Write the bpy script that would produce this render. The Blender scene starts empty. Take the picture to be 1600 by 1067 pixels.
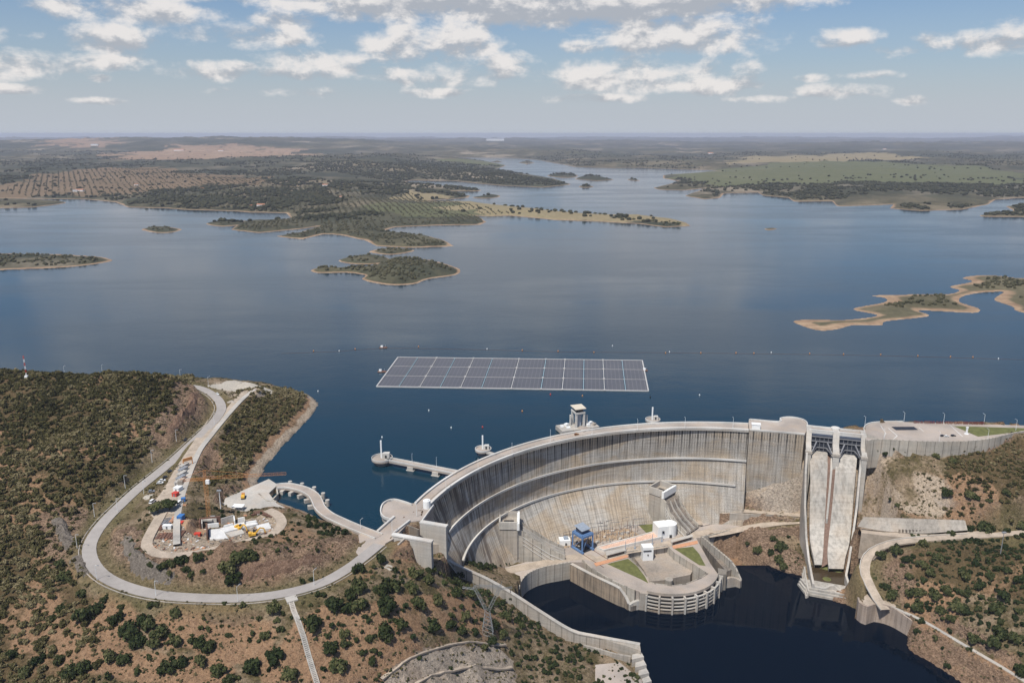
import bpy, math, random
import numpy as np
from mathutils import Vector, Matrix
from mathutils.geometry import tessellate_polygon
random.seed(7); RNG=np.random.default_rng(11)
D=bpy.data; COL=bpy.context.scene.collection
# survey frame: camera at the origin of x/y, H metres above the reservoir (z=0)
H=250.; F=1250.; PT=math.atan((533.5-209)/F); CP,SP=math.cos(PT),math.sin(PT)
def P(px,py,z=0):            # sight line -> ground point at height z (all shapes are surveyed this way)
    u=(px-800)/F; v=(py-533.5)/F; Zc=(H-z)/(SP+v*CP)
    return (u*Zc, Zc*(CP-v*SP), z)
def PP(l,z=None): return [P(*a) if z is None else P(a[0],a[1],z) for a in l]
def Q(x,y,z):
    d=H-z; Zc=y*CP+d*SP
    return 800+F*x/Zc, 533.5+F*(d*CP-y*SP)/Zc
R_=math.radians
def norm2(a):
    l=math.hypot(a[0],a[1]) or 1; return (a[0]/l,a[1]/l)
def catmull(pts,step=4.0):
    p=[np.array(a,float) for a in pts]; p=[2*p[0]-p[1]]+p+[2*p[-1]-p[-2]]; out=[]
    for i in range(1,len(p)-2):
        n=max(1,int(np.linalg.norm((p[i+1]-p[i])[:2])/step))
        for k in range(n):
            t=k/n; a,b,c,d=p[i-1],p[i],p[i+1],p[i+2]
            out.append(.5*((2*b)+(c-a)*t+(2*a-5*b+4*c-d)*t*t+(3*b-a-3*c+d)*t**3))
    out.append(p[-2]); return [tuple(o) for o in out]
def offset(line,d):          # +d = left of direction
    out=[]
    for i,p in enumerate(line):
        a=line[max(0,i-1)]; b=line[min(len(line)-1,i+1)]
        t=norm2((b[0]-a[0],b[1]-a[1])); out.append((p[0]-t[1]*d,p[1]+t[0]*d)+tuple(p[2:]))
    return out
class MB:
    def __init__(s): s.v=[]; s.f=[]; s.m=[]; s.uv={}; s.mi=0; s.org=(0,0,0)
    def add(s,vs,fs,uvs=None):
        o=len(s.v); s.v+= [tuple(map(float,v)) for v in vs]
        for i,f in enumerate(fs):
            if uvs: s.uv[len(s.f)]=uvs[i]
            s.f.append(tuple(o+k for k in f)); s.m.append(s.mi)
        return s
    def box(s,c,sz,rz=0,z0=False):   # c centre (z0: base centre)
        x,y,z=sz[0]/2,sz[1]/2,sz[2]/2; cz=c[2]+(z if z0 else 0); cr,sr=math.cos(rz),math.sin(rz)
        vs=[(c[0]+a*x*cr-b*y*sr, c[1]+a*x*sr+b*y*cr, cz+d*z) for d in(-1,1) for a,b in((-1,-1),(1,-1),(1,1),(-1,1))]
        return s.add(vs,[(3,2,1,0),(4,5,6,7),(0,1,5,4),(1,2,6,5),(2,3,7,6),(3,0,4,7)])
    def prism(s,poly,z0,z1,top=True,bot=False,holes=()):
        # poly list of xy; z1 number or list of heights
        n=len(poly); zt=z1 if hasattr(z1,'__len__') else [z1]*n; zb=z0 if hasattr(z0,'__len__') else [z0]*n
        area=sum(poly[i][0]*poly[(i+1)%n][1]-poly[(i+1)%n][0]*poly[i][1] for i in range(n))
        if area<0: poly=poly[::-1]; zt=zt[::-1]; zb=zb[::-1]
        o=len(s.v)
        vs=[(p[0],p[1],zb[i]) for i,p in enumerate(poly)]+[(p[0],p[1],zt[i]) for i,p in enumerate(poly)]
        fs=[(i,(i+1)%n,n+(i+1)%n,n+i) for i in range(n)]
        s.add(vs,fs); loops=[[Vector((p[0],p[1],0)) for p in poly]]; idx=list(range(o+n,o+2*n))
        for h in holes:
            m=len(h); ar=sum(h[i][0]*h[(i+1)%m][1]-h[(i+1)%m][0]*h[i][1] for i in range(m))
            if ar>0: h=h[::-1]
            zz=zt[0]; o2=len(s.v)
            s.add([(p[0],p[1],zb[0]) for p in h]+[(p[0],p[1],zz) for p in h],[(i,(i+1)%m,m+(i+1)%m,m+i) for i in range(m)])
            loops.append([Vector((p[0],p[1],0)) for p in h]); idx+=list(range(o2+m,o2+2*m))
        if top:
            for t in tessellate_polygon(loops):
                a,b,c=[idx[k] for k in t]; A,B,C=[s.v[k] for k in (a,b,c)]
                cr=(B[0]-A[0])*(C[1]-A[1])-(B[1]-A[1])*(C[0]-A[0])
                s.f.append((a,b,c) if cr>0 else (a,c,b)); s.m.append(s.mi)
        if bot: s.f.append(tuple(range(o+n-1,o-1,-1))); s.m.append(s.mi)
        return s
    def tube(s,p0,p1,r0,r1=None,n=6,caps=True):
        r1=r0 if r1 is None else r1; a=Vector(p0); b=Vector(p1); d=(b-a)
        if d.length<1e-6: return s
        d.normalize(); u=d.cross(Vector((0,0,1)) if abs(d.z)<.9 else Vector((1,0,0))).normalized(); w=d.cross(u)
        vs=[]
        for c,r in((a,r0),(b,r1)):
            for k in range(n):
                t=2*math.pi*(k+.5)/n; vs.append(tuple(c+u*math.cos(t)*r+w*math.sin(t)*r))
        fs=[(k,n+k,n+(k+1)%n,(k+1)%n) for k in range(n)]
        if caps: fs+=[tuple(range(n)),tuple(range(2*n-1,n-1,-1))]
        return s.add(vs,fs)
    def beam(s,p0,p1,w,h): # rectangular section
        a=Vector(p0); b=Vector(p1); d=(b-a).normalized()
        u=d.cross(Vector((0,0,1)))
        if u.length<1e-3: u=Vector((1,0,0))
        u.normalize(); q=u.cross(d)
        vs=[tuple(c+u*i*w/2+q*j*h/2) for c in(a,b) for i,j in((-1,-1),(1,-1),(1,1),(-1,1))]
        return s.add(vs,[(0,1,2,3),(7,6,5,4),(1,0,4,5),(2,1,5,6),(3,2,6,7),(0,3,7,4)])
    def strip(s,A,B,uvs=False,closed=False,vlen=1.0):
        # surface between two polylines (A right, B left when walking forward => faces up)
        n=len(A); o=len(s.v); s.v+=[tuple(map(float,a)) for a in A]+[tuple(map(float,b)) for b in B]; L=0
        for i in range(n-1+(1 if closed else 0)):
            j=(i+1)%n; d=math.dist(A[i],A[j])
            if uvs: s.uv[len(s.f)]=[(L,A[i][2]),(L+d,A[j][2]),(L+d,B[j][2]),(L,B[i][2])]
            L+=d; s.f.append((o+i,o+j,o+n+j,o+n+i)); s.m.append(s.mi)
        return s
    def wall(s,line,th,z0,z1,caps=True):
        # wall of thickness th centred on line; z0,z1 scalar or per-point
        n=len(line); a=offset(line,-th/2); b=offset(line,th/2)
        zt=z1 if hasattr(z1,'__len__') else [z1]*n; zb=z0 if hasattr(z0,'__len__') else [z0]*n
        at=[(p[0],p[1],zt[i]) for i,p in enumerate(a)]; bt=[(p[0],p[1],zt[i]) for i,p in enumerate(b)]
        ab=[(p[0],p[1],zb[i]) for i,p in enumerate(a)]; bb=[(p[0],p[1],zb[i]) for i,p in enumerate(b)]
        s.strip(at,bt); s.strip(ab,at,uvs=True); s.strip(bt,bb,uvs=True); s.strip(bb,ab)
        if caps:
            s.add([ab[0],at[0],bt[0],bb[0]],[(0,1,2,3)]); s.add([ab[-1],bb[-1],bt[-1],at[-1]],[(0,1,2,3)])
        return s
    def sweep(s,line,prof,closed=False):
        # prof: list of (offset_left, dz) closed profile counter-clockwise seen looking along the line
        rows=[]
        for o_,dz in prof:
            rows.append([(p[0],p[1],p[2]+dz) for p in offset(line,o_)])
        for k in range(len(rows)): s.strip(rows[k],rows[(k+1)%len(rows)],uvs=True,closed=closed)
        if not closed:
            s.add([r[0] for r in rows],[tuple(range(len(rows)-1,-1,-1))]); s.add([r[-1] for r in rows],[tuple(range(len(rows)))])
        return s
    def cyl(s,c,r,h,n=16,r1=None,a0=0,cap=True): # base centre
        r1=r if r1 is None else r1
        vs=[(c[0]+rr*math.cos(a0+2*math.pi*k/n),c[1]+rr*math.sin(a0+2*math.pi*k/n),z) for rr,z in((r,c[2]),(r1,c[2]+h)) for k in range(n)]
        fs=[(k,(k+1)%n,n+(k+1)%n,n+k) for k in range(n)]
        if cap: fs+=[tuple(range(n,2*n)),tuple(range(n-1,-1,-1))]
        return s.add(vs,fs)
    def build(s,name,mat,parent=None,loc=None,world=True,smooth=False):
        me=D.meshes.new(name)
        if parent is not None and loc is None: loc=(0,0,0); org=root_loc(parent) if world else (0,0,0)
        elif loc is None:
            xs=[v[0] for v in s.v]; ys=[v[1] for v in s.v]
            loc=((min(xs)+max(xs))/2,(min(ys)+max(ys))/2,min(v[2] for v in s.v)) if world else (0,0,0); org=loc
        else: org=loc if world else (0,0,0)
        me.from_pydata([(v[0]-org[0],v[1]-org[1],v[2]-org[2]) for v in s.v],[],s.f)
        mats=mat if isinstance(mat,(list,tuple)) else [mat]
        for m in mats: me.materials.append(m)
        if len(mats)>1: me.polygons.foreach_set('material_index',s.m)
        if s.uv:
            uv=me.uv_layers.new(name='UVMap')
            for p in me.polygons:
                q=s.uv.get(p.index)
                if q:
                    for k,li in enumerate(p.loop_indices): uv.data[li].uv=q[k]
        if smooth: me.polygons.foreach_set('use_smooth',[True]*len(me.polygons))
        me.update(); ob=D.objects.new(name,me); COL.objects.link(ob)
        if parent is not None: ob.parent=parent
        else: ob.location=loc
        return ob
def root_loc(o):
    l=Vector((0,0,0))
    while o is not None: l=l+o.location; o=o.parent
    return l
def tag(o,label=None,cat=None,group=None,kind=None):
    if label: o['label']=label
    if cat: o['category']=cat
    if group: o['group']=group
    if kind: o['kind']=kind
    return o
def thing(name,label,cat,loc=(0,0,0),rz=0,group=None):
    o=D.objects.new(name,None); COL.objects.link(o); o.location=loc; o.rotation_euler=(0,0,rz); o.empty_display_size=1
    return tag(o,label,cat,group)
def dup(o,parent=None,**kw):
    c=o.copy(); COL.objects.link(c)
    if parent is not None: c.parent=parent
    for k in list(D_CH.get(o.name,[])): D_CH.setdefault(c.name,[]).append(dup(k,c).name and k)
    return c
D_CH={}
def dupt(o,loc,rz=None,label=None,scale=None,group=None):
    def rec(a,par):
        c=a.copy(); COL.objects.link(c)
        if par is not None: c.parent=par
        for k in KIDS(a): rec(k,c)
        return c
    c=rec(o,None); c.location=loc
    if rz is not None: c.rotation_euler=(0,0,rz)
    if label: c['label']=label
    if group: c['group']=group
    if scale: c.scale=scale
    return c
def KIDS(a): return list(a.children)
def uvgrid(name,Xg,Yg,Zg,mat,kind=None,smooth=True,attrs=None,keep=None):
    # structured grid (rows i, cols j) -> mesh
    r,c=Xg.shape; co=np.stack([Xg,Yg,Zg],-1).reshape(-1,3).astype(np.float32)
    i=np.arange(r-1)[:,None]*c+np.arange(c-1)[None,:]
    q=np.stack([i,i+1,i+c+1,i+c],-1)
    if keep is not None: q=q[keep]
    q=q.reshape(-1,4); used=None
    if keep is not None:
        u,inv=np.unique(q,return_inverse=True); co=co[u]; q=inv.reshape(-1,4); used=u
    me=mesh_np(name,co,q,mat,smooth)
    if attrs:
        for k,a in attrs.items():
            a=a.reshape(-1,a.shape[-1]) if a.ndim==3 else a.reshape(-1)
            if used is not None: a=a[used]
            if a.ndim==2:
                at=me.color_attributes.new(k,'FLOAT_COLOR','POINT'); at.data.foreach_set('color',a.astype(np.float32).ravel())
            else:
                at=me.attributes.new(k,'FLOAT','POINT'); at.data.foreach_set('value',a.astype(np.float32))
    ob=D.objects.new(name,me); COL.objects.link(ob); tag(ob,kind=kind); return ob
def mesh_np(name,co,q,mat,smooth=False):
    me=D.meshes.new(name); n=len(co); m=len(q); k=q.shape[1]
    me.vertices.add(n); me.vertices.foreach_set('co',np.ascontiguousarray(co,dtype=np.float32).ravel())
    me.loops.add(m*k); me.loops.foreach_set('vertex_index',q.astype(np.int32).ravel())
    me.polygons.add(m); me.polygons.foreach_set('loop_start',(np.arange(m)*k).astype(np.int32))
    me.polygons.foreach_set('loop_total',np.full(m,k,np.int32))
    if smooth: me.polygons.foreach_set('use_smooth',np.ones(m,bool))
    if mat: me.materials.append(mat)
    me.update(calc_edges=True); return me
# ---- numpy noise -----------------------------------------------------------
_LAT=np.random.default_rng(3).random((512,512))
def vnoise(x,y):
    xi=np.floor(x).astype(int); yi=np.floor(y).astype(int); fx=x-xi; fy=y-yi
    fx=fx*fx*(3-2*fx); fy=fy*fy*(3-2*fy); a=_LAT[xi&511,yi&511]; b=_LAT[(xi+1)&511,yi&511]
    c=_LAT[xi&511,(yi+1)&511]; d=_LAT[(xi+1)&511,(yi+1)&511]
    return (a*(1-fx)+b*fx)*(1-fy)+(c*(1-fx)+d*fx)*fy
def fbm(x,y,s,o=4,seed=0):
    x=np.asarray(x,float)/s+seed*17.3; y=np.asarray(y,float)/s+seed*31.7; t=0; a=.5; n=0
    for k in range(o): t=t+a*vnoise(x,y); n+=a; a*=.5; x=x*2.03+5.1; y=y*2.03+3.7
    return t/n
def seg_dist(X,Y,line,z=False):
    best=np.full(X.shape,1e9); bz=np.zeros(X.shape)
    for a,b in zip(line[:-1],line[1:]):
        dx,dy=b[0]-a[0],b[1]-a[1]; L=dx*dx+dy*dy or 1e-9
        t=np.clip(((X-a[0])*dx+(Y-a[1])*dy)/L,0,1)
        d=np.hypot(X-a[0]-t*dx,Y-a[1]-t*dy); m=d<best; best=np.where(m,d,best)
        if z: bz=np.where(m,a[2]+t*(b[2]-a[2]),bz)
    return (best,bz) if z else best
def inside(X,Y,poly):
    c=np.zeros(X.shape,bool); n=len(poly)
    for i in range(n):
        x1,y1=poly[i][0],poly[i][1]; x2,y2=poly[(i+1)%n][0],poly[(i+1)%n][1]
        if y1==y2: continue
        m=((y1>Y)!=(y2>Y))&(X<(x2-x1)*(Y-y1)/(y2-y1)+x1); c^=m
    return c
class TPS:
    def __init__(s,pts,lam=0.):
        p=np.array(pts,float); s.c=p[:,:2]/100; n=len(p); r=np.linalg.norm(s.c[:,None]-s.c[None],axis=2)
        K=s.k(r)+lam*np.eye(n); A=np.zeros((n+3,n+3)); A[:n,:n]=K; A[:n,n]=A[n,:n]=1; A[:n,n+1:]=s.c; A[n+1:,:n]=s.c.T
        s.w=np.linalg.solve(A,np.r_[p[:,2],0,0,0])
    def k(s,r): return np.where(r>0,r*r*np.log(r+1e-12),0)
    def __call__(s,X,Y):
        X=np.asarray(X,float)/100; Y=np.asarray(Y,float)/100; n=len(s.c); out=s.w[n]+s.w[n+1]*X+s.w[n+2]*Y
        for i in range(n): out=out+s.w[i]*s.k(np.hypot(X-s.c[i,0],Y-s.c[i,1]))
        return out
# ---- materials -------------------------------------------------------------
class NT:
    def __init__(s,m): s.t=m.node_tree; s.n=s.t.nodes; s.l=s.t.links
    def new(s,ty,**kw):
        n=s.n.new(ty)
        for k,v in kw.items():
            if k.startswith('i_'):
                key=k[2:]; key=int(key) if key.isdigit() else key.replace('_',' ')
                s.set(n.inputs[key],v)
            else: setattr(n,k,v)
        return n
    def set(s,inp,v):
        if hasattr(v,'bl_idname') and 'Socket' in v.bl_idname: s.l.new(v,inp)
        elif isinstance(v,bpy.types.Node): s.l.new(v.outputs[0],inp)
        else:
            if inp.type=='RGBA' and len(v)==3: v=tuple(v)+(1,)
            inp.default_value=v
    def math(s,op,a,b=None,c=None,clamp=False):
        n=s.n.new('ShaderNodeMath'); n.operation=op; n.use_clamp=clamp; s.set(n.inputs[0],a)
        if b is not None: s.set(n.inputs[1],b)
        if c is not None: s.set(n.inputs[2],c)
        return n.outputs[0]
    def vmath(s,op,a,b=None):
        n=s.n.new('ShaderNodeVectorMath'); n.operation=op; s.set(n.inputs[0],a)
        if b is not None: s.set(n.inputs[1],b)
        return n.outputs[0]
    def noise(s,vec,scale,detail=4,rough=.55,dist=0,dims='3D'):
        n=s.n.new('ShaderNodeTexNoise'); n.noise_dimensions=dims; s.set(n.inputs['Vector'],vec)
        n.inputs['Scale'].default_value=scale; n.inputs['Detail'].default_value=detail; n.inputs['Roughness'].default_value=rough; n.inputs['Distortion'].default_value=dist
        return n.outputs['Fac']
    def ramp(s,fac,stops,interp='LINEAR'):
        n=s.n.new('ShaderNodeValToRGB'); n.color_ramp.interpolation=interp; s.set(n.inputs[0],fac)
        e=n.color_ramp.elements
        while len(e)<len(stops): e.new(.5)
        for k,(p,c) in enumerate(stops):
            e[k].position=p; e[k].color=(c,c,c,1) if not hasattr(c,'__len__') else tuple(c)+(1,)
        return n.outputs[0]
    def mix(s,fac,a,b,mode='MIX'):
        n=s.n.new('ShaderNodeMix'); n.data_type='RGBA'; n.blend_type=mode
        s.set(n.inputs[0],fac); s.set(n.inputs[6],a); s.set(n.inputs[7],b); return n.outputs[2]
    def scale(s,vec,v):
        n=s.n.new('ShaderNodeMapping'); n.vector_type='POINT'; s.set(n.inputs[0],vec); n.inputs['Scale'].default_value=v; return n.outputs[0]
    def sm(s,x,a,b):
        n=s.n.new('ShaderNodeMapRange'); n.interpolation_type='SMOOTHSTEP'; s.set(n.inputs[0],x); n.inputs[1].default_value=a; n.inputs[2].default_value=b; return n.outputs[0]
def newmat(name,rough=.8,metal=0,spec=.3):
    m=D.materials.new(name); m.use_nodes=True; t=NT(m); b=t.n['Principled BSDF']
    b.inputs['Roughness'].default_value=rough; b.inputs['Metallic'].default_value=metal; b.inputs['Specular IOR Level'].default_value=spec
    return m,t,b
def tc(t,w='Object'): return t.new('ShaderNodeTexCoord').outputs[w]
def wpos(t): return t.new('ShaderNodeNewGeometry').outputs['Position']
def plain(name,c,rough=.7,metal=0,var=.25,scale=.6,spec=.3):
    m,t,b=newmat(name,rough,metal,spec); o=wpos(t)
    n=t.noise(o,scale,4,.6); n2=t.noise(o,scale*7,3,.6)
    f=t.math('ADD',t.math('MULTIPLY',n,.65),t.math('MULTIPLY',n2,.35))
    k=t.ramp(f,[(.3,1-var),(.7,1+var*.6)])
    t.set(b.inputs['Base Color'],t.mix(1,c,k,'MULTIPLY')); return m
def concrete(name,base=(.38,.335,.285),dark=.5,streak=.8,joint=0,scale=1.0,fineamp=.13):
    # concrete with vertical weather streaks, pour lines, blotches; driven by world position
    m,t,b=newmat(name,.9,0,.2); o=wpos(t)
    st=t.noise(t.scale(o,(.55,.55,.035)),1.0*scale,5,.62)
    bl=t.noise(o,.045*scale,5,.6); fine=t.noise(o,1.3*scale,3,.7)
    pour=t.noise(t.scale(o,(.02,.02,.7)),1.0,3,.7)
    s1=t.ramp(st,[(.36,dark),(.56,1.0),(.75,1.08)])
    s2=t.ramp(bl,[(.3,.72),(.62,1.1)]); s3=t.ramp(fine,[(.25,1-fineamp),(.75,1+fineamp*.8)]); s4=t.ramp(pour,[(.35,.86),(.6,1.04)])
    c=t.mix(streak,base,s1,'MULTIPLY'); c=t.mix(1,c,s2,'MULTIPLY'); c=t.mix(1,c,s3,'MULTIPLY'); c=t.mix(.8,c,s4,'MULTIPLY')
    tint=t.noise(o,.09*scale,3,.5); c=t.mix(t.ramp(tint,[(.45,0.),(.7,.35)]),c,(.34,.25,.17))
    if joint:
        uv=t.new('ShaderNodeUVMap').outputs[0]; sx=t.new('ShaderNodeSeparateXYZ'); t.set(sx.inputs[0],uv)
        fr=t.math('FRACT',t.math('DIVIDE',sx.outputs[0],joint)); d=t.math('ABSOLUTE',t.math('SUBTRACT',fr,.5))
        c=t.mix(t.math('MULTIPLY',t.math('GREATER_THAN',d,.5-.3/joint),.6),c,(.09,.08,.07))
    t.set(b.inputs['Base Color'],c)
    bp=t.new('ShaderNodeBump'); bp.inputs['Strength'].default_value=.3; bp.inputs['Distance'].default_value=.3; t.set(bp.inputs['Height'],fine); t.l.new(bp.outputs[0],b.inputs['Normal'])
    return m
M={}
M['conc']=concrete('weathered_concrete',(.40,.36,.31),streak=.5)
M['conc_j']=concrete('jointed_concrete',(.42,.385,.34),joint=9,streak=.5)
M['conc_l']=concrete('pale_concrete',(.48,.45,.405),dark=.75,streak=.45)
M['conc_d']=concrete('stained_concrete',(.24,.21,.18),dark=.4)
M['deck']=concrete('deck_paving',(.40,.345,.30),dark=.9,streak=.3)
M['parapet']=concrete('parapet_concrete',(.62,.60,.56),dark=.8,streak=.3)
M['chute']=concrete('chute_concrete',(.47,.435,.385),dark=.6,streak=.8,scale=.7,fineamp=.06)
M['asphalt']=plain('grey_asphalt',(.34,.31,.285),.9,var=.2,scale=.05)
M['gravel_road']=plain('compacted_gravel',(.42,.345,.27),.95,var=.4,scale=.16)
M['white']=plain('white_paint',(.78,.78,.76),.5,var=.06)
M['steel']=plain('galvanised_steel',(.42,.43,.44),.45,.5,var=.15)
M['gate']=plain('dark_gate_steel',(.028,.032,.042),.55,.2,var=.3)
M['gateframe']=plain('gate_frame_steel',(.20,.20,.21),.6,.1)
M['blue']=plain('blue_crane_paint',(.11,.20,.37),.45,0,var=.2)
M['bluegrey']=plain('grey_sheet_roof',(.33,.38,.45),.5,.2)
M['orange']=plain('orange_paint',(.55,.24,.08),.5,var=.2)
M['yellow']=plain('yellow_machine_paint',(.72,.42,.06),.5,var=.25)
M['red']=plain('red_container_paint',(.55,.06,.04),.5)
M['blueb']=plain('blue_container_paint',(.05,.17,.42),.5)
M['black']=plain('black_rubber',(.02,.02,.02),.8)
M['glass']=plain('dark_glass',(.02,.025,.03),.08,0,var=.1,spec=.8)
M['grass']=plain('dry_grass',(.13,.135,.045),.95,var=.5,scale=.25)
M['terra']=plain('terracotta_floor',(.55,.28,.16),.85,var=.2)
M['pinkfloor']=plain('pale_pink_roofing',(.66,.48,.38),.9,var=.25,scale=.5)
M['rust']=plain('rusty_steel',(.16,.085,.06),.8,var=.4)
M['redletter']=plain('dark_red_letter_paint',(.16,.03,.03),.6)
M['rockgrey']=plain('grey_rubble',(.33,.31,.28),.95,var=.4,scale=.8)
M['darkhole']=plain('dark_opening_shade',(.045,.042,.04),.6)  # dark colour stands in for the shade inside openings and recesses
# ---- surveyed lines --------------------------------------------------------
ROAD=catmull(PP([(262,602,24.6),(300,603.5,24),(320,609,23.5),(338,621,23),(346,636,22),(340,651,21),(325,668,20),(302,690,18.5),(275,715,17),(245,740,15.5),(216,763,14),(190,787,12),(165,812,10),(147,836,8),(139,858,7),(146,882,6),(168,903,5),(210,920,4.5),(270,931,4),(370,934,4),(440,927,4),(500,911,4),(543,888,4),(570,868,4),(592,850,4)]),5)
TRACK=catmull(PP([(398,608,23.5),(380,622,22.5),(362,641,21.5),(344,662,20.5),(328,682,19.6),(314,700,19),(303,722,18.5),(295,742,18),(286,768,17.5),(279,795,17),(276,820,16.3),(276,850,15)]),5)
DIRT=catmull(PP([(382,612,22.5),(368,628,21.8),(350,650,20.8),(332,672,19.8),(312,695,18.8),(296,716,18.3),(283,742,17.9),(270,768,17.4),(256,795,17),(245,815,16.5),(234,835,15.5),(229,852,14.5),(244,864,14),(275,867,13.5),(320,861,13),(365,850,12),(400,842,11.5),(428,832,11),(440,818,10.5),(434,804,9.8),(418,796,9)]),5)
BANKRD=catmull(PP([(1650,826,-40),(1590,832,-42),(1540,836,-44),(1480,839,-46),(1430,843,-47),(1390,849,-50),(1364,861,-56),(1353,878,-61),(1353,898,-66),(1362,918,-71),(1372,936,-74.5),(1384,952,-76)]),5)
PATH=catmull(PP([(1392,947,-76),(1440,968,-75),(1500,1003,-74),(1560,1038,-73),(1620,1075,-73)]),6)
WALLT=PP([(684,866,-29),(720,885,-38),(760,903,-47),(800,926,-56),(845,955,-66.5),(893,984,-76),(930,993,-76.5),(1000,1006,-77)])
CC=(150.,430.)
def ang(p): return math.degrees(math.atan2(p[1]-CC[1],p[0]-CC[0]))
def arcfit(pts,z,deg=3):
    W=[P(a,b,z) for a,b in pts]; th=[math.radians(ang(w)) for w in W]; r=[math.hypot(w[0]-CC[0],w[1]-CC[1]) for w in W]
    return np.poly1d(np.polyfit(th,r,deg))
R_DN=arcfit([(670,787.5),(700,765),(747.5,736),(800,711),(860,690),(925,679.5),(992.5,672.5),(1070,669),(1142,670),(1171,671)],5)
R_UP=arcfit([(645,785),(720,735),(780,707),(830,687.5),(892,674),(925,669),(995,662.5),(1070,661),(1169,660)],5)
Z1,Z2=-23.5,-44.
R_W1=arcfit([(702,829),(760,785),(800,763.5),(840,745),(880,733),(960,722),(1020,717.5),(1070,716),(1120,718),(1169,720)],Z1)
R_W2=arcfit([(725,864),(760,830),(783,812),(808,795),(850,773),(900,763),(950,757),(1010,754),(1060,753),(1100,755),(1147,757.5)],Z2)
def arcpt(th,r,z): t=math.radians(th); return (CC[0]+r*math.cos(t),CC[1]+r*math.sin(t),z)
TH0=ang(P(668,789,5)); TH1=ang(P(1170,671,5))
def arcline(poly,z,d=0,t0=None,t1=None,n=90):
    t0=TH0 if t0 is None else t0; t1=TH1 if t1 is None else t1
    return [arcpt(t,float(poly(math.radians(t)))+d,z) for t in np.linspace(t0,t1,n)]
DAMMID=arcline(R_UP,0,-3,n=30)
# ---- near terrain ----------------------------------------------------------
LAKE=[(-3000,930,0),(-900,860,0),(-700,830,0),(-450,805,0),(-320,795,0),(-240,778,0),(-200,752,0)]+PP([(500,630),(488,650),(462,678),(440,700),(420,725),(409,741),(404,752),(408,770),(415,783),(445,787),(475,797),(495,806),(530,822),(560,830),(592,834)],0)
NPOLY=[p[:2] for p in LAKE]+[(-60,500)]+[p[:2] for p in WALLT]+[P(1012,1067,-90)[:2],P(1000,1200,-90)[:2],(60,200),(60,-700),(-3100,-700)]
LRIV=[WALLT[-1],P(1003,1040,-90),P(1012,1067,-90),P(1005,1200,-90),(70,200,-90),(70,-700,-90)]
RSH=PP([(1150,856),(1163,864),(1196,882),(1223,895),(1252,900),(1262,925),(1335,950),(1345,967),(1372,979),(1400,1003),(1440,1029),(1490,1059),(1550,1098),(1700,1200)],-90)+[(330,200,-90),(330,-700,-90)]
RIVER=[p[:2] for p in WALLT[3:]]+[p[:2] for p in LRIV[1:]]+[p[:2] for p in RSH[::-1]]+[P(1165,832,-76)[:2],P(1096,838,-76)[:2],P(1000,865,-76)[:2],P(900,872,-76)[:2],P(820,886,-76)[:2]]
RNORTH=[p[:2] for p in DAMMID]+[(207,655),(300,652)]+[P(1352,668,4)[:2],P(1372,660,4)[:2],P(1410,658,4)[:2],P(1470,659,4)[:2],P(1540,661,4)[:2],P(1600,664,4)[:2],P(1700,668,4)[:2],(900,690),(3000,760)]
def off(l,d,dz): return [(p[0],p[1],p[2]+dz) for p in offset(l,d)]
CN=[(x,y+34,z-15) for x,y,z in PP([(-60,581,46),(0,582,46),(60,585,46),(130,587,45),(200,587,43),(260,591,40)])]+PP([(-60,581,46),(0,582,46),(60,585,46),(130,587,45),(200,587,43),(260,591,40),(290,596,35),(420,606,17),(460,614,9),(490,625,3),(280,600,33),
 (-200,580,46),(-300,700,35),(-300,900,2),(-200,1200,-22),(200,1300,-30),(500,1250,-42),(800,1250,-76),
 (0,650,38),(100,650,40),(200,632,41),(240,640,38),(250,665,31),(268,640,36),(285,615,34),(0,750,20),(100,750,23),(180,738,23),(0,850,3),(60,850,5),(100,820,10),(95,790,14),
 (0,950,-6),(80,930,-2),(0,1067,-14),(130,1000,-7),(130,1067,-13),(250,1067,-15),(300,990,-4),(400,990,-5),(400,1067,-15),(500,1067,-18),(500,1000,-7),
 (600,1000,-14),(600,1067,-30),(560,935,0),(620,900,-1),(590,880,3),(640,905,-6),(690,960,-22),(700,1010,-34),(700,1067,-45),(760,960,-44),(800,1010,-62),(800,1067,-68),(870,1020,-75),(930,1060,-84),(960,1040,-84),
 (620,862,1),(650,880,-8),(665,885,-16),
 (430,640,12),(400,680,11),(370,720,11),(345,760,12),(330,790,12),(385,755,5),(400,775,5),(440,792,5),(480,805,6),
 (500,830,9),(535,842,8),(450,858,13),(490,852,12),(420,870,13),(350,880,14),(300,885,14),(250,885,13),(215,870,13),(205,840,14),(215,815,15),(228,790,16),(250,760,17),(420,820,11),(360,825,9),(300,820,13),
 (320,838,9.5),(400,822,9.5),(555,852,6),(480,895,7),(420,905,6),(340,915,6),(260,912,7),(205,900,8),(180,880,9),(172,850,11),(185,820,13),(210,795,14)])
CN+=off(ROAD[::8],0,-.2)+off(ROAD[::10],9,-.5)+off(WALLT,-3,-8)
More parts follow.
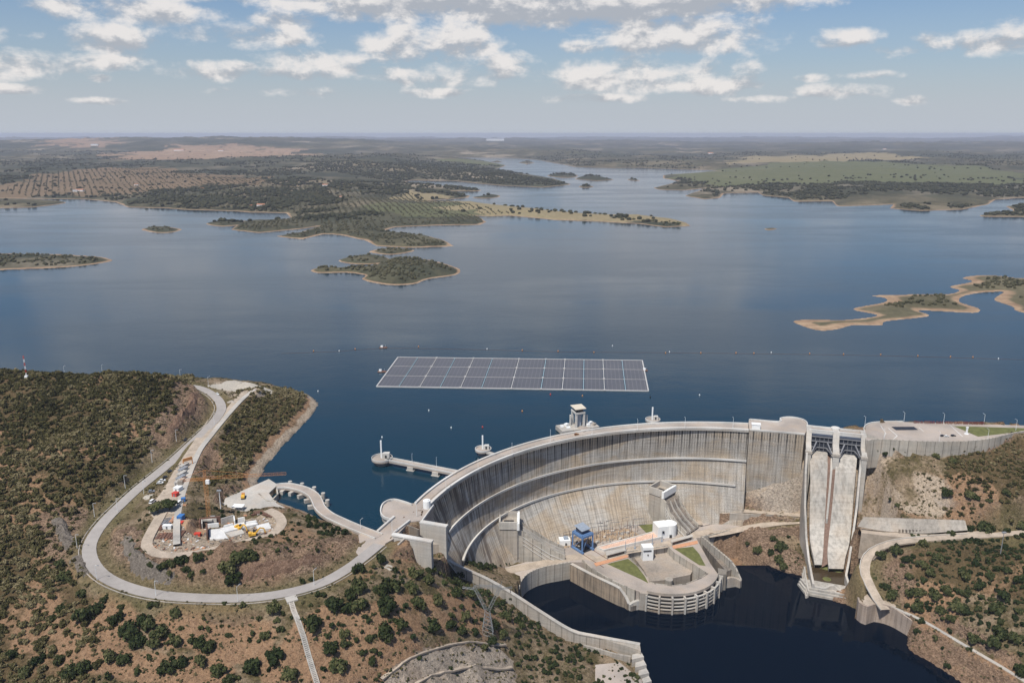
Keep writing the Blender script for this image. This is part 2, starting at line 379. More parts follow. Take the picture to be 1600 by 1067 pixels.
CR=PP([(1360,730,-14),(1400,720,-9),(1480,712,-7),(1560,697,0),(1600,688,3),(1590,740,-8),(1500,760,-18),(1430,740,-17),(1400,760,-27),(1360,795,-41),(1430,800,-38),(1500,800,-35),(1590,785,-22),
 (1450,872,-48),(1520,870,-44),(1590,870,-37),(1420,900,-60),(1480,930,-61),(1560,930,-52),(1590,980,-56),(1500,978,-67),(1430,950,-73),(1400,990,-84),(1450,1025,-84),(1550,1080,-84),(1700,900,-30),(1800,700,6),(1800,800,-15),(1700,1150,-75),
 (1180,842,-79),(1210,850,-80),(1240,834,-75),(1240,870,-81),(1200,831,-75),(1225,885,-86),(1180,868,-88),(1170,757,-46),(1256,733,-27.5),(1215,745,-37),(1215,770,-50),(1255,760,-42),(1140,763,-49),(1128,782,-62),(1255,785,-55),(1200,788,-58),(1160,802,-67),(1100,795,-75),(1255,815,-68),
 (1330,720,-16),(1330,800,-48),(1325,870,-72),(1340,910,-78),(1345,940,-78),(1300,760,-40),(1300,820,-66),(1300,880,-84),
 (830,870,-78),(870,850,-78),(950,840,-78),(1000,830,-78),(1050,820,-78),(1100,812,-77),(1150,822,-77),(1080,805,-76),(700,876,-42),(745,880,-62),(785,882,-76),(725,871,-52),(1400,665,3),(1500,668,3.4),(1600,670,3.6),(1370,672,3)])
CR+=off(BANKRD[::6],0,-.2)
TN=TPS(CN,.002); TR=TPS(CR,.002)
xs=np.r_[-2900,-2300,-1800,-1400,-1100,-900,-780,-700,np.arange(-640,641,2.),700,780,900,1100,1400,1800,2300,2900]
ys=np.r_[-600,-400,-250,-100,20,110,180,220,np.arange(250,901,2.),930,980]
GX,GY=np.meshgrid(xs,ys); cx=np.clip(GX,-640,640); cy=np.clip(GY,260,900)
inN=inside(GX,GY,NPOLY)
northR=inside(GX,GY,[p for p in RNORTH]+[(3000,1200),(-400,1200),(-400,520)])&~inN
rough=fbm(GX,GY,28,5,1)-.5; rough2=fbm(GX,GY,9,4,2)-.5
hN=np.clip(TN(cx,cy),-95,52)+rough*7+rough2*2.2
hR=np.clip(TR(cx,cy),-95,10)+rough*7+rough2*2.2
_dc=np.hypot(GX-150,GY-430); _th=np.degrees(np.arctan2(GY-430,GX-150))
_k=np.clip((_dc-168)/8,0,1)*(_th>76)*(_th<136)*(_dc<240); hR=hR*(1-_k)+np.minimum(hR,-79)*_k
_k=(_dc<200)*(_th>60)*(_th<132)*(GY>560)*(GX<175); hR=np.where(_k>0,np.minimum(hR,-77.5),hR)
_k=(_dc>197)*(_dc<240)*(_th>=136)*(_th<172); hR=np.where(_k>0,np.minimum(hR,-50),hR)
# valley below the chutes
_sl=np.interp(GY,[540,555,571,588,600,612,620,628,640],[-92,-90,-85,-73,-61,-44,-28,-18,-15])-7
_sx=np.clip(1-np.abs(GX-271+(GY-600)*-.02)/40,0,1); hR=np.where((_sx>.15)&(GY>540)&(GY<648),np.minimum(hR,_sl+np.clip(np.abs(GX-272)-29,0,30)*1.3),hR)
# foot of the esplanade wall
_wl=PP([(1354,690,4),(1370,688,4),(1400,689,4),(1440,691,4),(1480,691.5,4),(1520,690,4),(1550,686,4),(1575,680,4),(1600,675,5),(1700,664,6)]); _d=seg_dist(GX,GY,_wl)
_fz=np.interp(GX,[_wl[0][0],_wl[2][0],_wl[3][0],_wl[5][0],_wl[6][0],_wl[7][0],_wl[8][0]],[-15,-9,-8,-6.5,-5,-1,3]); _yw=np.interp(GX,[p[0] for p in _wl],[p[1] for p in _wl])
hR=np.where((GX>285)&(_d<26)&(GY<_yw),np.minimum(hR,_fz-_d*.45+rough2*2),hR)
dl=seg_dist(GX,GY,LAKE); hN=np.minimum(hN,dl*.55+rough2*1.5-.3)
dr=seg_dist(GX,GY,LRIV[1:]); hN=np.minimum(hN,-91+dr*1.4)
riv=inside(GX,GY,RIVER); d2=seg_dist(GX,GY,RSH); hR=np.where(riv,-97-np.clip(d2,0,0),np.minimum(hR,-91+d2*1.1+rough2*2))
# esplanade, rock crag beside the road
hR=np.where(riv,hR,hR)
ZG=np.where(inN,hN,hR)
ZG=np.where(~inN&northR,-28,ZG)
lakeout=(~inN)&(GY>640)&(GX<-60); ZG=np.where(lakeout,-28,ZG)
def flatten(line,w,blend,dz=-.35):
    global ZG
    d,z=seg_dist(GX,GY,line,True); k=np.clip((d-w)/blend,0,1); k=k*k*(3-2*k)
    m=(d<w+blend)&(ZG>-90); ZG=np.where(m,ZG*k+(z+dz)*(1-k),ZG); return d
DROAD=flatten(ROAD,7.5,7)
DBANK=flatten(BANKRD,5.5,6); DTRK=flatten(TRACK,5,5); DDIRT=flatten(DIRT,5,5); DPATH=flatten(PATH,2.5,5)
BENCH=catmull(PP([(1346,829,-50),(1400,835,-48),(1460,838,-47),(1500,835,-46),(1545,832,-43.5)]),4); flatten(BENCH,6,5,-.8)
RBR=catmull(PP([(1105,836,-76),(1130,832,-75.6),(1150,828,-74.5),(1175,823,-72),(1215,817,-69),(1256,814,-67)]),3); flatten(RBR,5.5,5,-.5)
TERR=catmull(PP([(1128,800,-67),(1160,798,-65),(1200,801,-64),(1255,805,-63.5)]),3); flatten(TERR,3.,2.5,-.4)
def plateau(poly,z,blend):
    global ZG
    d=seg_dist(GX,GY,list(poly)+[poly[0]]); ins=inside(GX,GY,poly); k=np.where(ins,0,np.clip(d/blend,0,1)); k=k*k*(3-2*k)
    zz=z if not callable(z) else z(GX,GY)
    ZG=np.where(k<1,ZG*k+zz*(1-k),ZG); return ins
PARK=PP([(325,655,20),(310,700,18.6),(297,745,18),(287,780,17.4),(280,808,16.6),(240,808,16.6),(232,795,17),(255,765,17.5),(272,735,18),(295,700,18.7)])
pk=TPS([PARK[i] for i in range(len(PARK))],.01); insPARK=plateau([p[:2] for p in PARK],lambda x,y:pk(x,y)-.3,5)
SITE=PP([(236,812,16),(282,806,16.4),(300,812,14.5),(340,816,13),(372,806,11),(410,800,9.5),(436,810,10),(434,828,10.6),(395,840,11.4),(340,856,12.5),(285,864,13.4),(240,860,14),(230,845,14.8)])
sk=TPS([SITE[i] for i in range(len(SITE))],.01); insSITE=plateau([p[:2] for p in SITE],lambda x,y:sk(x,y)-.5,3)
PITC=[p[:2] for p in PP([(300,838,9),(312,820,9),(345,812,9),(372,803,9),(415,804,9),(430,818,9),(412,830,9),(368,842,9),(330,848,9)])]
insPIT=plateau(PITC,7.2,3.5)
PLAZA=[p[:2] for p in PP([(352,778),(420,748),(434,757),(420,770),(432,786),(446,793),(425,796),(385,802),(345,797)],4)]
insPLZ=plateau(PLAZA,3.6,4)
ESP=[p[:2] for p in PP([(1352,672),(1356,664),(1372,660.5),(1410,659),(1600,664.5),(1760,669),(1760,690),(1600,670),(1560,680),(1520,684),(1440,685),(1370,682),(1352,684)],4)]
insESP=plateau(ESP,2.6,.5)
LPLAZA=[p[:2] for p in PP([(575,842),(592,834),(640,800),(665,795),(640,850),(610,862),(580,872)],4)]
plateau(LPLAZA,3.4,3)
BAY=[P(*a)[:2] for a in ((616,835,6),(640,817,6),(657,815.5,6),(698,822.5,6),(676,845,6))]; plateau(BAY,-14.,1.2)
QPAD=[p[:2] for p in PP([(928,1036),(968,1030),(1000,1060),(1000,1100),(930,1100)],-84)]; plateau(QPAD,-84.3,3)
BPAD=[p[:2] for p in PP([(1358,925),(1400,948),(1384,962),(1345,952),(1340,942)],-76)]; plateau(BPAD,-76.4,3)
_qc=[P(*a)[:2] for a in ((1334,936,-76),(1343,939,-76),(1355,944,-76),(1364,938,-76),(1374,936,-76),(1395,944,-76),(1424,967,-77),(1418,1008,-90),(1400,1030,-90),(1334,1030,-90))]; ZG=np.where(inside(GX,GY,_qc),-97,ZG)
def hgt(x,y):
    x=np.asarray(x,float); y=np.asarray(y,float)
    i=np.clip(np.searchsorted(xs,x)-1,0,len(xs)-2); j=np.clip(np.searchsorted(ys,y)-1,0,len(ys)-2)
    u=np.clip((x-xs[i])/(xs[i+1]-xs[i]),0,1); v=np.clip((y-ys[j])/(ys[j+1]-ys[j]),0,1)
    return (ZG[j,i]*(1-u)+ZG[j,i+1]*u)*(1-v)+(ZG[j+1,i]*(1-u)+ZG[j+1,i+1]*u)*v
def samp(A,x,y):
    i=np.clip(np.searchsorted(xs,x)-1,0,len(xs)-2); j=np.clip(np.searchsorted(ys,y)-1,0,len(ys)-2); return A[j,i]
def onground(px,py,z0=0):     # march the sight line down to the terrain
    for z in np.arange(60,-96,-.5):
        p=P(px,py,z)
        if p[1]<900 and float(hgt(p[0],p[1]))>=z: return (p[0],p[1],float(hgt(p[0],p[1])))
    return P(px,py,z0)
# surface type masks (real differences of soil): R rock, G red soil, B gravel/bare pale earth
def blob(line,r,soft): 
    d=seg_dist(GX,GY,line if len(line)>1 else [line[0],line[0]]); return np.clip(1-(d-r)/soft,0,1)
gyy,gxx=np.gradient(ZG); slope=np.hypot(gxx/np.gradient(GX,axis=1),gyy/np.gradient(GY,axis=0))
rockm=np.clip((slope-.85)/.4,0,1)*(inN|(GX>150))
def gb(l,z): return [onground(*a) for a in l]
for l,r in [([(258,680),(275,650),(300,640),(296,610)],9),([(185,850),(200,885),(240,905)],9),([(300,905),(400,890),(500,870),(545,862)],12),([(95,812),(108,845),(120,860)],10),([(600,1060),(660,1035),(740,1022)],6),([(660,1075),(740,1062),(790,1058)],5),([(320,700),(318,740)],6),([(1180,850),(1240,870)],7),([(1370,870),(1400,905)],10),([(1390,985),(1450,1030)],7)]:
    rockm=np.maximum(rockm,blob(gb(l,0),r,8)*(.55+.9*fbm(GX,GY,10,3,5)))
pale=np.zeros_like(ZG)
for l,r in [([(600,1060),(660,1035),(740,1022)],9),([(660,1075),(740,1062),(790,1058)],8),([(360,605),(385,612)],14),([(1355,745),(1400,755),(1450,775),(1380,795)],14),([(1150,785),(1250,775)],9),([(1150,770),(1250,755)],7)]:
    pale=np.maximum(pale,blob(gb(l,0),r,8))
pale=np.maximum(pale,(insSITE|insPARK|insPLZ)*1.0); pale=np.maximum(pale,np.clip(1-(dl-6)/3,0,1)*(ZG>-2)*inN*.9)
redm=np.zeros_like(ZG)
for l,r in [([(150,960),(180,985),(130,1000)],10),([(120,1030),(220,1040),(330,1060)],6),([(440,1050),(500,975),(560,985),(700,955),(760,960)],7),([(520,900),(560,890)],6),([(60,900),(75,960),(50,1000)],5),([(1380,1040),(1470,940),(1440,940)],9),([(1490,1060),(1560,1050)],8),([(145,710),(225,665)],5),([(560,1000),(640,1040)],9),([(270,980),(400,1000)],9),([(500,1040),(560,1055)],8),([(1500,775),(1530,800)],12),([(300,870),(420,890)],8)]:
    redm=np.maximum(redm,blob(gb(l,0),r,6))
redm=np.maximum(redm,.5*np.clip((fbm(GX,GY,45,4,9)-.50)*5,0,1))
_qx,_qy=Q(GX,GY,ZG); _qr=inside(_qx,_qy,[(590,1085),(612,1040),(660,1016),(740,1006),(778,1012),(800,1032),(812,1085)]); _nr=inside(_qx,_qy,[(540,900),(700,880),(930,1000),(930,1090),(540,1090)])&~_qr; rockm=np.where(_nr,rockm*.35,np.where(_qr,.95,rockm)); pale=np.where(_nr,0,np.where(_qr,1.,pale)); rockm=np.where((GX>285)&(ZG>-60),rockm*.5,rockm); pale=np.where((GX>285)&(ZG>-60),pale*.62,pale); redm=np.where((GX>285)&(ZG>-60)&(pale>.1),np.maximum(redm,.45),redm); _bk=inN*(dl<12)*(GX>-260)*(GX<-120); redm=np.maximum(redm,_bk*.9); rockm=np.where(_bk>0,.3,rockm)
_w=(fbm(GX,GY,16,4,77)-.5)*1.6; rockm=np.clip(rockm+_w*.55*(rockm>.02),0,1); redm=np.clip(redm+_w*(redm>.02),0,1); _fix=(insSITE|insPARK|insPLZ)
pale=np.where(_fix,pale,np.clip(pale+_w*.9*(pale>.02),0,1))
roadside=np.clip(1-(np.minimum(np.minimum(DROAD,DBANK),999)-9)/5,0,1)
_qx,_qy=Q(GX,GY,ZG); HEATH=np.clip(np.maximum.reduce([inside(_qx,_qy,z_)*1. for z_ in ([(-900,500),(300,560),(300,600),(240,690),(140,800),(120,870),(150,930),(200,1000),(120,1100),(-900,1200)],[(375,600),(500,612),(478,660),(428,708),(400,740),(345,690)],[(1340,840),(1700,832),(1700,960),(1400,900)],[(1480,690),(1700,680),(1700,830),(1480,800)])])*(.35+1.1*fbm(GX,GY,35,4,55)),0,1)*(1-np.clip(rockm,0,1)*.7)*(DROAD>11)
MASK=np.stack([rockm,redm,pale,roadside],-1)
mg,t,b=newmat('hillside_ground',.97,0,.1); o=wpos(t)
at=t.new('ShaderNodeAttribute',attribute_name='mask'); sp=t.new('ShaderNodeSeparateColor'); t.set(sp.inputs[0],at.outputs['Color'])
al=at.outputs['Alpha']
n1=t.noise(o,.05,6,.65); n2=t.noise(o,.35,5,.7); n3=t.noise(o,2.2,4,.75); n4=t.noise(o,.12,4,.6,1.5)
soil=t.mix(t.ramp(n2,[(.35,0.),(.65,1.)]),(.265,.19,.12),(.36,.275,.185))
grass=t.mix(t.ramp(n2,[(.35,0.),(.7,1.)]),(.085,.07,.032),(.18,.14,.07))
c=t.mix(t.ramp(n1,[(.42,0.),(.58,1.)]),soil,grass)
ht=t.new('ShaderNodeAttribute',attribute_name='heath').outputs['Fac']; c=t.mix(t.sm(t.math('ADD',t.math('MULTIPLY',n4,.7),t.math('SUBTRACT',ht,.35)),.15,.65),c,t.mix(n2,(.095,.068,.034),(.175,.125,.065)))
red=t.mix(n2,(.325,.18,.10),(.37,.25,.155)); mz=t.math('MULTIPLY_ADD',n2,.9,t.math('MULTIPLY',n4,.9)); c=t.mix(t.sm(t.math('ADD',mz,t.math('SUBTRACT',sp.outputs[1],.9)),.2,.75),c,red)
pl=t.mix(n2,(.40,.30,.21),(.52,.43,.33)); c=t.mix(t.sm(t.math('ADD',t.math('MULTIPLY',mz,.6),t.math('SUBTRACT',sp.outputs[2],.55)),.35,.7),c,pl)
vo=t.new('ShaderNodeTexVoronoi',feature='DISTANCE_TO_EDGE'); t.set(vo.inputs['Vector'],t.scale(o,(.35,.35,.9))); vo.inputs['Scale'].default_value=.8
rk=t.mix(t.ramp(t.noise(t.scale(o,(.25,.25,.8)),1.0,6,.75,2.),[(.42,0.),(.58,1.)]),(.10,.065,.045),(.38,.265,.18))
rk=t.mix(t.math('MULTIPLY',sp.outputs[1],.5),rk,(.30,.19,.12)); rk=t.mix(t.math('MULTIPLY',sp.outputs[2],.55),rk,(.56,.50,.42))
c=t.mix(t.sm(t.math('ADD',t.math('MULTIPLY',mz,.8),t.math('SUBTRACT',sp.outputs[0],.75)),.3,.6),c,rk)
c=t.mix(t.math('MULTIPLY',al,.65),c,t.mix(n2,(.13,.12,.05),(.22,.18,.09)))
c=t.mix(1,c,t.ramp(n3,[(.25,.55),(.75,1.4)]),'MULTIPLY'); c=t.mix(1,c,t.ramp(t.noise(o,.6,4,.7,.8),[(.38,.62),(.5,1.),(.68,1.25)]),'MULTIPLY'); t.set(b.inputs['Base Color'],c)
bp=t.new('ShaderNodeBump'); bp.inputs['Strength'].default_value=.9; bp.inputs['Distance'].default_value=1.2; t.set(bp.inputs['Height'],t.math('ADD',n3,t.math('MULTIPLY',n2,2.))); t.l.new(bp.outputs[0],b.inputs['Normal'])
# extra crag relief on rocky parts
ZG=ZG+np.clip(rockm,0,1)*((fbm(GX,GY,9,4,21)-.5)*7.+(1-np.abs(2*fbm(GX+GY*.6,GY-GX*.4,7,3,23)-1))*3.-2)*(np.minimum.reduce([DROAD,DTRK,DDIRT,DBANK])>9)*(~insSITE)*(~insPLZ)*(~((GX>150)&(GY>625)))
uvgrid('hillside_ground',GX,GY,ZG,mg,'structure',attrs={'mask':MASK,'heath':HEATH})
# ---- reservoir, far shores -------------------------------------------------
LANDS=[ # (shore outline surveyed at water level, hill height, ease distance)
 ([(-250,432),(0,422),(60,420),(110,417),(150,412.5),(175,407.5),(160,402),(120,399),(60,397),(-250,396)],9,40),
 ([(221,359),(245,364),(270,363),(284,358.5),(262,355),(238,355)],5,30),
 ([(-400,330),(0,325),(60,323),(103,317),(80,313.5),(0,311),(-400,306)],12,60),
 ([(322,350),(345,354),(372,352),(392,349),(365,346),(340,346)],6,40),
 ([(486,423),(497,426.5),(541,426),(571,430),(566,436),(581,441.5),(615,446),(649,443.5),(669,436),(710,430),(720,423),(710,417),(676,407),(639,403),(602,406),(581,416),(527,419),(497,419)],15,45),
 ([(529,407.6),(551,412.5),(592,412),(610,408),(602,402),(578,398),(546,402)],8,35),
 ([(576,394),(612,398),(648,392),(629,388.5),(595,389)],5,30),
 ([(855,275),(882,278),(903,276),(895,272),(870,272)],14,50),([(897,280),(932,283),(960,281),(932,274.5),(905,277)],22,70),([(904,292),(915,293.5),(928,292),(915,289)],8,40),
 ([(766,254),(786,254),(777,251)],20,80),([(810,254.5),(823,256.6),(836,254.7),(823,251.5)],20,80),([(738,309),(764,310),(782,307.3),(774,304.5),(755,306)],10,40),([(1194,358),(1202,359.5),(1214,358),(1205,356.8)],1.5,10),
 ([(980,281),(1000,283),(990,279.5)],2,10),
 ([(1240,503),(1276,516),(1308,514.5),(1332,508),(1376,508.5),(1384,502),(1452,494),(1436,485),(1520,489),(1529,482),(1500,472),(1504,463),(1536,457),(1568,456),(1560,462),(1554,469),(1584,480),(1600,489),(1760,520),(1900,430),(1700,436),(1600,435),(1552,430),(1520,431),(1504,435),(1520,440),(1484,448),(1500,454),(1480,460),(1432,460),(1396,461),(1360,462),(1384,466),(1380,473),(1332,483),(1372,493),(1320,500),(1264,499)],9,45),
 # western mainland
 ([(-900,318),(0,309.5),(60,311),(130,311),(180,316),(200,324),(260,325.5),(294,328),(364,330),(388,332),(446,333),(455,340),(440,344),(380,345),(361,359),(405,364),(472,357.5),(499,353.5),(470,363),(430,369.5),(472,374),(506,366),(530,367),(571,376),(588,384.5),(646,387.5),(710,385),(693,375),(669,369),(600,360),(619,355),(676,352.5),(750,351.5),(760,347),(747,338.5),(720,336),(764,338),(797,337),(865,343.5),(932,346),(1000,350),(1040,355),(1079,353),(1072,348),(1048,342),(1000,336),(949,336),(899,333),(831,325.5),(750,317.5),(737,315),(676,316.5),(666,314),(732,309),(735,306),(700,300),(625,295),(683,298.5),(747,299),(754,297.5),(730,294),(679,290),(622,288),(645,281.5),(710,283),(781,290),(848,293),(893,288.5),(865,279),(814,271),(774,264),(792,259),(750,250.6),(696,249.5),(612,248.5),(555,246.5),(300,244),(-200,243),(-900,243)],26,160),
 # northern and eastern mainland
 ([(-900,242.6),(0,242),(300,243),(555,244.2),(612,244.8),(700,245.6),(800,246.8),(840,250),(870,255.5),(900,261),(960,262.4),(1000,262),(1056,264.5),(1110,266),(1128,268),(1100,271),(1036,274),(1036,279),(1062,284),(1020,294),(1030,296.5),(1072,297.5),(1104,294),(1070,306),(1100,311.5),(1125,309.5),(1132,302),(1184,300.5),(1192,305.5),(1232,309),(1240,315),(1300,314.5),(1308,322.5),(1396,319.5),(1390,326),(1440,329.5),(1504,327.5),(1544,319.5),(1556,312),(1600,309),(2000,308),(3000,300),(2500,217.8),(-1300,217.8)],24,150),
 ([(1530,337),(1560,339),(1600,339),(1900,345),(1900,318),(1600,321),(1576,325),(1582,330)],10,60)]
def smoothpoly(l,k=4):
    n=len(l); out=[]
    for i in range(n):
        a,b,c,d=[np.array(l[(i+j)%n],float) for j in(-1,0,1,2)]
        for s_ in range(k):
            u=s_/k; out.append(tuple(.5*((2*b)+(c-a)*u+(2*a-5*b+4*c-d)*u*u+(3*b-a-3*c+d)*u**3)*.9+.1*(b*(1-u)+c*u)))
    return out
LANDS=[([P(x,y,0)[:2] for x,y in (smoothpoly(l) if h<20 else l)],h,d) for l,h,d in LANDS]
yy=np.r_[np.arange(545,360,-1.1),np.arange(360,300,-.55),np.arange(300,235,-.4),np.arange(235,217.,-.33)]
fy=np.array([P(800,y,0)[1] for y in yy]); fy=np.r_[fy,40400.]
uu=np.r_[np.linspace(-1.15,-.7,40)[:-1],np.arange(-.7,.7,.0018),np.linspace(.7,1.15,40)]
FY,FU=np.meshgrid(fy,uu,indexing='ij'); FX=FY*FU
FZ=np.full(FX.shape,-30.); SD=np.full(FX.shape,0.)
big1=fbm(FX,FY,2600,5,31); big2=fbm(FX,FY,600,5,33); sm3=fbm(FX,FY,120,4,35)-.5
for li,(poly,hh,dd) in enumerate(LANDS):
    pa=np.array(poly); pad=60
    m=(FX>pa[:,0].min()-pad)&(FX<pa[:,0].max()+pad)&(FY>pa[:,1].min()-pad)&(FY<pa[:,1].max()+pad)
    x,y=FX[m],FY[m]; 
    if len(x)==0: continue
    dist=seg_dist(x,y,list(poly)+[poly[0]]); ins=inside(x,y,poly)
    jag=(fbm(x,y,38,4,41)-.5)*np.minimum(14,hh)*1.3+(fbm(x,y,170,4,43)-.5)*np.clip(y/3000,0,3)*22*(hh>20)
    dist=np.where(ins,dist,-dist)+jag*np.clip(dist/10,0,1)
    far=np.clip((y-2500)/9000,0,1)
    amp=hh+ (big1[m]-.35)*150*np.clip(dist/900,0,1)*(.25+far) + (big2[m]-.4)*60*np.clip(dist/300,0,1)*(.4+far) if hh>20 else hh
    z=np.where(dist>0, np.minimum(dist*(.08+.55*np.clip(fbm(x,y,90,3,45)-.3,0,1))*(.42 if hh==9 else 1),2.6)+amp*(1-np.exp(-np.maximum(dist-(18 if hh==9 else 10),0)/dd*.9))*(.75+.5*sm3[m]+.25*(big2[m]-.4)) ,dist*.25-.2)
    z=np.maximum(z,np.where(dist>0,.4,-30)); FZ[m]=np.maximum(FZ[m],z); SD[m]=np.maximum(SD[m],np.maximum(dist,0))
# distant ranges towards the horizon
ridge=np.clip((FY-9000)/14000,0,1); FZ=np.where(FZ>1,FZ*(1)+ridge*(fbm(FX,FY,7000,5,51)-.36)*190*np.clip(SD/600,0,1),FZ)
def hillock(px,py,Y,w,h):
    global FZ
    x0=(px-800)/F*Y/ (CP-0.0); FZ=FZ+h*np.exp(-((FX-x0)/w)**2-((FY-Y)/(w*1.5))**2)*(FZ>0)
hillock(1535,213,37000,700,150); hillock(1480,213,38000,2600,70); hillock(900,213,38500,3000,80); hillock(1150,213,38000,2200,55); hillock(1320,213,37500,1600,50); hillock(560,214,36000,3500,50)
hillock(250,222,13000,2500,70); hillock(450,224,12500,2200,70); hillock(30,222,12000,1500,60)
FZ=np.minimum(FZ,215)
def pxof(x,y,z): return Q(x,y,z)
# land-use masks from surveyed field outlines
QX,QY=Q(FX,FY,0*FX)
def fieldmask(poly,soft=20): return inside(FX,FY,[P(a,b,0)[:2] for a,b in poly]).astype(float)
def jit(poly): return inside(FX+(fbm(FX,FY,200,4,61)-.5)*.09*FY,FY+(fbm(FX,FY,240,4,62)-.5)*.12*FY,[P(a,b,0)[:2] for a,b in poly]).astype(float)
redf=jit([(165,258),(200,246),(330,240),(480,243),(515,251),(430,254),(290,259),(230,258)])+jit([(70,237),(120,231),(170,235),(165,242),(90,240)])
grnf=jit([(1040,270),(1130,266),(1300,262),(1480,268),(1600,280),(1600,296),(1400,293),(1250,296),(1130,292),(1062,284)])+jit([(690,252),(760,254),(790,259),(760,263),(700,257)])+.8*jit([(560,330),(720,322),(800,330),(900,342),(740,338),(600,348)])
olive=jit([(0,300),(60,285),(210,270),(330,284),(420,288),(440,300),(200,308),(0,310)])
tanf=jit([(1130,262),(1180,250),(1330,246),(1440,255),(1300,262)])+.25*jit([(1230,515),(1320,495),(1390,455),(1500,425),(1760,425),(1760,530),(1590,490),(1380,520)])+jit([(620,305),(760,318),(900,333),(1075,345),(1075,353),(1000,348),(860,343),(760,336),(640,318)])
FM=np.stack([np.clip(redf,0,1),np.clip(grnf,0,1),np.clip(olive,0,1),np.clip(tanf,0,1)],-1)
fg,t,b=newmat('distant_ground',.97,0,.1); o=wpos(t)
at=t.new('ShaderNodeAttribute',attribute_name='mask'); sp=t.new('ShaderNodeSeparateColor'); t.set(sp.inputs[0],at.outputs['Color'])
sx=t.new('ShaderNodeSeparateXYZ'); t.set(sx.inputs[0],o)
fl=t.scale(o,(1,1,0)); n0=t.noise(fl,.0006,4,.6); n1=t.noise(fl,.0035,5,.65); n2=t.noise(fl,.02,5,.7); n3=t.noise(fl,.09,4,.7)
vo=t.new('ShaderNodeTexVoronoi'); t.set(vo.inputs['Vector'],t.vmath('ADD',fl,t.vmath('SCALE',t.new('ShaderNodeTexNoise').outputs[1],fl))); vo.inputs['Scale'].default_value=.0022
vs=t.new('ShaderNodeSeparateColor'); t.set(vs.inputs[0],vo.outputs['Color'])
scrub=t.mix(t.ramp(n2,[(.38,0.),(.62,1.)]),(.036,.037,.022),(.11,.095,.055))
field=t.mix(vs.outputs[0],(.085,.085,.05),(.21,.165,.11)); field=t.mix(t.math('GREATER_THAN',vs.outputs[1],.72),field,(.27,.22,.16))
c=t.mix(t.ramp(n1,[(.46,0.),(.60,1.)]),scrub,field)
c=t.mix(t.math('MULTIPLY',t.ramp(n0,[(.42,0.),(.55,1.)]),.7),c,(.035,.042,.03))  # broad dark woodland tone, also standing in for cloud shadows
c=t.mix(t.math('MULTIPLY',sp.outputs[0],t.math('MULTIPLY_ADD',t.ramp(n2,[(.35,0.),(.6,1.)]),.5,.4)),c,t.mix(n1,(.33,.19,.125),(.38,.27,.18)))
c=t.mix(t.math('MULTIPLY',sp.outputs[1],.85),c,t.mix(n2,(.085,.10,.045),(.15,.145,.075)))
c=t.mix(t.math('MULTIPLY',sp.outputs[2],.8),c,t.mix(n1,(.15,.11,.065),(.22,.145,.09)))
c=t.mix(t.math('MULTIPLY',at.outputs['Alpha'],.8),c,t.mix(n2,(.23,.19,.105),(.32,.25,.15)))
beach=t.mix(t.ramp(t.noise(fl,.03,4,.7),[(.35,0.),(.65,1.)]),(.23,.15,.095),(.37,.26,.17))
zn=t.math('MULTIPLY_ADD',n3,1.2,sx.outputs[2])
c=t.mix(t.sm(zn,1.1,2.1),beach,c)
c=t.mix(1,c,t.ramp(n3,[(.3,.75),(.7,1.25)]),'MULTIPLY'); t.set(b.inputs['Base Color'],c)
keep=(FZ[:-1,:-1]>-6)|(FZ[1:,1:]>-6)|(FZ[1:,:-1]>-6)|(FZ[:-1,1:]>-6)
# winding: rows go away from camera, columns rightwards -> flip
uvgrid('far_shore_land',FX[:, :],FY,FZ,fg,'structure',attrs={'mask':FM},keep=keep)
def fhgt(x,y):
    u=x/y; i=np.clip(np.searchsorted(fy,y)-1,0,len(fy)-2); j=np.clip(np.searchsorted(uu,u)-1,0,len(uu)-2)
    a=np.clip((y-fy[i])/(fy[i+1]-fy[i]),0,1); bb=np.clip((u-uu[j])/(uu[j+1]-uu[j]),0,1)
    return (FZ[i,j]*(1-a)+FZ[i+1,j]*a)*(1-bb)+(FZ[i,j+1]*(1-a)+FZ[i+1,j+1]*a)*bb
def fsd(x,y):
    u=x/y; i=np.clip(np.searchsorted(fy,y)-1,0,len(fy)-2); j=np.clip(np.searchsorted(uu,u)-1,0,len(uu)-2); return SD[i,j]
# lake bed so nothing is bottomless
mb=MB(); mb.add([(-60000,990,-31),(60000,990,-31),(60000,40500,-31),(-60000,40500,-31)],[(0,1,2,3)])
tag(mb.build('lake_bed',fg),kind='structure')
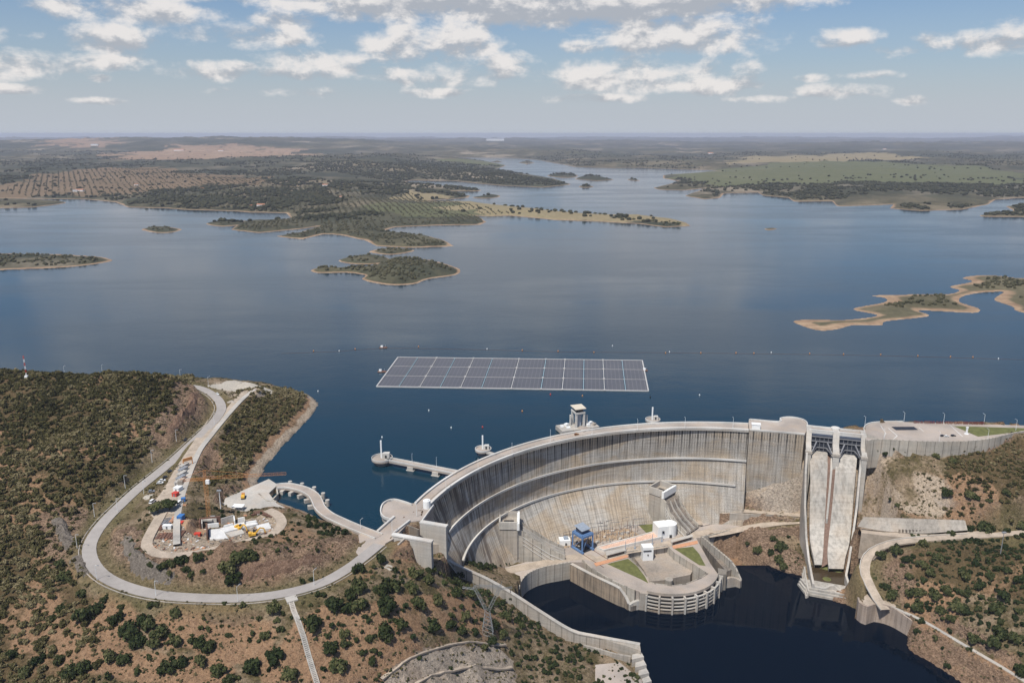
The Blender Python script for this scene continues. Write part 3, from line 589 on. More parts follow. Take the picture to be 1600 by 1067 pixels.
# water
def water(name,deep,polym,z,rgh,streak):
    m,t,b=newmat(name,rgh,0,.5); o=wpos(t); b.inputs['IOR'].default_value=1.333; b.inputs['Specular IOR Level'].default_value=.42 if streak else .17
    fl=t.scale(o,(1,1,0))
    st=t.noise(t.scale(fl,(.0010,.0035,0)),1.,4,.55,1.2); st2=t.noise(t.scale(fl,(.0022,.009,0)),1.,4,.6,1.2)
    calm=t.ramp(t.math('MULTIPLY_ADD',st2,.35,t.math('MULTIPLY',st,.65)),[(.44,0.),(.60,1.)])
    t.set(b.inputs['Base Color'],t.mix(t.math('MULTIPLY',calm,streak),deep,tuple(k*1.35 for k in deep)))
    t.set(b.inputs['Roughness'],t.math('MULTIPLY_ADD',calm,-.5*rgh*(streak>0),rgh))
    w1=t.noise(fl,.22,3,.65,.4); w2=t.noise(t.scale(fl,(.6,1.,1)),.045,3,.6,.5)
    bp=t.new('ShaderNodeBump'); bp.inputs['Distance'].default_value=1.
    t.set(bp.inputs['Strength'],t.math('MULTIPLY_ADD',calm,-.08*(streak>0),.17 if streak else .03)); t.set(bp.inputs['Height'],t.math('MULTIPLY_ADD',w1,.55,w2))
    t.l.new(bp.outputs[0],b.inputs['Normal'])
    mb=MB(); lo=[Vector((p[0],p[1],0)) for p in polym]; mb.v=[(p[0],p[1],z) for p in polym]
    for tr in tessellate_polygon([lo]):
        a,b2,c2=[polym[k] for k in tr]; cr=(b2[0]-a[0])*(c2[1]-a[1])-(b2[1]-a[1])*(c2[0]-a[0])
        mb.f.append(tuple(tr) if cr>0 else tuple(tr[::-1])); mb.m.append(0)
    return m,mb
m_,mb_=water('reservoir_water',(.004,.024,.040),[(-60000,560),(-330,560),(-260,600),(-215,560),(-205,480),(-150,455),(-100,470),(-78,480)]+[p[:2] for p in DAMMID]+[(207,653),(252,650),(300,650),(330,655),(500,655),(60000,655),(60000,40500),(-60000,40500)],0,.17,.6)
tag(mb_.build('reservoir_water',m_),kind='structure')
m_,mb_=water('river_water',(.0008,.004,.010),[(-80,150),(340,150),(340,900),(-80,900)],-90,.03,0.)
mb_=MB(); mb_.add([(-60,-690,-90),(380,-690,-90),(380,585,-90),(-60,585,-90)],[(0,1,2,3)])
tag(mb_.build('river_water',m_),kind='structure')
# haze
hm=D.materials.new('haze_air'); hm.use_nodes=True; tt=NT(hm); tt.n.remove(tt.n['Principled BSDF'])
pv=tt.new('ShaderNodeVolumePrincipled'); pv.inputs['Color'].default_value=(.82,.86,1,1); pv.inputs['Density'].default_value=4.2e-5; pv.inputs['Anisotropy'].default_value=.1
tt.l.new(pv.outputs[0],tt.n['Material Output'].inputs['Volume'])
mb=MB(); mb.box((0,19500,80),(140000,43000,364)); hz=mb.build('haze',hm); tag(hz,kind='stuff')
# ---- arch dam --------------------------------------------------------------
def P3(l,z): return PP(l,z)
# dam face concrete: block joints (uv.x = arc length), streaks and lift bands
m,t,b=newmat('dam_face_concrete',.92,0,.15)
uv=t.new('ShaderNodeUVMap').outputs[0]; sx=t.new('ShaderNodeSeparateXYZ'); t.set(sx.inputs[0],uv); U,V=sx.outputs[0],sx.outputs[1]
st=t.noise(t.scale(uv,(.55,.03,1)),1.,6,.65,.1,'2D'); st2=t.noise(t.scale(uv,(1.6,.05,1)),1.,4,.7,0,'2D')
bl=t.noise(t.scale(uv,(.03,.05,1)),1.,5,.6,.5,'2D'); gr=t.noise(t.scale(uv,(1.2,1.6,1)),1.,3,.7,0,'2D')
hb=t.noise(t.scale(uv,(.05,.9,1)),1.,3,.75,0,'2D')
c=t.mix(t.ramp(bl,[(.40,0.),(.62,1.)]),(.50,.465,.415),(.50,.40,.29))
c=t.mix(.68,c,t.ramp(st,[(.34,.5),(.55,1.),(.75,1.1)]),'MULTIPLY'); c=t.mix(.42,c,t.ramp(st2,[(.38,.55),(.55,1.)]),'MULTIPLY')
c=t.mix(.7,c,t.ramp(hb,[(.36,.72),(.55,1.04)]),'MULTIPLY')
# grid-like formwork staining that gathers on the lower right half
gx=t.math('ABSOLUTE',t.math('SUBTRACT',t.math('FRACT',t.math('DIVIDE',U,3.1)),.5)); gy=t.math('ABSOLUTE',t.math('SUBTRACT',t.math('FRACT',t.math('DIVIDE',V,2.6)),.5))
grid=t.math('MAXIMUM',t.math('GREATER_THAN',gx,.44),t.math('GREATER_THAN',gy,.43))
area=t.math('MULTIPLY',t.sm(t.math('MULTIPLY_ADD',bl,90.,U),225,300),t.ramp(gr,[(.42,0.),(.6,1.)]))
c=t.mix(t.math('MULTIPLY',area,.62),c,(.17,.15,.13)); c=t.mix(t.math('MULTIPLY',t.math('MULTIPLY',area,grid),.5),c,(.42,.38,.33))
jn=t.noise(t.scale(uv,(.02,.12,1)),1.,3,.6,0,'2D')
j=t.math('ABSOLUTE',t.math('SUBTRACT',t.math('FRACT',t.math('DIVIDE',U,6.9)),.5)); jw=t.math('MULTIPLY_ADD',jn,.24,-.01)
j1=t.math('LESS_THAN',t.math('SUBTRACT',.5,j),t.math('MULTIPLY',jw,.75))
j2=t.math('LESS_THAN',t.math('ABSOLUTE',t.math('SUBTRACT',j,.16)),t.math('MULTIPLY_ADD',jn,.15,-.045))
fade=t.sm(V,-26,2)
jm=t.math('MULTIPLY',t.math('MAXIMUM',j1,t.math('MULTIPLY',j2,.75)),t.math('MULTIPLY_ADD',fade,.75,.16))
c=t.mix(jm,c,(.045,.04,.036))
drk=t.math('MULTIPLY',t.ramp(t.noise(t.scale(uv,(.22,.03,1)),1.,4,.6,.3,'2D'),[(.47,0.),(.60,1.)]),t.math('SUBTRACT',1.,t.sm(U,60,130)))
c=t.mix(t.math('MULTIPLY',drk,.8),c,(.13,.10,.08))
t.set(b.inputs['Base Color'],c)
bp=t.new('ShaderNodeBump'); bp.inputs['Strength'].default_value=.4; bp.inputs['Distance'].default_value=.3; t.set(bp.inputs['Height'],gr); t.l.new(bp.outputs[0],b.inputs['Normal'])
M['face']=m
dam=thing('arch_dam','curved concrete arch dam with pale crest road and two ledges holding back the lake','dam',(150,645,-76))
def rbase(th): return 199.5
def face_r(th,z):  # radius of downstream face
    tr=math.radians(th); r0=float(R_DN(tr))+float(np.interp(th,[80,100,112,160],[1.,3.,5.,4.2])); r1=float(R_W1(tr))+1.9; r2=float(R_W2(tr))+1.9; r3=min(r2-3,201.)
    k=[(4.2,r0),(-2,r0),(Z1,r1),(Z2,r2),(-76,r3),(-98,r3-8)]
    for (za,ra),(zb,rb) in zip(k[:-1],k[1:]):
        if z<=za and z>=zb: return ra+(rb-ra)*(za-z)/(za-zb)
    return k[-1][1]
zs=[4.2,-2,-10,-18,Z1,-32,-39,Z2,-53,-60,-68,-76,-86,-98]; ths=np.linspace(TH0+1.2,TH1,110)
fm=MB(); rows=[[arcpt(th,face_r(th,z),z) for th in ths] for z in zs]
L=[0]
for i in range(1,len(ths)): L.append(L[-1]+math.dist(rows[4][i][:2],rows[4][i-1][:2]))
for a in range(len(zs)-1):
    A,B=rows[a],rows[a+1]
    for i in range(len(ths)-1):
        fm.add([B[i],B[i+1],A[i+1],A[i]],[(0,1,2,3)],[[(L[i],zs[a+1]),(L[i+1],zs[a+1]),(L[i+1],zs[a]),(L[i],zs[a])]])
fo=fm.build('face',M['face'],dam)
# weld the face for smooth shading
import bmesh
def weld(ob,smooth=True,dist=.001):
    bm=bmesh.new(); bm.from_mesh(ob.data); bmesh.ops.remove_doubles(bm,verts=bm.verts,dist=dist)
    for f in bm.faces: f.smooth=smooth
    bm.to_mesh(ob.data); bm.free()
weld(fo)
dn=arcline(R_DN,4); up=arcline(R_UP,4)
# body top with deck
mb=MB(); mb.strip([(p[0],p[1],4) for p in dn],[(p[0],p[1],4) for p in up][:]) ; 
mb=MB(); mb.strip([(p[0],p[1],4) for p in up],[(p[0],p[1],4) for p in dn]); mb.build('crest_road',M['deck'],dam)
mb=MB()
mb.strip([(p[0],p[1],4) for p in dn],[(p[0],p[1],2.6) for p in dn],uvs=True)      # fascia under parapet
inn=[arcpt(t_,face_r(t_,3)+.4,2.6) for t_ in np.linspace(TH0,TH1,90)]
mb.strip([(p[0],p[1],2.6) for p in dn],inn)
mb.strip([(p[0],p[1],-20) for p in up],[(p[0],p[1],4) for p in up],uvs=True)
mb.build('crest_fascia',M['conc_l'],dam)
def par(line,side,name='parapet',h=1.3,w=1.5,parent=dam,dz=0,mat='parapet'):
    # side +1 keeps left of line
    mb=MB(); mb.sweep([(p[0],p[1],p[2]+dz) for p in line],[(0,-.6),(w*side,-.6),(w*side,h),(0,h)] if side<0 else [(0,-.6),(0,h),(w*side,h),(w*side,-.6)])
    return mb.build(name,M[mat],parent)
# lines run left->right; upstream is on the left of the direction
par(dn,1,w=1.9); par(up,-1,w=1.5)
# raised kerb line between road and footway
mb=MB(); k1=arcline(R_DN,4,4.0); k2=arcline(R_DN,4,4.5); mb.strip([(p[0],p[1],4.12) for p in k2],[(p[0],p[1],4.12) for p in k1]); mb.strip([(p[0],p[1],4.0) for p in k2],[(p[0],p[1],4.12) for p in k2]); mb.build('kerb',M['conc_d'],dam)
# ledges
def ledge(R,z,t0,t1,name):
    line=[arcpt(t_,float(R(math.radians(t_))),z) for t_ in np.linspace(t0,t1,100)]
    mb=MB(); mb.sweep(line,[(0,-.8),(0,.9),(.5,.9),(.5,.1),(2.6,.1),(2.6,-.8)]); return mb.build(name,M['parapet'],dam)
ledge(R_W1,Z1,ang(P(699,830,Z1)),TH1,'ledge')
ledge(R_W2,Z2,ang(P(716,872,Z2)),ang(P(1149,758,Z2)),'ledge')
# right abutment block (gravity block)
blk=thing('gravity_block','tall flat faced concrete block between the arch and the spillway gates','dam block',(230,652,-46))
a=P(1171,672,4.2); bq=P(1257,679,4.2)
front=[a[:2],bq[:2]]; dirv=norm2((bq[0]-a[0],bq[1]-a[1])); nb_=(-dirv[1],dirv[0])
def along(p,d,s,n): return (p[0]+d[0]*s+nb_[0]*n,p[1]+d[1]*s+nb_[1]*n)
Lb=math.dist(a[:2],bq[:2])
mb=MB(); fr=[(a[0],a[1]),(bq[0],bq[1])]; q0=along(a,dirv,0,21); q1=along(a,dirv,Lb,21)
mb.prism([a[:2],bq[:2],q1,q0],-80,4.0)
o1=mb.build('block_body',M['conc'],blk)
# face sheet with its own staining, slightly proud
mb=MB(); A=(a[0]-nb_[0]*.15,a[1]-nb_[1]*.15); B=(bq[0]-nb_[0]*.15,bq[1]-nb_[1]*.15)
mb.add([(A[0],A[1],-80),(B[0],B[1],-80),(B[0],B[1],3.6),(A[0],A[1],3.6)],[(0,1,2,3)],[[(300,-80),(300+Lb,-80),(300+Lb,3.6),(300,3.6)]]); mb.build('downstream_face',M['face'],blk)
par([a,bq],1,parent=blk,w=.9,h=1.1)
# upstream rounded platform with parapet
plat=PP([(1170,657),(1172,656),(1217,659.5),(1218,655),(1228,652.6),(1241,653),(1254,656),(1261,661),(1262.5,668)],4)
mb=MB(); mb.prism([p[:2] for p in plat]+[bq[:2],a[:2]],-25,4.02); mb.build('platform',M['deck'],blk)
par(catmull(plat,2),-1,parent=blk,w=.8,h=1.3)
mb=MB(); c_=P(1181,669,4); mb.box((c_[0],c_[1],4.0),(7,5,4),math.atan2(dirv[1],dirv[0]),z0=True); mb.box((c_[0],c_[1],8.0),(7.6,5.6,.3),math.atan2(dirv[1],dirv[0]),z0=True); mb.build('access_hut',M['white'],blk)
# ---- left abutment ---------------------------------------------------------
ab=thing('left_abutment','pale abutment with open chute bays and rounded platform at the left end of the arch','abutment',P(640,830,4))
# deck
LD=PP([(643,791),(600,824),(588,834),(575,842),(545,858),(560,872),(590,853),(612,848),(636,838),(616,833),(638,814),(656,812),(670,790)],4)
mb=MB(); mb.prism([p[:2] for p in PP([(644,786),(590,832),(582,838),(600,850),(614,842),(640,815),(657,813),(677,789),(668,786)],4)],-8,4.03); mb.build('deck',M['deck'],ab)
rp=PP([(643,790),(632,786),(616,782),(606,784),(599,789),(596,797),(597,805),(603,810),(612,812),(620,809)],4)
mb=MB(); mb.prism([p[:2] for p in rp],-6,4.05); mb.build('turning_platform',M['deck'],ab)
par(catmull(rp[:9],2),-1,parent=ab,w=.8,h=1.3,dz=.05,name='platform_parapet') 
mb=MB(); ol=offset(catmull(rp[:9],2),.1); mb.strip([(p[0],p[1],-6) for p in ol],[(p[0],p[1],4) for p in ol],uvs=True); mb.build('platform_wall',M['conc_l'],ab)
mb=MB(); mb.wall(PP([(616,808.5),(590,831.5)],4),1.6,3.5,5.4); mb.build('parapet',M['parapet'],ab)
mb=MB(); mb.wall(PP([(640,814.5),(616,833.5)],4),1.4,-2,5.3); mb.build('parapet',M['parapet'],ab)
mb=MB(); mb.wall(PP([(677,790),(659,815)],4),1.0,3.5,5.0); mb.build('parapet',M['parapet'],ab)
# chute bay walls
def slab(name,l,z1,th,zb,mat='conc_l',parent=ab):
    mb=MB(); mb.wall(PP(l,z1),th,zb,z1); return mb.build(name,M[mat],parent)
slab('bay_wall',[(657,815),(698,822)],6,2.6,-20); slab('bay_wall',[(614,834.5),(675,846)],6,2.6,-19)
mb=MB(); mb.wall(PP([(657,814.6),(699,821.8)],6.02),3.4,5.6,6.5); mb.build('wall_coping',M['parapet'],ab)
mb=MB(); mb.wall(PP([(613,834.2),(676,845.8)],6.02),3.4,5.6,6.5); mb.build('wall_coping',M['parapet'],ab)
# sloped face between the arch and the bay wall
s0=P(677,790,4); s1=P(659,816,4); s2=P(672,800,-2)
# bay floor, divider and lip
f=[P(628,836,-2)[:2],P(650,818,-2)[:2],P(697,828,-8)[:2],P(676,850,-8)[:2]]
mb=MB(); mb.prism([P(640,832,-7)[:2],P(655,822,-7)[:2],P(697,833,-7)[:2],P(690,850,-7)[:2],P(676,850,-7)[:2],P(650,845,-7)[:2]],-30,-7); mb.build('bay_floor',M['conc'],ab)
mb=MB(); mb.wall([P(660,841,-5),P(674,829,-5)],1.6,-12,-3.2); mb.build('bay_divider',M['conc_l'],ab)
mb=MB(); mb.box(P(682,836,-5),(9,7,4),.6,z0=True); mb.build('gate_housing',M['conc_l'],ab); mb=MB(); mb.box((P(682,836,-5)[0]+1,P(682,836,-5)[1]-3.6,-4.6),(6.5,.6,3.0),.6,z0=True); mb.build('gate_opening',M['darkhole'],ab)
c_=P(682,842,-9); mb=MB(); mb.cyl((c_[0],c_[1],-17),5.6,9.0,20); mb.build('spout',M['conc_l'],ab)
mb=MB(); mb.wall([P(633,829,-1),P(655,838,-1)],.8,-12,4); mb.build('bay_shadow_wall',M['conc_d'],ab)  # dark wall stands in for the shaded openings under the deck
# lower buttress faces
mb=MB(); mb.prism([P(676,846,-20)[:2],P(699,823,-20)[:2],P(704,832,-30)[:2],P(690,868,-30)[:2]],-50,-17); mb.build('lower_buttress',M['conc'],ab)
# wing wall left of the bays
mb=MB(); w0=P(636,839,5.2); w1=P(622,857,1); mb.wall(catmull([w0,((w0[0]+w1[0])/2,(w0[1]+w1[1])/2,4),w1],4),1.2,-12,[5.6,5.2,4.,3,2,1.6][:len(catmull([w0,((w0[0]+w1[0])/2,(w0[1]+w1[1])/2,4),w1],4))]+[1.2]*max(0,len(catmull([w0,((w0[0]+w1[0])/2,(w0[1]+w1[1])/2,4),w1],4))-6)); mb.build('wing_wall',M['conc'],ab)
mb=MB(); mb.cyl(P(667,793,4),2.6,5.5,14); mb.cyl((P(667,793,4)[0],P(667,793,4)[1],9.5),1.6,.6,14); tag(mb.build('round_hut',M['white']),'small round white hut at the left end of the arch crest road','hut')
# plaza apron joining the roads
mb=MB(); mb.prism([p[:2] for p in PP([(592,832.5),(566,829),(560,836),(562,850),(556,862),(566,874),(590,860),(602,851),(600,838)],4)],2.0,3.98); tag(mb.build('plaza_pavement',M['deck']),kind='structure')
# ---- guide wall along the river -------------------------------------------
gw=thing('river_guide_wall','long stained concrete guide wall stepping down from the arch dam to the dark river','retaining wall',WALLT[3])
wl=catmull(WALLT,5); mb=MB(); zt=[p[2] for p in wl]; mb.wall(wl,2.0,[min(z-16,-70) if i>len(wl)*.0 else z-20 for i,z in enumerate(zt)],zt); 
mb.build('wall_body',M['conc_j'],gw)
mb=MB(); cp=[(p[0],p[1],p[2]+.02) for p in wl]; mb.sweep(cp,[(-1.4,-.5),(1.4,-.5),(1.4,.25),(-1.4,.25)][::1]); mb.build('wall_coping',M['conc_l'],gw)
mb=MB(); e0=P(932,994,-76.5); e1=P(1000,1007,-77); e2=P(985,1035,-83); mb.prism([e0[:2],e1[:2],P(1001,1022,-80)[:2],P(985,1012,-78)[:2]],-100,-77.3); mb.build('end_pier',M['conc'],gw)
mb=MB()
for k in range(4):
    a0=P(988+k*5,1020+k*12,-79-k*2); a1=P(1002+k*4,1016+k*12,-79-k*2); mb.prism([a0[:2],a1[:2],(a1[0]+1,a1[1]-5),(a0[0]-1,a0[1]-5)],-100,-80-k*2.2)
mb.build('landing_steps',M['conc_l'],gw)
mb=MB(); mb.wall(catmull(PP([(912,1010,-82),(935,1018,-83),(962,1028,-84),(985,1034,-85)]),4),1.4,-100,-80.5); mb.build('lower_wall',M['conc'],gw)
mb=MB(); mb.prism([p[:2] for p in PP([(930,1038),(968,1034),(990,1052),(1003,1062),(1003,1090),(930,1090)],-84)],-99,-84); tag(mb.build('river_landing',M['deck']),kind='structure')
# ---- power station ---------------------------------------------------------
YZ=-76
ps=thing('power_station','round fronted concrete power station with open beam gallery standing in the dark river','power station',P(1010,880,YZ))
def z4(l,z=YZ): return [P(760+a/4,740+b/4,z) for a,b in l]       # surveyed on the enlarged view
def xy(l): return [p[:2] for p in l]
quay=catmull(z4([(60,615),(120,655),(205,735)]),3)
qin=catmull(z4([(207,733),(209,700),(225,665),(255,632),(310,603),(380,582),(450,570),(527,556)]),3)
rq=catmull(z4([(1345,398),(1400,388),(1480,368),(1560,345),(1660,322)]),3)
# left loop road with quay + yard slab
rin=catmull(z4([(200,738),(120,668),(60,618)]),3)
top=z4([(60,600),(250,550),(400,540)])+[P(800,868,YZ),P(850,846,YZ),P(900,832,YZ),P(960,824,YZ),P(1022,808,YZ),P(1060,808,YZ),P(1110,818,YZ)]
rqn=z4([(1700,280),(1560,290),(1400,318),(1300,340)])
hole=z4([(865,492),(1130,450),(1180,500),(1290,565),(1385,625),(1345,652),(1250,690),(1160,702),(1060,690),(1020,680),(1005,645),(950,580),(895,530)])
outer=z4([(60,612),(200,738)])+qin+z4([(535,552),(600,552),(660,600),(760,660),(850,705),(940,730),(985,742)])
front=[]
# semicircular gallery front: fit circle through three surveyed points
def circ3(a,b,c):
    ax,ay=a[:2]; bx,by=b[:2]; cx_,cy_=c[:2]; d=2*(ax*(by-cy_)+bx*(cy_-ay)+cx_*(ay-by))
    ux=((ax*ax+ay*ay)*(by-cy_)+(bx*bx+by*by)*(cy_-ay)+(cx_*cx_+cy_*cy_)*(ay-by))/d; uy=((ax*ax+ay*ay)*(cx_-bx)+(bx*bx+by*by)*(ax-cx_)+(cx_*cx_+cy_*cy_)*(bx-ax))/d
    return ux,uy,math.hypot(ax-ux,ay-uy)
g0,g1,g2=z4([(1005,735),(1210,755),(1446,625)])
ux,uy,gr_=circ3(g0,g1,g2); A0=math.atan2(g0[1]-uy,g0[0]-ux); A1=math.atan2(g2[1]-uy,g2[0]-ux)
if A1<A0: A1+=2*math.pi
def gp(t_,r,z): a_=A0+(A1-A0)*t_; return (ux+r*math.cos(a_),uy+r*math.sin(a_),z)
front=[gp(t_,gr_,YZ) for t_ in np.linspace(0,1,40)]
yard_poly=outer+front+z4([(1400,560),(1310,400)])+rq+rqn+top[::-1]
mb=MB(); mb.prism(xy(yard_poly),-98,YZ,holes=[xy(hole)]); tag(mb.build('yard_platform',[M['deck']]),kind='structure')
mb=MB(); ql=offset(qin,-.25); mb.strip([(p[0],p[1],-98) for p in ql],[(p[0],p[1],YZ+.9) for p in ql],uvs=True); q2=offset(qin,.6); mb.strip([(p[0],p[1],YZ+.9) for p in ql],[(p[0],p[1],YZ+.9) for p in q2]); mb.strip([(p[0],p[1],YZ+.9) for p in q2],[(p[0],p[1],YZ) for p in q2])
M['conc_q']=concrete('quay_concrete',(.46,.42,.36),joint=7,dark=.6,streak=.5)
tag(mb.build('quay_wall',M['conc_q']),'curved pale quay wall with dark joints below the left loop road','quay wall')
mb=MB(); ql=offset(rq,-.25); mb.strip([(p[0],p[1],-98) for p in ql],[(p[0],p[1],YZ+1.2) for p in ql],uvs=True); q2=offset(rq,.6); mb.strip([(p[0],p[1],YZ+1.2) for p in ql],[(p[0],p[1],YZ+1.2) for p in q2]); mb.strip([(p[0],p[1],YZ+1.2) for p in q2],[(p[0],p[1],YZ) for p in q2]); tag(mb.build('quay_wall',M['conc_q']),'curved quay wall below the road right of the power station, facing a narrow dark inlet','quay wall')
# service road sheet across the yard
road=catmull(z4([(70,612),(170,645),(260,595),(400,558),(560,520),(640,495)]),4)
mb=MB(); R1=catmull(z4([(110,610),(230,585),(380,553),(540,522),(640,520),(700,535),(860,485),(1000,462),(1130,440),(1230,400),(1350,370),(1420,358)],YZ+.03),4)
mb.strip(offset(R1,-4.5),offset(R1,4.5)); tag(mb.build('power_station_road',M['gravel_road']),kind='structure')
# sunken tailrace floor
mb=MB(); fl_=z4([(925,520),(1125,465),(1300,585),(1275,625),(1110,660),(1020,668),(985,600)],-81.5); mb.prism(xy(fl_),-97,-82); mb.build('sunken_floor',concrete('worn_floor',(.36,.31,.26),dark=.6,streak=.5),ps)
hl=hole+[hole[0]]; mb=MB(); mb.strip([(p[0],p[1],-98) for p in hl],[(p[0],p[1],YZ+.02) for p in hl],uvs=True)
hl_in=offset(hl,.0)
mb=MB(); n_=len(hole)
cxh=sum(p[0] for p in hole)/n_; cyh=sum(p[1] for p in hole)/n_
shr=lambda p,k:(p[0]+(cxh-p[0])*k,p[1]+(cyh-p[1])*k)
ring=[shr(p,.012) for p in hole]; mb.strip([(p[0],p[1],YZ+.7) for p in ring],[(p[0],p[1],-98) for p in ring],uvs=True,closed=True)
out2=[shr(p,-.004) for p in hole]; mb.strip([(p[0],p[1],YZ+.7) for p in out2],[(p[0],p[1],YZ+.7) for p in ring],closed=True); mb.strip([(p[0],p[1],YZ-.1) for p in out2],[(p[0],p[1],YZ+.7) for p in out2],closed=True)
mb.build('basin_wall',M['conc_q'],ps)
c_=P(760+1140/4,740+672/4,-83); mb=MB(); mb.cyl((c_[0],c_[1],-98),3.2,17,18); mb.build('round_pier',M['conc'],ps)
# lift tower
c_=P(1011,874,-82); mb=MB(); mb.box((c_[0],c_[1]+2,-82),(8.6,7,11.5),.12,z0=True); mb.build('lift_tower',M['white'],ps)
mb=MB(); mb.box((c_[0]-.3,c_[1]-1.75,-73.3),(6.6,.5,.9),.12); mb.box((c_[0]+.3,c_[1]-1.75,-77),(.9,.4,1.2),.12); mb.build('tower_window',M['glass'],ps)
# gallery ring
mb=MB(); 
mb.strip([gp(t_,gr_+.6,YZ+.05) for t_ in np.linspace(0,1,50)][::1],[gp(t_,gr_-6.5,YZ+.05) for t_ in np.linspace(0,1,50)])
mb.strip([gp(t_,gr_+.6,YZ-1.1) for t_ in np.linspace(0,1,50)],[gp(t_,gr_+.6,YZ+.05) for t_ in np.linspace(0,1,50)])
mb.build('gallery_roof',M['deck'],ps)
mb=MB(); mb.sweep([gp(t_,gr_+.6,YZ+.05) for t_ in np.linspace(0,1,50)],[(0,0),(0,1.0),(.5,1.0),(.5,0)][::-1]); mb.build('gallery_parapet',M['conc'],ps)
mb=MB(); mb.strip([gp(t_,gr_+.02,-98) for t_ in np.linspace(0,1,50)],[gp(t_,gr_+.02,YZ-1) for t_ in np.linspace(0,1,50)]); mb.build('gallery_back_wall',M['darkhole'],ps)  # dark sheet paints the shade seen behind the open beams
for k in range(9):
    t_=.008+k*.123; mb=MB(); a_=A0+(A1-A0)*t_; c=(ux+(gr_+2.2)*math.cos(a_),uy+(gr_+2.2)*math.sin(a_)); mb.box((c[0],c[1],-98),(3.8,1.3,21.2),a_,z0=True); mb.build('gallery_pillar',M['conc_l'],ps)
for z in (-78.2,-81.2,-84.0,-86.8):
    mb=MB(); mb.sweep([gp(t_,gr_+3.2,z) for t_ in np.linspace(0,.99,50)],[(0,-.35),(0,.35),(1.3,.35),(1.3,-.35)][::-1]); mb.build('gallery_beam',M['conc_l'],ps)
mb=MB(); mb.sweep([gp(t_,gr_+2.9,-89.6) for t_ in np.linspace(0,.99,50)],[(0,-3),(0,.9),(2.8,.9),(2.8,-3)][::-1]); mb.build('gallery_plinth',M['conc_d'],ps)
# guide walls either side
def gwall(name,l,th,zt,mat='conc',zb=-98,cope=True,label=None):
    ln=z4(l); mb=MB(); mb.wall(ln,th,zb,zt); o_=mb.build(name,M[mat],None if label else ps)
    return o_
mb=MB(); g=[P(760+a/4,740+b/4,z) for a,b,z in [(530,562,YZ+.4),(680,640,YZ+.3),(835,716,YZ),(870,765,-81),(892,812,-85)]]; gl=catmull(g,3); mb.wall(gl,2.2,-98,[p[2] for p in gl]); mb.build('guide_wall',concrete('weed_stained_concrete',(.34,.275,.21),joint=8,dark=.5,streak=.9),ps)
mb=MB(); mb.sweep([(p[0],p[1],p[2]+.02) for p in gl],[(-1.35,0),(1.35,0),(1.35,.4),(-1.35,.4)]); mb.build('wall_coping',M['conc_l'],ps)
mb=MB(); g=[P(760+a/4,740+b/4,z) for a,b,z in [(892,815,-85),(915,800,-84),(940,790,-82.6),(970,785,-83)]]+[P(760+1000/4,740+770/4,-83)]; gl=catmull(g,2); mb.wall(gl,2.4,-98,[p[2] for p in gl]); mb.build('wave_wall',M['conc_l'],ps)
mb=MB(); mb.prism(xy(z4([(850,712),(1000,752),(1002,790),(905,815)],-84)),-98,-86); mb.build('side_bay',M['conc_d'],ps)
mb=MB(); mb.prism(xy(z4([(925,725),(1008,735),(1006,780),(960,775)],-80)),-98,YZ-.02); mb.build('end_block',M['conc'],ps)
# slot between wall and station: tall inner wall face
ln=z4([(600,548),(660,600),(760,660),(860,708),(930,735)]); mb=MB(); mb.wall(ln,.8,-90,YZ+1.5); mb.build('slot_wall',M['conc_q'],ps)
# right wing
rw=thing('wing_wall_structure','long stained concrete wing wall with a walkway slot right of the power station','wing wall',z4([(1450,540)])[0])
mb=MB(); g=[P(760+a/4,740+b/4,z) for a,b,z in [(1345,388,YZ+2),(1430,460,YZ+2),(1530,545,YZ+2),(1570,610,-79),(1592,660,-84)]]; gl=catmull(g,3); mb.wall(gl,1.6,-98,[p[2] for p in gl]); mb.build('wing_wall',M['conc_q'],rw)
mb=MB(); mb.prism(xy(z4([(1300,398),(1345,392),(1560,600),(1500,625)],-82)),-98,-80); mb.build('walkway_floor',M['conc_d'],rw)
mb=MB(); mb.prism(xy(z4([(1445,600),(1500,612),(1500,640),(1450,640)],-78)),-98,YZ-.3); mb.build('end_block',M['conc_q'],rw)
mb=MB(); g=[P(760+a/4,740+b/4,z) for a,b,z in [(1495,655,-82.5),(1520,645,-81.5),(1560,650,-83),(1592,668,-84)]]; gl=catmull(g,2); mb.wall(gl,2.4,-98,[p[2] for p in gl]); mb.build('wave_wall',M['conc'],rw)
# lawn and terracotta strips
lawn=z4([(755,562),(885,530),(940,575),(990,640),(1012,682),(960,655),(860,610)],YZ+.1)
mb=MB(); mb.prism(xy(lawn),YZ-.2,YZ+.12); tag(mb.build('lawn',M['grass']),kind='structure')
mb=MB(); mb.prism(xy(z4([(1175,468),(1290,455),(1330,500),(1370,575),(1330,570)],YZ)),YZ-.2,YZ+.11); tag(mb.build('lawn',M['grass']),kind='structure')
mb=MB(); mb.prism(xy(z4([(925,292),(1045,285),(1062,355),(1000,370)],YZ)),YZ-.2,YZ+.11); tag(mb.build('lawn',M['grass']),kind='structure')
for l,lab in (([(672,560),(885,505),(890,520),(685,578)],'terracotta paved strip beside the left lawn of the power station'),([(1160,452),(1318,418),(1322,436),(1172,470)],'terracotta paved strip with round skylights above the small right lawn')):
    mb=MB(); mb.prism(xy(z4(l,YZ)),YZ-.2,YZ+.35); tag(mb.build('paved_strip',M['terra']),lab,'paving')
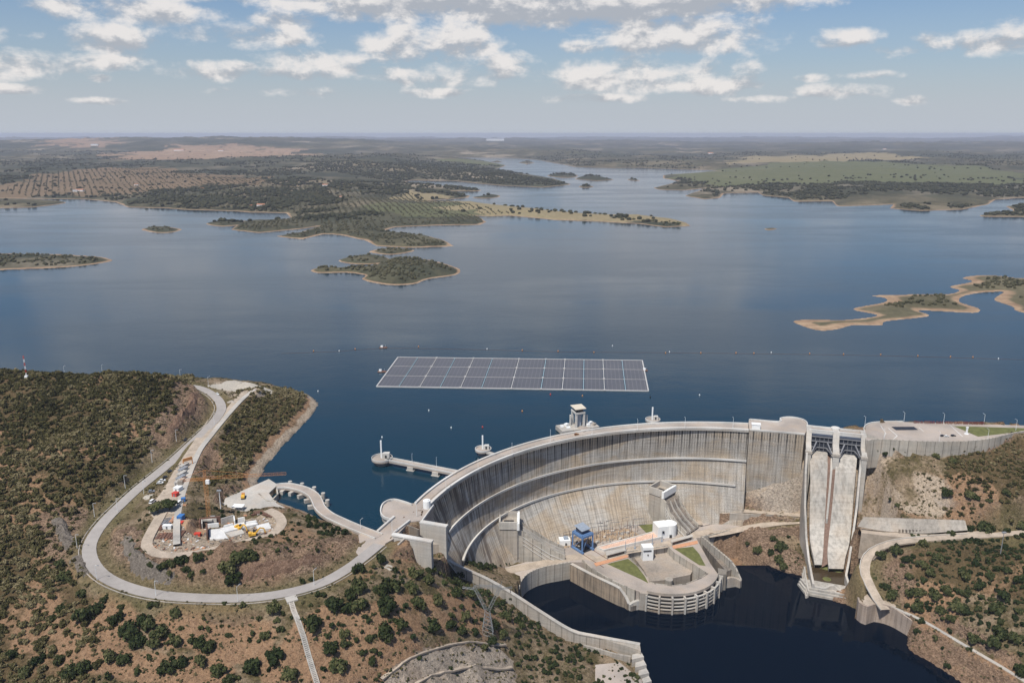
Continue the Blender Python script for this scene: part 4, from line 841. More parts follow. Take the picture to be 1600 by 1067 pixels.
for l,lab in (([(745,505),(865,483),(870,500),(750,532)],'low flat pavilion with a dark open front next to the left lawn'),([(1150,432),(1285,398),(1290,412),(1155,450)],'low flat pavilion with a dark open front right of the sunken basin')):
    q_=z4(l,YZ); pv_=thing('pavilion',lab,'pavilion',q_[0]); mb=MB(); mb.prism(xy(q_),YZ+2.6,YZ+3.1,bot=True); mb.build('roof',M['conc_l'],pv_)
    mb=MB(); mm=[((q_[i][0]*.93+q_[(i+2)%4][0]*.07),(q_[i][1]*.93+q_[(i+2)%4][1]*.07)) for i in range(4)]; mb.prism(mm,YZ,YZ+2.6); mb.build('open_front_shade',M['glass'],pv_)  # dark block painted as the shaded space under the pavilion roof
    for i in range(4):
        mb=MB(); mb.box((q_[i][0]*.97+q_[(i+2)%4][0]*.03,q_[i][1]*.97+q_[(i+2)%4][1]*.03,YZ),(.6,.6,2.6),z0=True); mb.build('post',M['conc_l'],pv_)
# long roof (transformer gallery)
rf=z4([(690,462),(1052,362),(1100,395),(735,478)],YZ+1.5); tr=thing('gallery_building','long low building with pale pink roof slabs below the arch','building',rf[0])
mb=MB(); mb.prism(xy(rf),YZ,YZ+1.7); mb.build('roof_slab',M['pinkfloor'],tr)
mb=MB(); mb.wall(rf+[rf[0]],.9,YZ,YZ+2.3,caps=False); mb.build('roof_edge',M['parapet'],tr)
mb=MB()
for k in range(34):
    u_=(k+.7)/35; a_=[rf[0][i]*(1-u_)+rf[1][i]*u_ for i in(0,1)]; c_=[rf[3][i]*(1-u_)+rf[2][i]*u_ for i in(0,1)]; 
    k0,k1=.12+.2*random.random(),.65+.25*random.random(); mb.beam((a_[0]*(1-k0)+c_[0]*k0,a_[1]*(1-k0)+c_[1]*k0,YZ+1.75),(a_[0]*(1-k1)+c_[0]*k1,a_[1]*(1-k1)+c_[1]*k1,YZ+1.75),.3,.12)
mb.build('roof_rails',M['terra'],tr)
# white building with round roof
c_=P(1040,836,YZ); wb=thing('white_building','bright white building with a round domed end beside the pink roofed gallery','building',c_)
mb=MB(); mb.box((c_[0]-4,c_[1],YZ),(10.5,11,10.7),.25,z0=True); mb.cyl((c_[0]+3.4,c_[1]+1,YZ),5.6,11,24); mb.build('walls',M['white'],wb)
mb=MB(); mb.cyl((c_[0]+3.4,c_[1]+1,YZ+11),5.0,1.1,24,r1=3.4); mb.build('roof_dome',M['white'],wb)
mb=MB(); mb.box((c_[0]-3.2,c_[1]-6.1,YZ+6),(1.6,.5,2),.25); mb.build('window',M['glass'],wb); mb=MB(); mb.box((c_[0]+3.2,c_[1]-4.8,YZ+1.6),(2,.6,2.6),.05); mb.build('door',M['glass'],wb)
c_=P(882,849,YZ); sb=thing('small_white_building','small flat roofed white building behind the blue gantry crane','building',c_)
mb=MB(); mb.box((c_[0],c_[1],YZ),(9,7,4.5),.1,z0=True); mb.build('walls',M['white'],sb); mb=MB(); mb.box((c_[0]+1,c_[1],YZ+4.5),(3.6,3.4,1.6),.1,z0=True); mb.cyl((c_[0],c_[1],YZ+6.1),.9,1.2,8,r1=.3); mb.build('roof_box',M['bluegrey'],sb)
mb=MB(); mb.box((c_[0]+1,c_[1]-3.6,YZ+1.2),(1.2,.4,2.2),.1); mb.build('door',M['glass'],sb)
# blue gantry crane
gc=P(910,857,YZ); rz=.62; gy_=thing('gantry_crane','blue steel gantry crane with a grey roofed cabin standing on its rails in the yard','gantry crane',gc,0)
def gl_(x,y,z): return (gc[0]+x*math.cos(rz)-y*math.sin(rz),gc[1]+x*math.sin(rz)+y*math.cos(rz),YZ+z)
W_,D_,Hh=11,12,14
for sx_ in(-1,1):
    for sy_ in(-1,1):
        mb=MB(); mb.beam(gl_(sx_*W_/2,sy_*D_/2,0),gl_(sx_*W_/2,sy_*D_/2,Hh),1.2,1.2); mb.build('leg',M['blue'],gy_)
for sx_ in(-1,1):
    mb=MB(); mb.beam(gl_(sx_*W_/2,-D_/2-1.5,.9),gl_(sx_*W_/2,D_/2+1.5,.9),1.6,1.4); mb.build('bogie_beam',M['blue'],gy_)
    mb=MB(); mb.beam(gl_(sx_*W_/2,-D_/2,Hh),gl_(sx_*W_/2,D_/2,Hh),1.5,1.8); mb.build('side_beam',M['blue'],gy_)
for sy_ in(-1,1):
    mb=MB(); mb.beam(gl_(-W_/2,sy_*D_/2,Hh),gl_(W_/2,sy_*D_/2,Hh),1.5,1.8); mb.build('cross_beam',M['blue'],gy_)
mb=MB()
for p,q in (((-1,-1),(1,-1)),((-1,1),(-1,-1))):
    mb.beam(gl_(p[0]*W_/2,p[1]*D_/2,1),gl_(q[0]*W_/2*.2,q[1]*D_/2*.9,Hh-1),.35,.35)
mb.build('brace',M['blue'],gy_)
mb=MB(); mb.prism([gl_(-5,-5.5,0)[:2],gl_(5,-5.5,0)[:2],gl_(5,5.5,0)[:2],gl_(-5,5.5,0)[:2]],YZ+Hh+.9,YZ+Hh+1.3,bot=True); mb.build('platform',M['blue'],gy_)
mb=MB(); mb.prism([gl_(-4,-3,0)[:2],gl_(3.4,-3,0)[:2],gl_(3.4,4,0)[:2],gl_(-4,4,0)[:2]],YZ+Hh+1.3,YZ+Hh+4.6); mb.build('cabin',plain('dark_blue_cabin',(.05,.07,.12),.5),gy_)
mb=MB(); r4=[gl_(-5,-4.6,Hh+4.4),gl_(4.4,-4.6,Hh+4.4),gl_(4.4,5.2,Hh+6),gl_(-5,5.2,Hh+6)]; mb.add([(p[0],p[1],p[2]) for p in r4]+[(p[0],p[1],p[2]+.4) for p in r4],[(3,2,1,0),(4,5,6,7),(0,1,5,4),(1,2,6,5),(2,3,7,6),(3,0,4,7)]); mb.build('cabin_roof',M['bluegrey'],gy_)
mb=MB(); mb.prism([gl_(-4.8,-6,0)[:2],gl_(4.8,-6,0)[:2],gl_(4.8,6,0)[:2],gl_(-4.8,6,0)[:2]],YZ+.05,YZ+.4); mb.build('dark_floor_slab',M['gate'],gy_)  # dark slab laid on the yard between the gantry legs
for sx_ in(-1,1):
    ra=gl_(sx_*W_/2,-6,0); rb=gl_(sx_*W_/2,-32 if sx_<0 else -26,0); mb=MB(); mb.beam((ra[0],ra[1],YZ+.12),(rb[0],rb[1],YZ+.12),.45,.2); tag(mb.build('crane_rail',M['rust']),'dark steel crane rail in the yard running from the '+('left' if sx_<0 else 'right')+' legs of the blue gantry','rail',group='gantry crane rails')
# masts by the basin
for px_,py_,s_ in ((977,861,15),(992,857,16),(1019,851,16),(1034,846,16)):
    p_=P(px_,py_,YZ); mb=MB(); mb.tube(p_,(p_[0],p_[1],YZ+s_*.6),.35,.18,6); mb.box((p_[0],p_[1],YZ),(1.4,1.4,1.2),z0=True); tag(mb.build('lighting_mast',M['bluegrey']),'slim grey mast on the rim of the sunken basin','mast',group='slim masts along the basin rim')
# switchyard at the toe of the arch
sw=thing('switchyard','outdoor substation of steel frames and insulators crowded at the foot of the arch','substation',P(940,840,YZ))
mbs=MB(); bb_=MB(); ii=MB(); rr=random.Random(5)
for r_ in range(6):
    for c in range(13):
        fx=(c+.5)/13; pxx=870+fx*118+(r_-3)*-6; pyy=856-r_*6.3-fx*20*1.0
        if pxx>1000 or pyy<822: continue
        p_=P(pxx,pyy,YZ)
        hgt_=rr.uniform(4,7.5) if r_%2 else rr.uniform(6,11)
        mbs=MB(); mbs.tube(p_,(p_[0],p_[1],YZ+hgt_),.22,.16,4); mbs.build('steel_post',M['rust'],sw)
        if c%2==0: (bb_:=MB()).beam((p_[0],p_[1],YZ+hgt_),(p_[0]+rr.uniform(6,9),p_[1]+rr.uniform(1,3),YZ+hgt_),.3,.3); bb_.build('busbar_beam',M['gateframe'],sw)
        for q in range(3):
            x0,y0=p_[0]+rr.uniform(-3,3),p_[1]+rr.uniform(-3,3); (ii:=MB()).tube((x0,y0,YZ+.1),(x0,y0,YZ+rr.uniform(2,4)),.35,.25,5); (ii.build('insulator',M['conc_l'],sw) if q<2 else 0)
        if rr.random()<.4: ii=MB(); ii.box((p_[0]+2,p_[1],YZ),(rr.uniform(1.5,3.5),rr.uniform(1.5,3),rr.uniform(1,2.6)),rr.random(),z0=True); ii.build('transformer',M['conc_l'],sw)
mb=MB(); mb.prism(xy([P(858,860,YZ),P(945,845,YZ),P(1005,838,YZ),P(980,825,YZ),P(925,828,YZ),P(880,838,YZ),P(850,850,YZ)]),YZ-.1,YZ+.06); mb.build('gravel_bed',plain('ochre_gravel',(.38,.28,.19),.95,var=.5,scale=.8),sw)
# penstocks with intake heads
def penstock(name,label,head,hz,foot,w,hwid):
    pn=thing(name,label,'penstock',foot); h0=head; d=norm2((foot[0]-head[0],foot[1]-head[1])); n=(-d[1],d[0]); Lh=math.dist(head[:2],foot[:2])
    def q(s,o,z): return (head[0]+d[0]*s+n[0]*o,head[1]+d[1]*s+n[1]*o,z)
    # head box: hollow square tower top with white lip
    mb=MB(); hw=hwid/2
    for (s0,o0,s1,o1) in ((-9,-hw,5,-hw),(-9,hw,5,hw),(-9,-hw,-9,hw)):
        mb.wall([q(s0,o0,0),q(s1,o1,0)],1.2,hz-4,hz+2.2)
    mb.build('head_walls',M['conc_l'],pn)
    mb=MB(); mb.prism([q(-9,-hw,0)[:2],q(5,-hw,0)[:2],q(5,hw,0)[:2],q(-9,hw,0)[:2]],hz-32,hz-2.5); mb.build('head_shaft',M['conc'],pn)
    mb=MB(); mb.prism([q(4.5,-hw-1.6,0)[:2],q(6.5,-hw-1.6,0)[:2],q(6.5,hw+1.6,0)[:2],q(4.5,hw+1.6,0)[:2]],hz-4.2,hz+1.6,bot=True); mb.build('white_lip',M['white'],pn)
    mb=MB(); mb.prism([q(-6,-3,0)[:2],q(2,-3,0)[:2],q(2,3,0)[:2],q(-6,3,0)[:2]],hz-2.6,hz-2.2); mb.build('head_opening',M['darkhole'],pn)
    # sloping body with side walls and stepped ribs
    prof=[(3,hz-5),(9,hz-9),(Lh*.42,hz+(YZ-hz)*.50),(Lh*.72,hz+(YZ-hz)*.78),(Lh,YZ+1.5)]
    mb=MB()
    for o_ in(-w/2,w/2):
        ln=[q(s,o_,z) for s,z in prof]; mb.wall(ln,1.1,[YZ-3]*len(ln),[z+2.4 for s,z in prof])
    mb.build('side_wall',M['conc_q'],pn)
    mb=MB(); mb.strip([q(s,-w/2,z) for s,z in prof],[q(s,w/2,z) for s,z in prof]); mb.build('sloping_floor',M['conc_d'],pn)
    mb=MB()
    for o_ in (-w/6,w/6):
        ln=[q(s,o_,z) for s,z in prof[1:]]; mb.wall(ln,.7,[z-1 for s,z in prof[1:]],[z+2.0 for s,z in prof[1:]])
    mb.build('rib',M['conc_l'],pn)
    mb=MB()
    for k in range(3):
        dz=2.2+3.2*k; ln=[q(s,-w/2-.62,z-dz) for s,z in prof[1:]]; mb.sweep(ln,[(-.35,-.25),(.02,-.25),(.02,.25),(-.35,.25)][::1])
    mb.build('wall_string_course',M['parapet'],pn)
    return pn
penstock('penstock','concrete penstock with square open head sloping down the left part of the arch',P(799,811,-45),-45,P(882,867,YZ),14,18)
penstock('penstock','concrete penstock with square open head sloping down at the right of the substation',P(1037,763,-45),-45,P(1082,832,YZ),19,17)
# road + low concrete walls on the right bank of the yard
tt_=MB(); tt_.strip(offset(TERR,-3),offset(TERR,3)); tag(tt_.build('terrace_track',M['gravel_road']),kind='structure'); tt_=MB(); tt_.strip([(p[0],p[1],p[2]+.1) for p in offset(RBR,-4.2)],[(p[0],p[1],p[2]+.1) for p in offset(RBR,4.2)]); tag(tt_.build('bank_access_road',M['gravel_road']),kind='structure')
rl=catmull(PP([(1094,820),(1092,810),(1105,805),(1130,806),(1160,812),(1185,815)],-74.5),3); mb=MB(); rl=[(p[0],p[1],max(p[2],float(hgt(p[0],p[1]))+.4)) for p in rl]; mb.strip(offset(rl,-2.5),offset(rl,2.5)); tag(mb.build('loop_track',M['gravel_road']),kind='structure')
# ---- spillway --------------------------------------------------------------
def zS(l,z): return [P(1220+a/8.889,640+b/8.889,z) for a,b in l]
spw=thing('gated_spillway','twin concrete spillway chutes below two dark steel gates and a bridge','spillway',P(1300,880,-84))
aL=P(1262,671,4); aR=P(1351,680,4); ds=norm2((aR[0]-aL[0],aR[1]-aL[1])); ns=(-ds[1],ds[0]); LS=math.dist(aL[:2],aR[:2])
def sq(s,n,z): return (aL[0]+ds[0]*s+ns[0]*n,aL[1]+ds[1]*s+ns[1]*n,z)
mb=MB(); mb.prism([sq(-2,-1,0)[:2],sq(LS+2,-1,0)[:2],sq(LS+2,7.5,0)[:2],sq(-2,7.5,0)[:2]],2.4,4.04,bot=True); mb.build('bridge_deck',M['deck'],spw)
mb=MB(); mb.wall([sq(-1,7.2,0),sq(LS+1,7.2,0)],1.0,2.2,5.6); mb.build('parapet',M['parapet'],spw)
mb=MB(); mb.wall([sq(1,-1.2,0),sq(LS*.46,-1.2,0)],1.3,1.2,5.3); mb.wall([sq(LS*.54,-1.2,0),sq(LS-1,-1.2,0)],1.3,1.2,5.3); mb.build('parapet',M['parapet'],spw)
PW=5.2
def pier(s,w,name='pier'):
    mb=MB()
    # side profile (n towards downstream negative)
    prof=[(9,-90),(9,5.2),(-5,5.2),(-10,-4),(-19,-6),(-20.5,-9.5),(-22,-10),(-24,-40),(-26,-90)]
    A=[sq(s-w/2,n,z) for n,z in prof]; B=[sq(s+w/2,n,z) for n,z in prof]; k=len(prof)
    mb.add(A+B,[tuple(range(k)),tuple(range(2*k-1,k-1,-1))]+[(i,i+k,(i+1)%k+k,(i+1)%k) for i in range(k)]); o_=mb.build(name,M['conc_l'],spw)
    mb=MB(); mb.prism([sq(s-w/2-.5,-18.6,0)[:2],sq(s+w/2+.5,-18.6,0)[:2],sq(s+w/2+.5,-22.4,0)[:2],sq(s-w/2-.5,-22.4,0)[:2]],-9.6,-7.6,bot=True); mb.build('pier_corbel',M['conc'],spw)
def fixn(o_):
    bm=bmesh.new(); bm.from_mesh(o_.data); bmesh.ops.recalc_face_normals(bm,faces=bm.faces); bm.to_mesh(o_.data); bm.free()
s_c=LS*.5
pier(1.0,4.2); pier(s_c,5.0); pier(LS-1.0,4.2)
mb=MB(); mb.cyl(sq(s_c,7,2.5),3.6,3.4,20); mb.cyl(sq(s_c,7,4.1),2.8,1.9,20); mb.build('round_turret',M['parapet'],spw)
# gates: dark steel leaf with frame grid and arms
for gi,(g0_,g1_) in enumerate(((3.2,s_c-2.6),(s_c+2.6,LS-3.2))):
    gt=None
    mb=MB(); n0,n1=-6.0,-9.0; z0_,z1_=-12.5,1.5
    mb.add([sq(g0_,n1,z0_),sq(g1_,n1,z0_),sq(g1_,n0,z1_),sq(g0_,n0,z1_),sq(g0_,n1+1,z0_),sq(g1_,n1+1,z0_),sq(g1_,n0+1,z1_),sq(g0_,n0+1,z1_)],[(0,1,2,3),(7,6,5,4),(3,2,6,7),(0,4,5,1)]); gt=mb.build('gate',M['gate'],spw)
    mb=MB()
    for k in range(6):
        s=g0_+(g1_-g0_)*k/5; mb.beam(sq(s,n1-.7,z0_),sq(s,n0-.7,z1_),.35,.5)
    for f_ in (0.0,.34,.70,.97):
        z=z0_+(z1_-z0_)*f_; n=n1+(n0-n1)*f_-1.0; mb.beam(sq(g0_,n,z),sq(g1_,n,z),1.0,.7)
    mb.build('gate_frame',M['gateframe'],gt)
    mb=MB()
    for s_,t_ in ((g0_+.6,g0_+4.2),(g1_-.6,g1_-4.2)):
        mb=MB(); [mb.beam(sq(s_,-18.5,-9),sq(t_,n1-1,z),.9,1.0) for z in (-2.5,-8.)]; mb.build('gate_arm',M['gateframe'],gt)
    mb=MB(); mb.prism([sq(g0_,-1.9,0)[:2],sq(g1_,-1.9,0)[:2],sq(g1_,-5.5,0)[:2],sq(g0_,-5.5,0)[:2]],1.2,2.0,bot=True); mb.build('gate_hood',plain('dark_blue_hood_%d'%gi,(.05,.065,.10),.5),gt)
# chutes: profile surveyed down the centre lines (photo x left,right,y,z)
def chute(rows,name='chute'):
    L_=[];R__=[]
    for xl,xr,y,z in rows: L_.append(P(xl,y,z)); R__.append(P(xr,y+(xr-xl)*.02,z))
    Lc=catmull(L_,3); n=len(Lc)
    Rc=catmull(R__,3)
    m_=min(len(Lc),len(Rc)); 
    idx=lambda A,k:A[int(round(k*(len(A)-1)/(m_-1)))]
    A=[idx(Lc,k) for k in range(m_)]; B=[idx(Rc,k) for k in range(m_)]
    mb=MB(); mb.strip(A,B) ; mb.strip([(p[0],p[1],p[2]-3.5) for p in A],A,uvs=True); mb.strip(B,[(p[0],p[1],p[2]-3.5) for p in B],uvs=True)
    o_=mb.build(name,M['chute'],spw); fixn(o_) ; return A,B
# the chute bed
cA,cB=chute([(1265,1293,700,-11),(1265,1293,712,-12.5),(1266,1293,735,-22),(1266,1291,770,-39),(1265,1289,810,-57),(1266,1287,845,-70),(1270,1286,865,-77),(1273,1284,882,-81.5)])
dA,dB=chute([(1308,1338,703,-11),(1307,1339,715,-12.5),(1305,1337,738,-22),(1302,1334,772,-39),(1298,1331,812,-57),(1294,1327,848,-70),(1293,1322,866,-76),(1295,1318,888,-81.5)])
# red-brown gap between the chutes
mb=MB(); mb.strip(offset([(p[0],p[1],p[2]-2.2) for p in cB],0),[(q[0],q[1],q[2]-2.2) for q in dA][:len(cB)]) ; mb.strip([(q[0],q[1],q[2]-2.2) for q in dA][:len(cB)],[(p[0],p[1],p[2]-2.2) for p in cB][:len(dA)]); mb.build('centre_gap',plain('red_brown_stain',(.20,.13,.10),.9,var=.4),spw)
# outer training walls
def twall(l,th,name='training_wall'):
    ln=PP(l); mb=MB(); mb.wall(ln,th,[-99]*len(ln),[p[2] for p in ln]); mb.build(name,M['conc_l'],spw)
twall([(1261,706,-8),(1259,740,-21),(1258,790,-45),(1260,840,-68),(1264,875,-77),(1271,912,-81)],1.6)
twall([(1346,712,-9),(1343,745,-22),(1339,790,-43),(1332,840,-63),(1326,878,-73),(1322,898,-78),(1329,920,-81.5)],1.6)
twall([(1300,705,-9),(1299,735,-21),(1296,770,-38),(1292,810,-56)],1.6,'centre_wall')
# basin
bp_=PP([(1270,882),(1318,888),(1324,926),(1272,915)],-86); mb=MB(); mb.prism(xy(bp_),-98,-85.2); mb.build('basin_floor',plain('algae_pool',(.055,.038,.02),.15,var=.3),spw)
mb=MB(); 
for (cx_,cy_,rx) in ((1290,884,6.5),(1308,889,5.0),(1292,904,3.4)):
    c_=P(cx_,cy_,-85.1); mb.cyl((c_[0],c_[1],-85.3),rx,.7,14,r1=rx*.6)
mb.build('weed_patch',M['grass'],spw)
# stepped sill with wave crest
g=[P(x,y,z) for x,y,z in [(1272,915,-83.5),(1288,918,-83.5),(1297,914,-81.6),(1303,914,-81.4),(1310,920,-83.4),(1328,926,-83.6)]]; gl=catmull(g,1.5); mb=MB(); mb.wall(gl,2.2,-99,[p[2] for p in gl]); mb.build('sill',M['conc_l'],spw)
for k,(dz,dn_) in enumerate(((-84.8,0),(-86.6,1),(-88.4,2))):
    e=PP([(1262-k*2,918+k*4.2),(1300,924+k*4.6),(1343,933+k*4.6)],dz); mb=MB(); mb.prism([e[0][:2],e[2][:2],(e[2][0]+1,e[2][1]+14),(e[0][0]-1,e[0][1]+14)],-99,dz); mb.build('apron_step',M['chute'] if k!=1 else M['conc_l'],spw)
for k in range(3):
    e=PP([(1256-k*1.6,878+k*4),(1259-k*1.6,900+k*4),(1263-k*1.6,922+k*4)],-84.0-k*1.8); mb=MB(); mb.wall(e,1.2,-99,-84.-k*1.8); mb.build('stepped_side_wall',M['conc_l'],spw)
# end quay right of the apron
q_=thing('river_quay','stained concrete quay with a small turning area beside the spillway basin','quay',P(1365,950,-76))
qa=PP([(1340,938),(1356,947),(1368,942),(1400,951),(1408,958)],-76); mb=MB(); 
pl=catmull([P(1341,934,-76),P(1343,941,-76),P(1355,948,-76),P(1368,943.5,-76),P(1395,950,-76),P(1432,975,-78)],3); mb.wall(pl,1.2,-99,[p[2]+.6 for p in pl]); mb.build('quay_wall',concrete('rust_stained_quay',(.42,.34,.28),dark=.55),q_)
mb=MB(); mb.prism(xy(PP([(1342,939),(1356,946),(1368,941.5),(1398,948.5),(1404,944),(1384,925),(1364,915),(1352,925),(1350,934)],-76)),-92,-76.02); mb.build('turning_area',M['gravel_road'],q_)
# ---- right esplanade & retaining wall -------------------------------------
es=PP([(1351,678),(1349,671),(1352,665),(1360,661.5),(1372,660),(1385,659.3),(1410,659),(1600,664.5),(1700,667),(1700,669)],4)
lowb=PP([(1700,664,6),(1600,674,5),(1575,679,4),(1550,685,4),(1520,689.5,4),(1480,690.5,4),(1440,690,4),(1400,688.5,4),(1370,687,4),(1354,688,4)])
lowb=PP([(1700,664),(1600,675),(1575,680),(1550,686),(1520,690),(1480,691.5),(1440,691),(1400,689),(1370,688),(1354,690)],4)
mb=MB(); mb.prism(xy(es)+xy(lowb),-6,4.01); tag(mb.build('esplanade',M['deck']),kind='structure')
rwl=catmull(lowb[::-1],4)
rt=thing('esplanade_retaining_wall','long grey jointed retaining wall under the parking esplanade right of the spillway','retaining wall',lowb[4])
mb=MB(); mb.wall(rwl,1.0,[min(-20,0)]*len(rwl),5.1); mb.build('wall_body',M['conc_q'],rt)
mb=MB(); mb.prism([P(1352,681,4)[:2],P(1378,688,4)[:2],(P(1378,688,4)[0],P(1378,688,4)[1]+6),(P(1352,681,4)[0],P(1352,681,4)[1]+8)],-30,4.2); mb.prism([P(1351,683,4)[:2],P(1380,688.6,4)[:2],(P(1380,688,4)[0],P(1380,688,4)[1]+3),(P(1352,681,4)[0],P(1352,681,4)[1]+3)],-22,4.3); mb.build('end_block',M['conc'],rt)
c_=P(1367,690,0); mb=MB(); mb.box((c_[0],c_[1]-1.0,-4),(4.5,.8,4.5),.1,z0=True); mb.build('wall_opening',M['darkhole'],rt)
par(catmull(es[:7],2),-1,parent=rt,w=.7,h=1.2)
mb=MB(); mb.prism(xy(PP([(1490,664),(1600,667.5),(1700,670),(1700,662),(1600,673.5),(1560,679),(1520,682.5)],4)),3.5,4.05) if 0 else mb.prism(xy(PP([(1490,665.5),(1640,670),(1600,673),(1560,678.5),(1528,682)],4)),3.5,4.05); tag(mb.build('lawn',M['grass']),kind='structure')
mb=MB(); mb.prism(xy(PP([(1393,667),(1428,667),(1434,671.5),(1400,672)],4)),4.02,4.3); tag(mb.build('recessed_skylight',M['gate']),'dark rectangular pit cover on the esplanade','skylight')
mb=MB()
for l in ([(1376,665),(1384,677)],[(1384,677),(1381,683)],[(1388,669),(1402,681)],[(1402,681),(1396,686)],[(1436,668),(1443,674)],[(1484,664),(1504,682)]): mb.wall(PP(l,4.05),.7,4.0,4.25)
tag(mb.build('esplanade_kerbs',M['parapet']),kind='structure')
mb=MB(); c_=P(1510,678,4); mb.cyl((c_[0],c_[1],4),1.7,.4,14); mb.box((c_[0],c_[1],4.4),(1.2,1.0,5.0),.2,z0=True); mb.box((c_[0],c_[1],9.4),(1.9,1.2,1.0),.2,z0=True); tag(mb.build('white_monument',M['white']),'white monument block on the esplanade lawn','monument')
# lettering
t_txt='ON A CLEAR DAY YOU CAN SEE FOREVER'
p0=P(1427,661.2,4); p1=P(1538,663.2,4); dl_=norm2((p1[0]-p0[0],p1[1]-p0[1]))
cu=D.curves.new('lettering','FONT'); cu.body=t_txt; cu.size=3.4; cu.extrude=.25; cu.resolution_u=2
to=D.objects.new('lettering_tmp',cu); COL.objects.link(to); dg=bpy.context.evaluated_depsgraph_get(); me=D.meshes.new_from_object(to.evaluated_get(dg)); D.objects.remove(to)
xs_=[v.co.x for v in me.vertices]; sx_=math.dist(p0[:2],p1[:2])/(max(xs_)-min(xs_)); me.transform(Matrix.Diagonal((sx_,1.05,1,1))); me.transform(Matrix.Rotation(R_(90),4,'X'))
me.materials.clear(); me.materials.append(M['redletter']); lt=D.objects.new('letter_sign',me); COL.objects.link(lt); lt.location=(p0[0],p0[1],4.02); lt.rotation_euler=(0,0,math.atan2(dl_[1],dl_[0])); me.name='letter_sign'
tag(lt,'row of dark red standing letters along the lake edge of the esplanade','sign')
# bench road wall on the right slope
bw=thing('slope_retaining_wall','pale concrete retaining wall with dark weep holes above the bench road on the right slope','retaining wall',P(1430,822,-43))
ln=catmull(PP([(1349,808,-40),(1380,809,-39),(1440,811,-38),(1508,813,-37)]),4); lo=catmull(PP([(1340,822,-47),(1380,829,-47.5),(1440,833,-47),(1512,828,-43)]),4); k_=min(len(ln),len(lo)); ln=[ln[int(i*(len(ln)-1)/(k_-1))] for i in range(k_)]; lo=[lo[int(i*(len(lo)-1)/(k_-1))] for i in range(k_)]
mb=MB(); mb.strip(lo,ln,uvs=True); mb.strip(ln,[(p[0],p[1]+3,p[2]-1) for p in ln]); mb.build('wall_body',M['conc'],bw)
mb=MB()
for i in range(14):
    c_=P(1405+i*5.2,829.3+i*.1,-46.5); mb.box((c_[0],c_[1]-.6,-47.5),(1.0,1.2,2.6),z0=True)
mb.build('weep_hole',M['conc_d'],bw)
br=BENCH; mb=MB(); mb.strip(offset(br,-3.6),offset(br,3.6)); mb.strip([(p[0],p[1]+.4,p[2]-22) for p in offset(br,-3.6)],offset(br,-3.6)); tag(mb.build('bench_road',M['gravel_road']),kind='structure')
# left of the spillway: wall and steps on the rock
for l,lab in (([(1060,798,-72),(1090,783,-64),(1128,768,-55)],'low sloping concrete wall rising beside the right penstock to the rock'),([(1140,803,-67),(1200,805.5,-65.5),(1255,809,-65)],'low weathered concrete wall along the terrace left of the spillway chute')):
    ln=catmull(PP(l),3); mb=MB(); mb.wall(ln,1.4,[p[2]-9 for p in ln],[p[2]+1 for p in ln]); tag(mb.build('terrace_wall',M['conc']),lab,'wall')
# ---- road ribbons ----------------------------------------------------------
def ribbon(name,line,w0,w1,mat,dz=0.0,thick=1.2,sub=True):
    l=[(p[0],p[1],p[2]+dz) for p in line]; A=offset(l,-w0); B=offset(l,w1); mb=MB(); mb.strip(A,B)
    mb.strip([(p[0],p[1],p[2]-thick) for p in A],A); mb.strip(B,[(p[0],p[1],p[2]-thick) for p in B])
    return tag(mb.build(name,mat),kind='structure')
ribbon('main_road',ROAD,3.9,3.9,M['asphalt'],.05)
# drainage kerb
mb=MB(); l=offset(ROAD,-5.6); mb.sweep([(p[0],p[1],float(hgt(p[0],p[1]))+.05) for p in l][6:],[(-.3,0),(.3,0),(.3,.3),(-.3,.3)]); tag(mb.build('drain_channel',M['conc']),kind='structure')
ribbon('paved_track',TRACK,2.0,2.0,M['conc_l'],.06)
ribbon('dirt_track',DIRT,3.2,3.2,M['gravel_road'],.02)
mb=MB(); pv=PARK; mb.v=[]; 
lo=[Vector((p[0],p[1],0)) for p in PARK]; mb.v=[(p[0],p[1],float(hgt(p[0],p[1]))+.3) for p in PARK]
n_=14; 
PKG=[]
A=catmull([PARK[i] for i in (0,1,2,3,4)],4); B=catmull([PARK[i] for i in (0,9,8,7,6,5)],4); k_=24
A=[A[int(i*(len(A)-1)/(k_-1))] for i in range(k_)]; B=[B[int(i*(len(B)-1)/(k_-1))] for i in range(k_)]
g=[[tuple(A[i][c]*(1-j/8)+B[i][c]*j/8 for c in (0,1)) for j in range(9)] for i in range(k_)]
mb=MB()
for i in range(k_-1):
    for j in range(8):
        q=[g[i][j],g[i][j+1],g[i+1][j+1],g[i+1][j]]; mb.add([(p[0],p[1],float(hgt(*p))+.18) for p in q],[(0,1,2,3)])
o_=mb.build('parking_area',M['gravel_road']); weld(o_,True,.01); fixn(o_); tag(o_,kind='structure')
if o_.data.polygons[0].normal.z<0: o_.data.flip_normals()
# spur to the pit floor
for l in ([(596,1066),(622,1040),(655,1022),(700,1011),(745,1005),(790,1012)],[(640,1075),(680,1053),(730,1044),(800,1046)]):
    q=catmull([onground(*a) for a in l],3); _z=np.array([float(hgt(p[0],p[1])) for p in q]); _z=np.maximum(np.convolve(np.pad(_z,4,'edge'),np.ones(9)/9,'valid'),_z-.6); q=[(p[0],p[1],float(z_)+.5) for p,z_ in zip(q,_z)]; ribbon('quarry_bench',q,1.1,1.1,M['gravel_road'],.1,1.)
ribbon('bank_road',BANKRD,3.2,3.2,M['gravel_road'],.0)
mb=MB(); l=offset(BANKRD,-3.7); mb.sweep([p for p in l[12:]],[(-.3,-.5),(.3,-.5),(.3,.5),(-.3,.5)]); tag(mb.build('road_kerb',M['conc_l']),kind='structure')
pl=[(p[0],p[1],max(p[2],float(hgt(p[0],p[1]))+.25)) for p in PATH]; ribbon('river_path',pl,1.3,1.3,M['conc_l'],.05,.8)
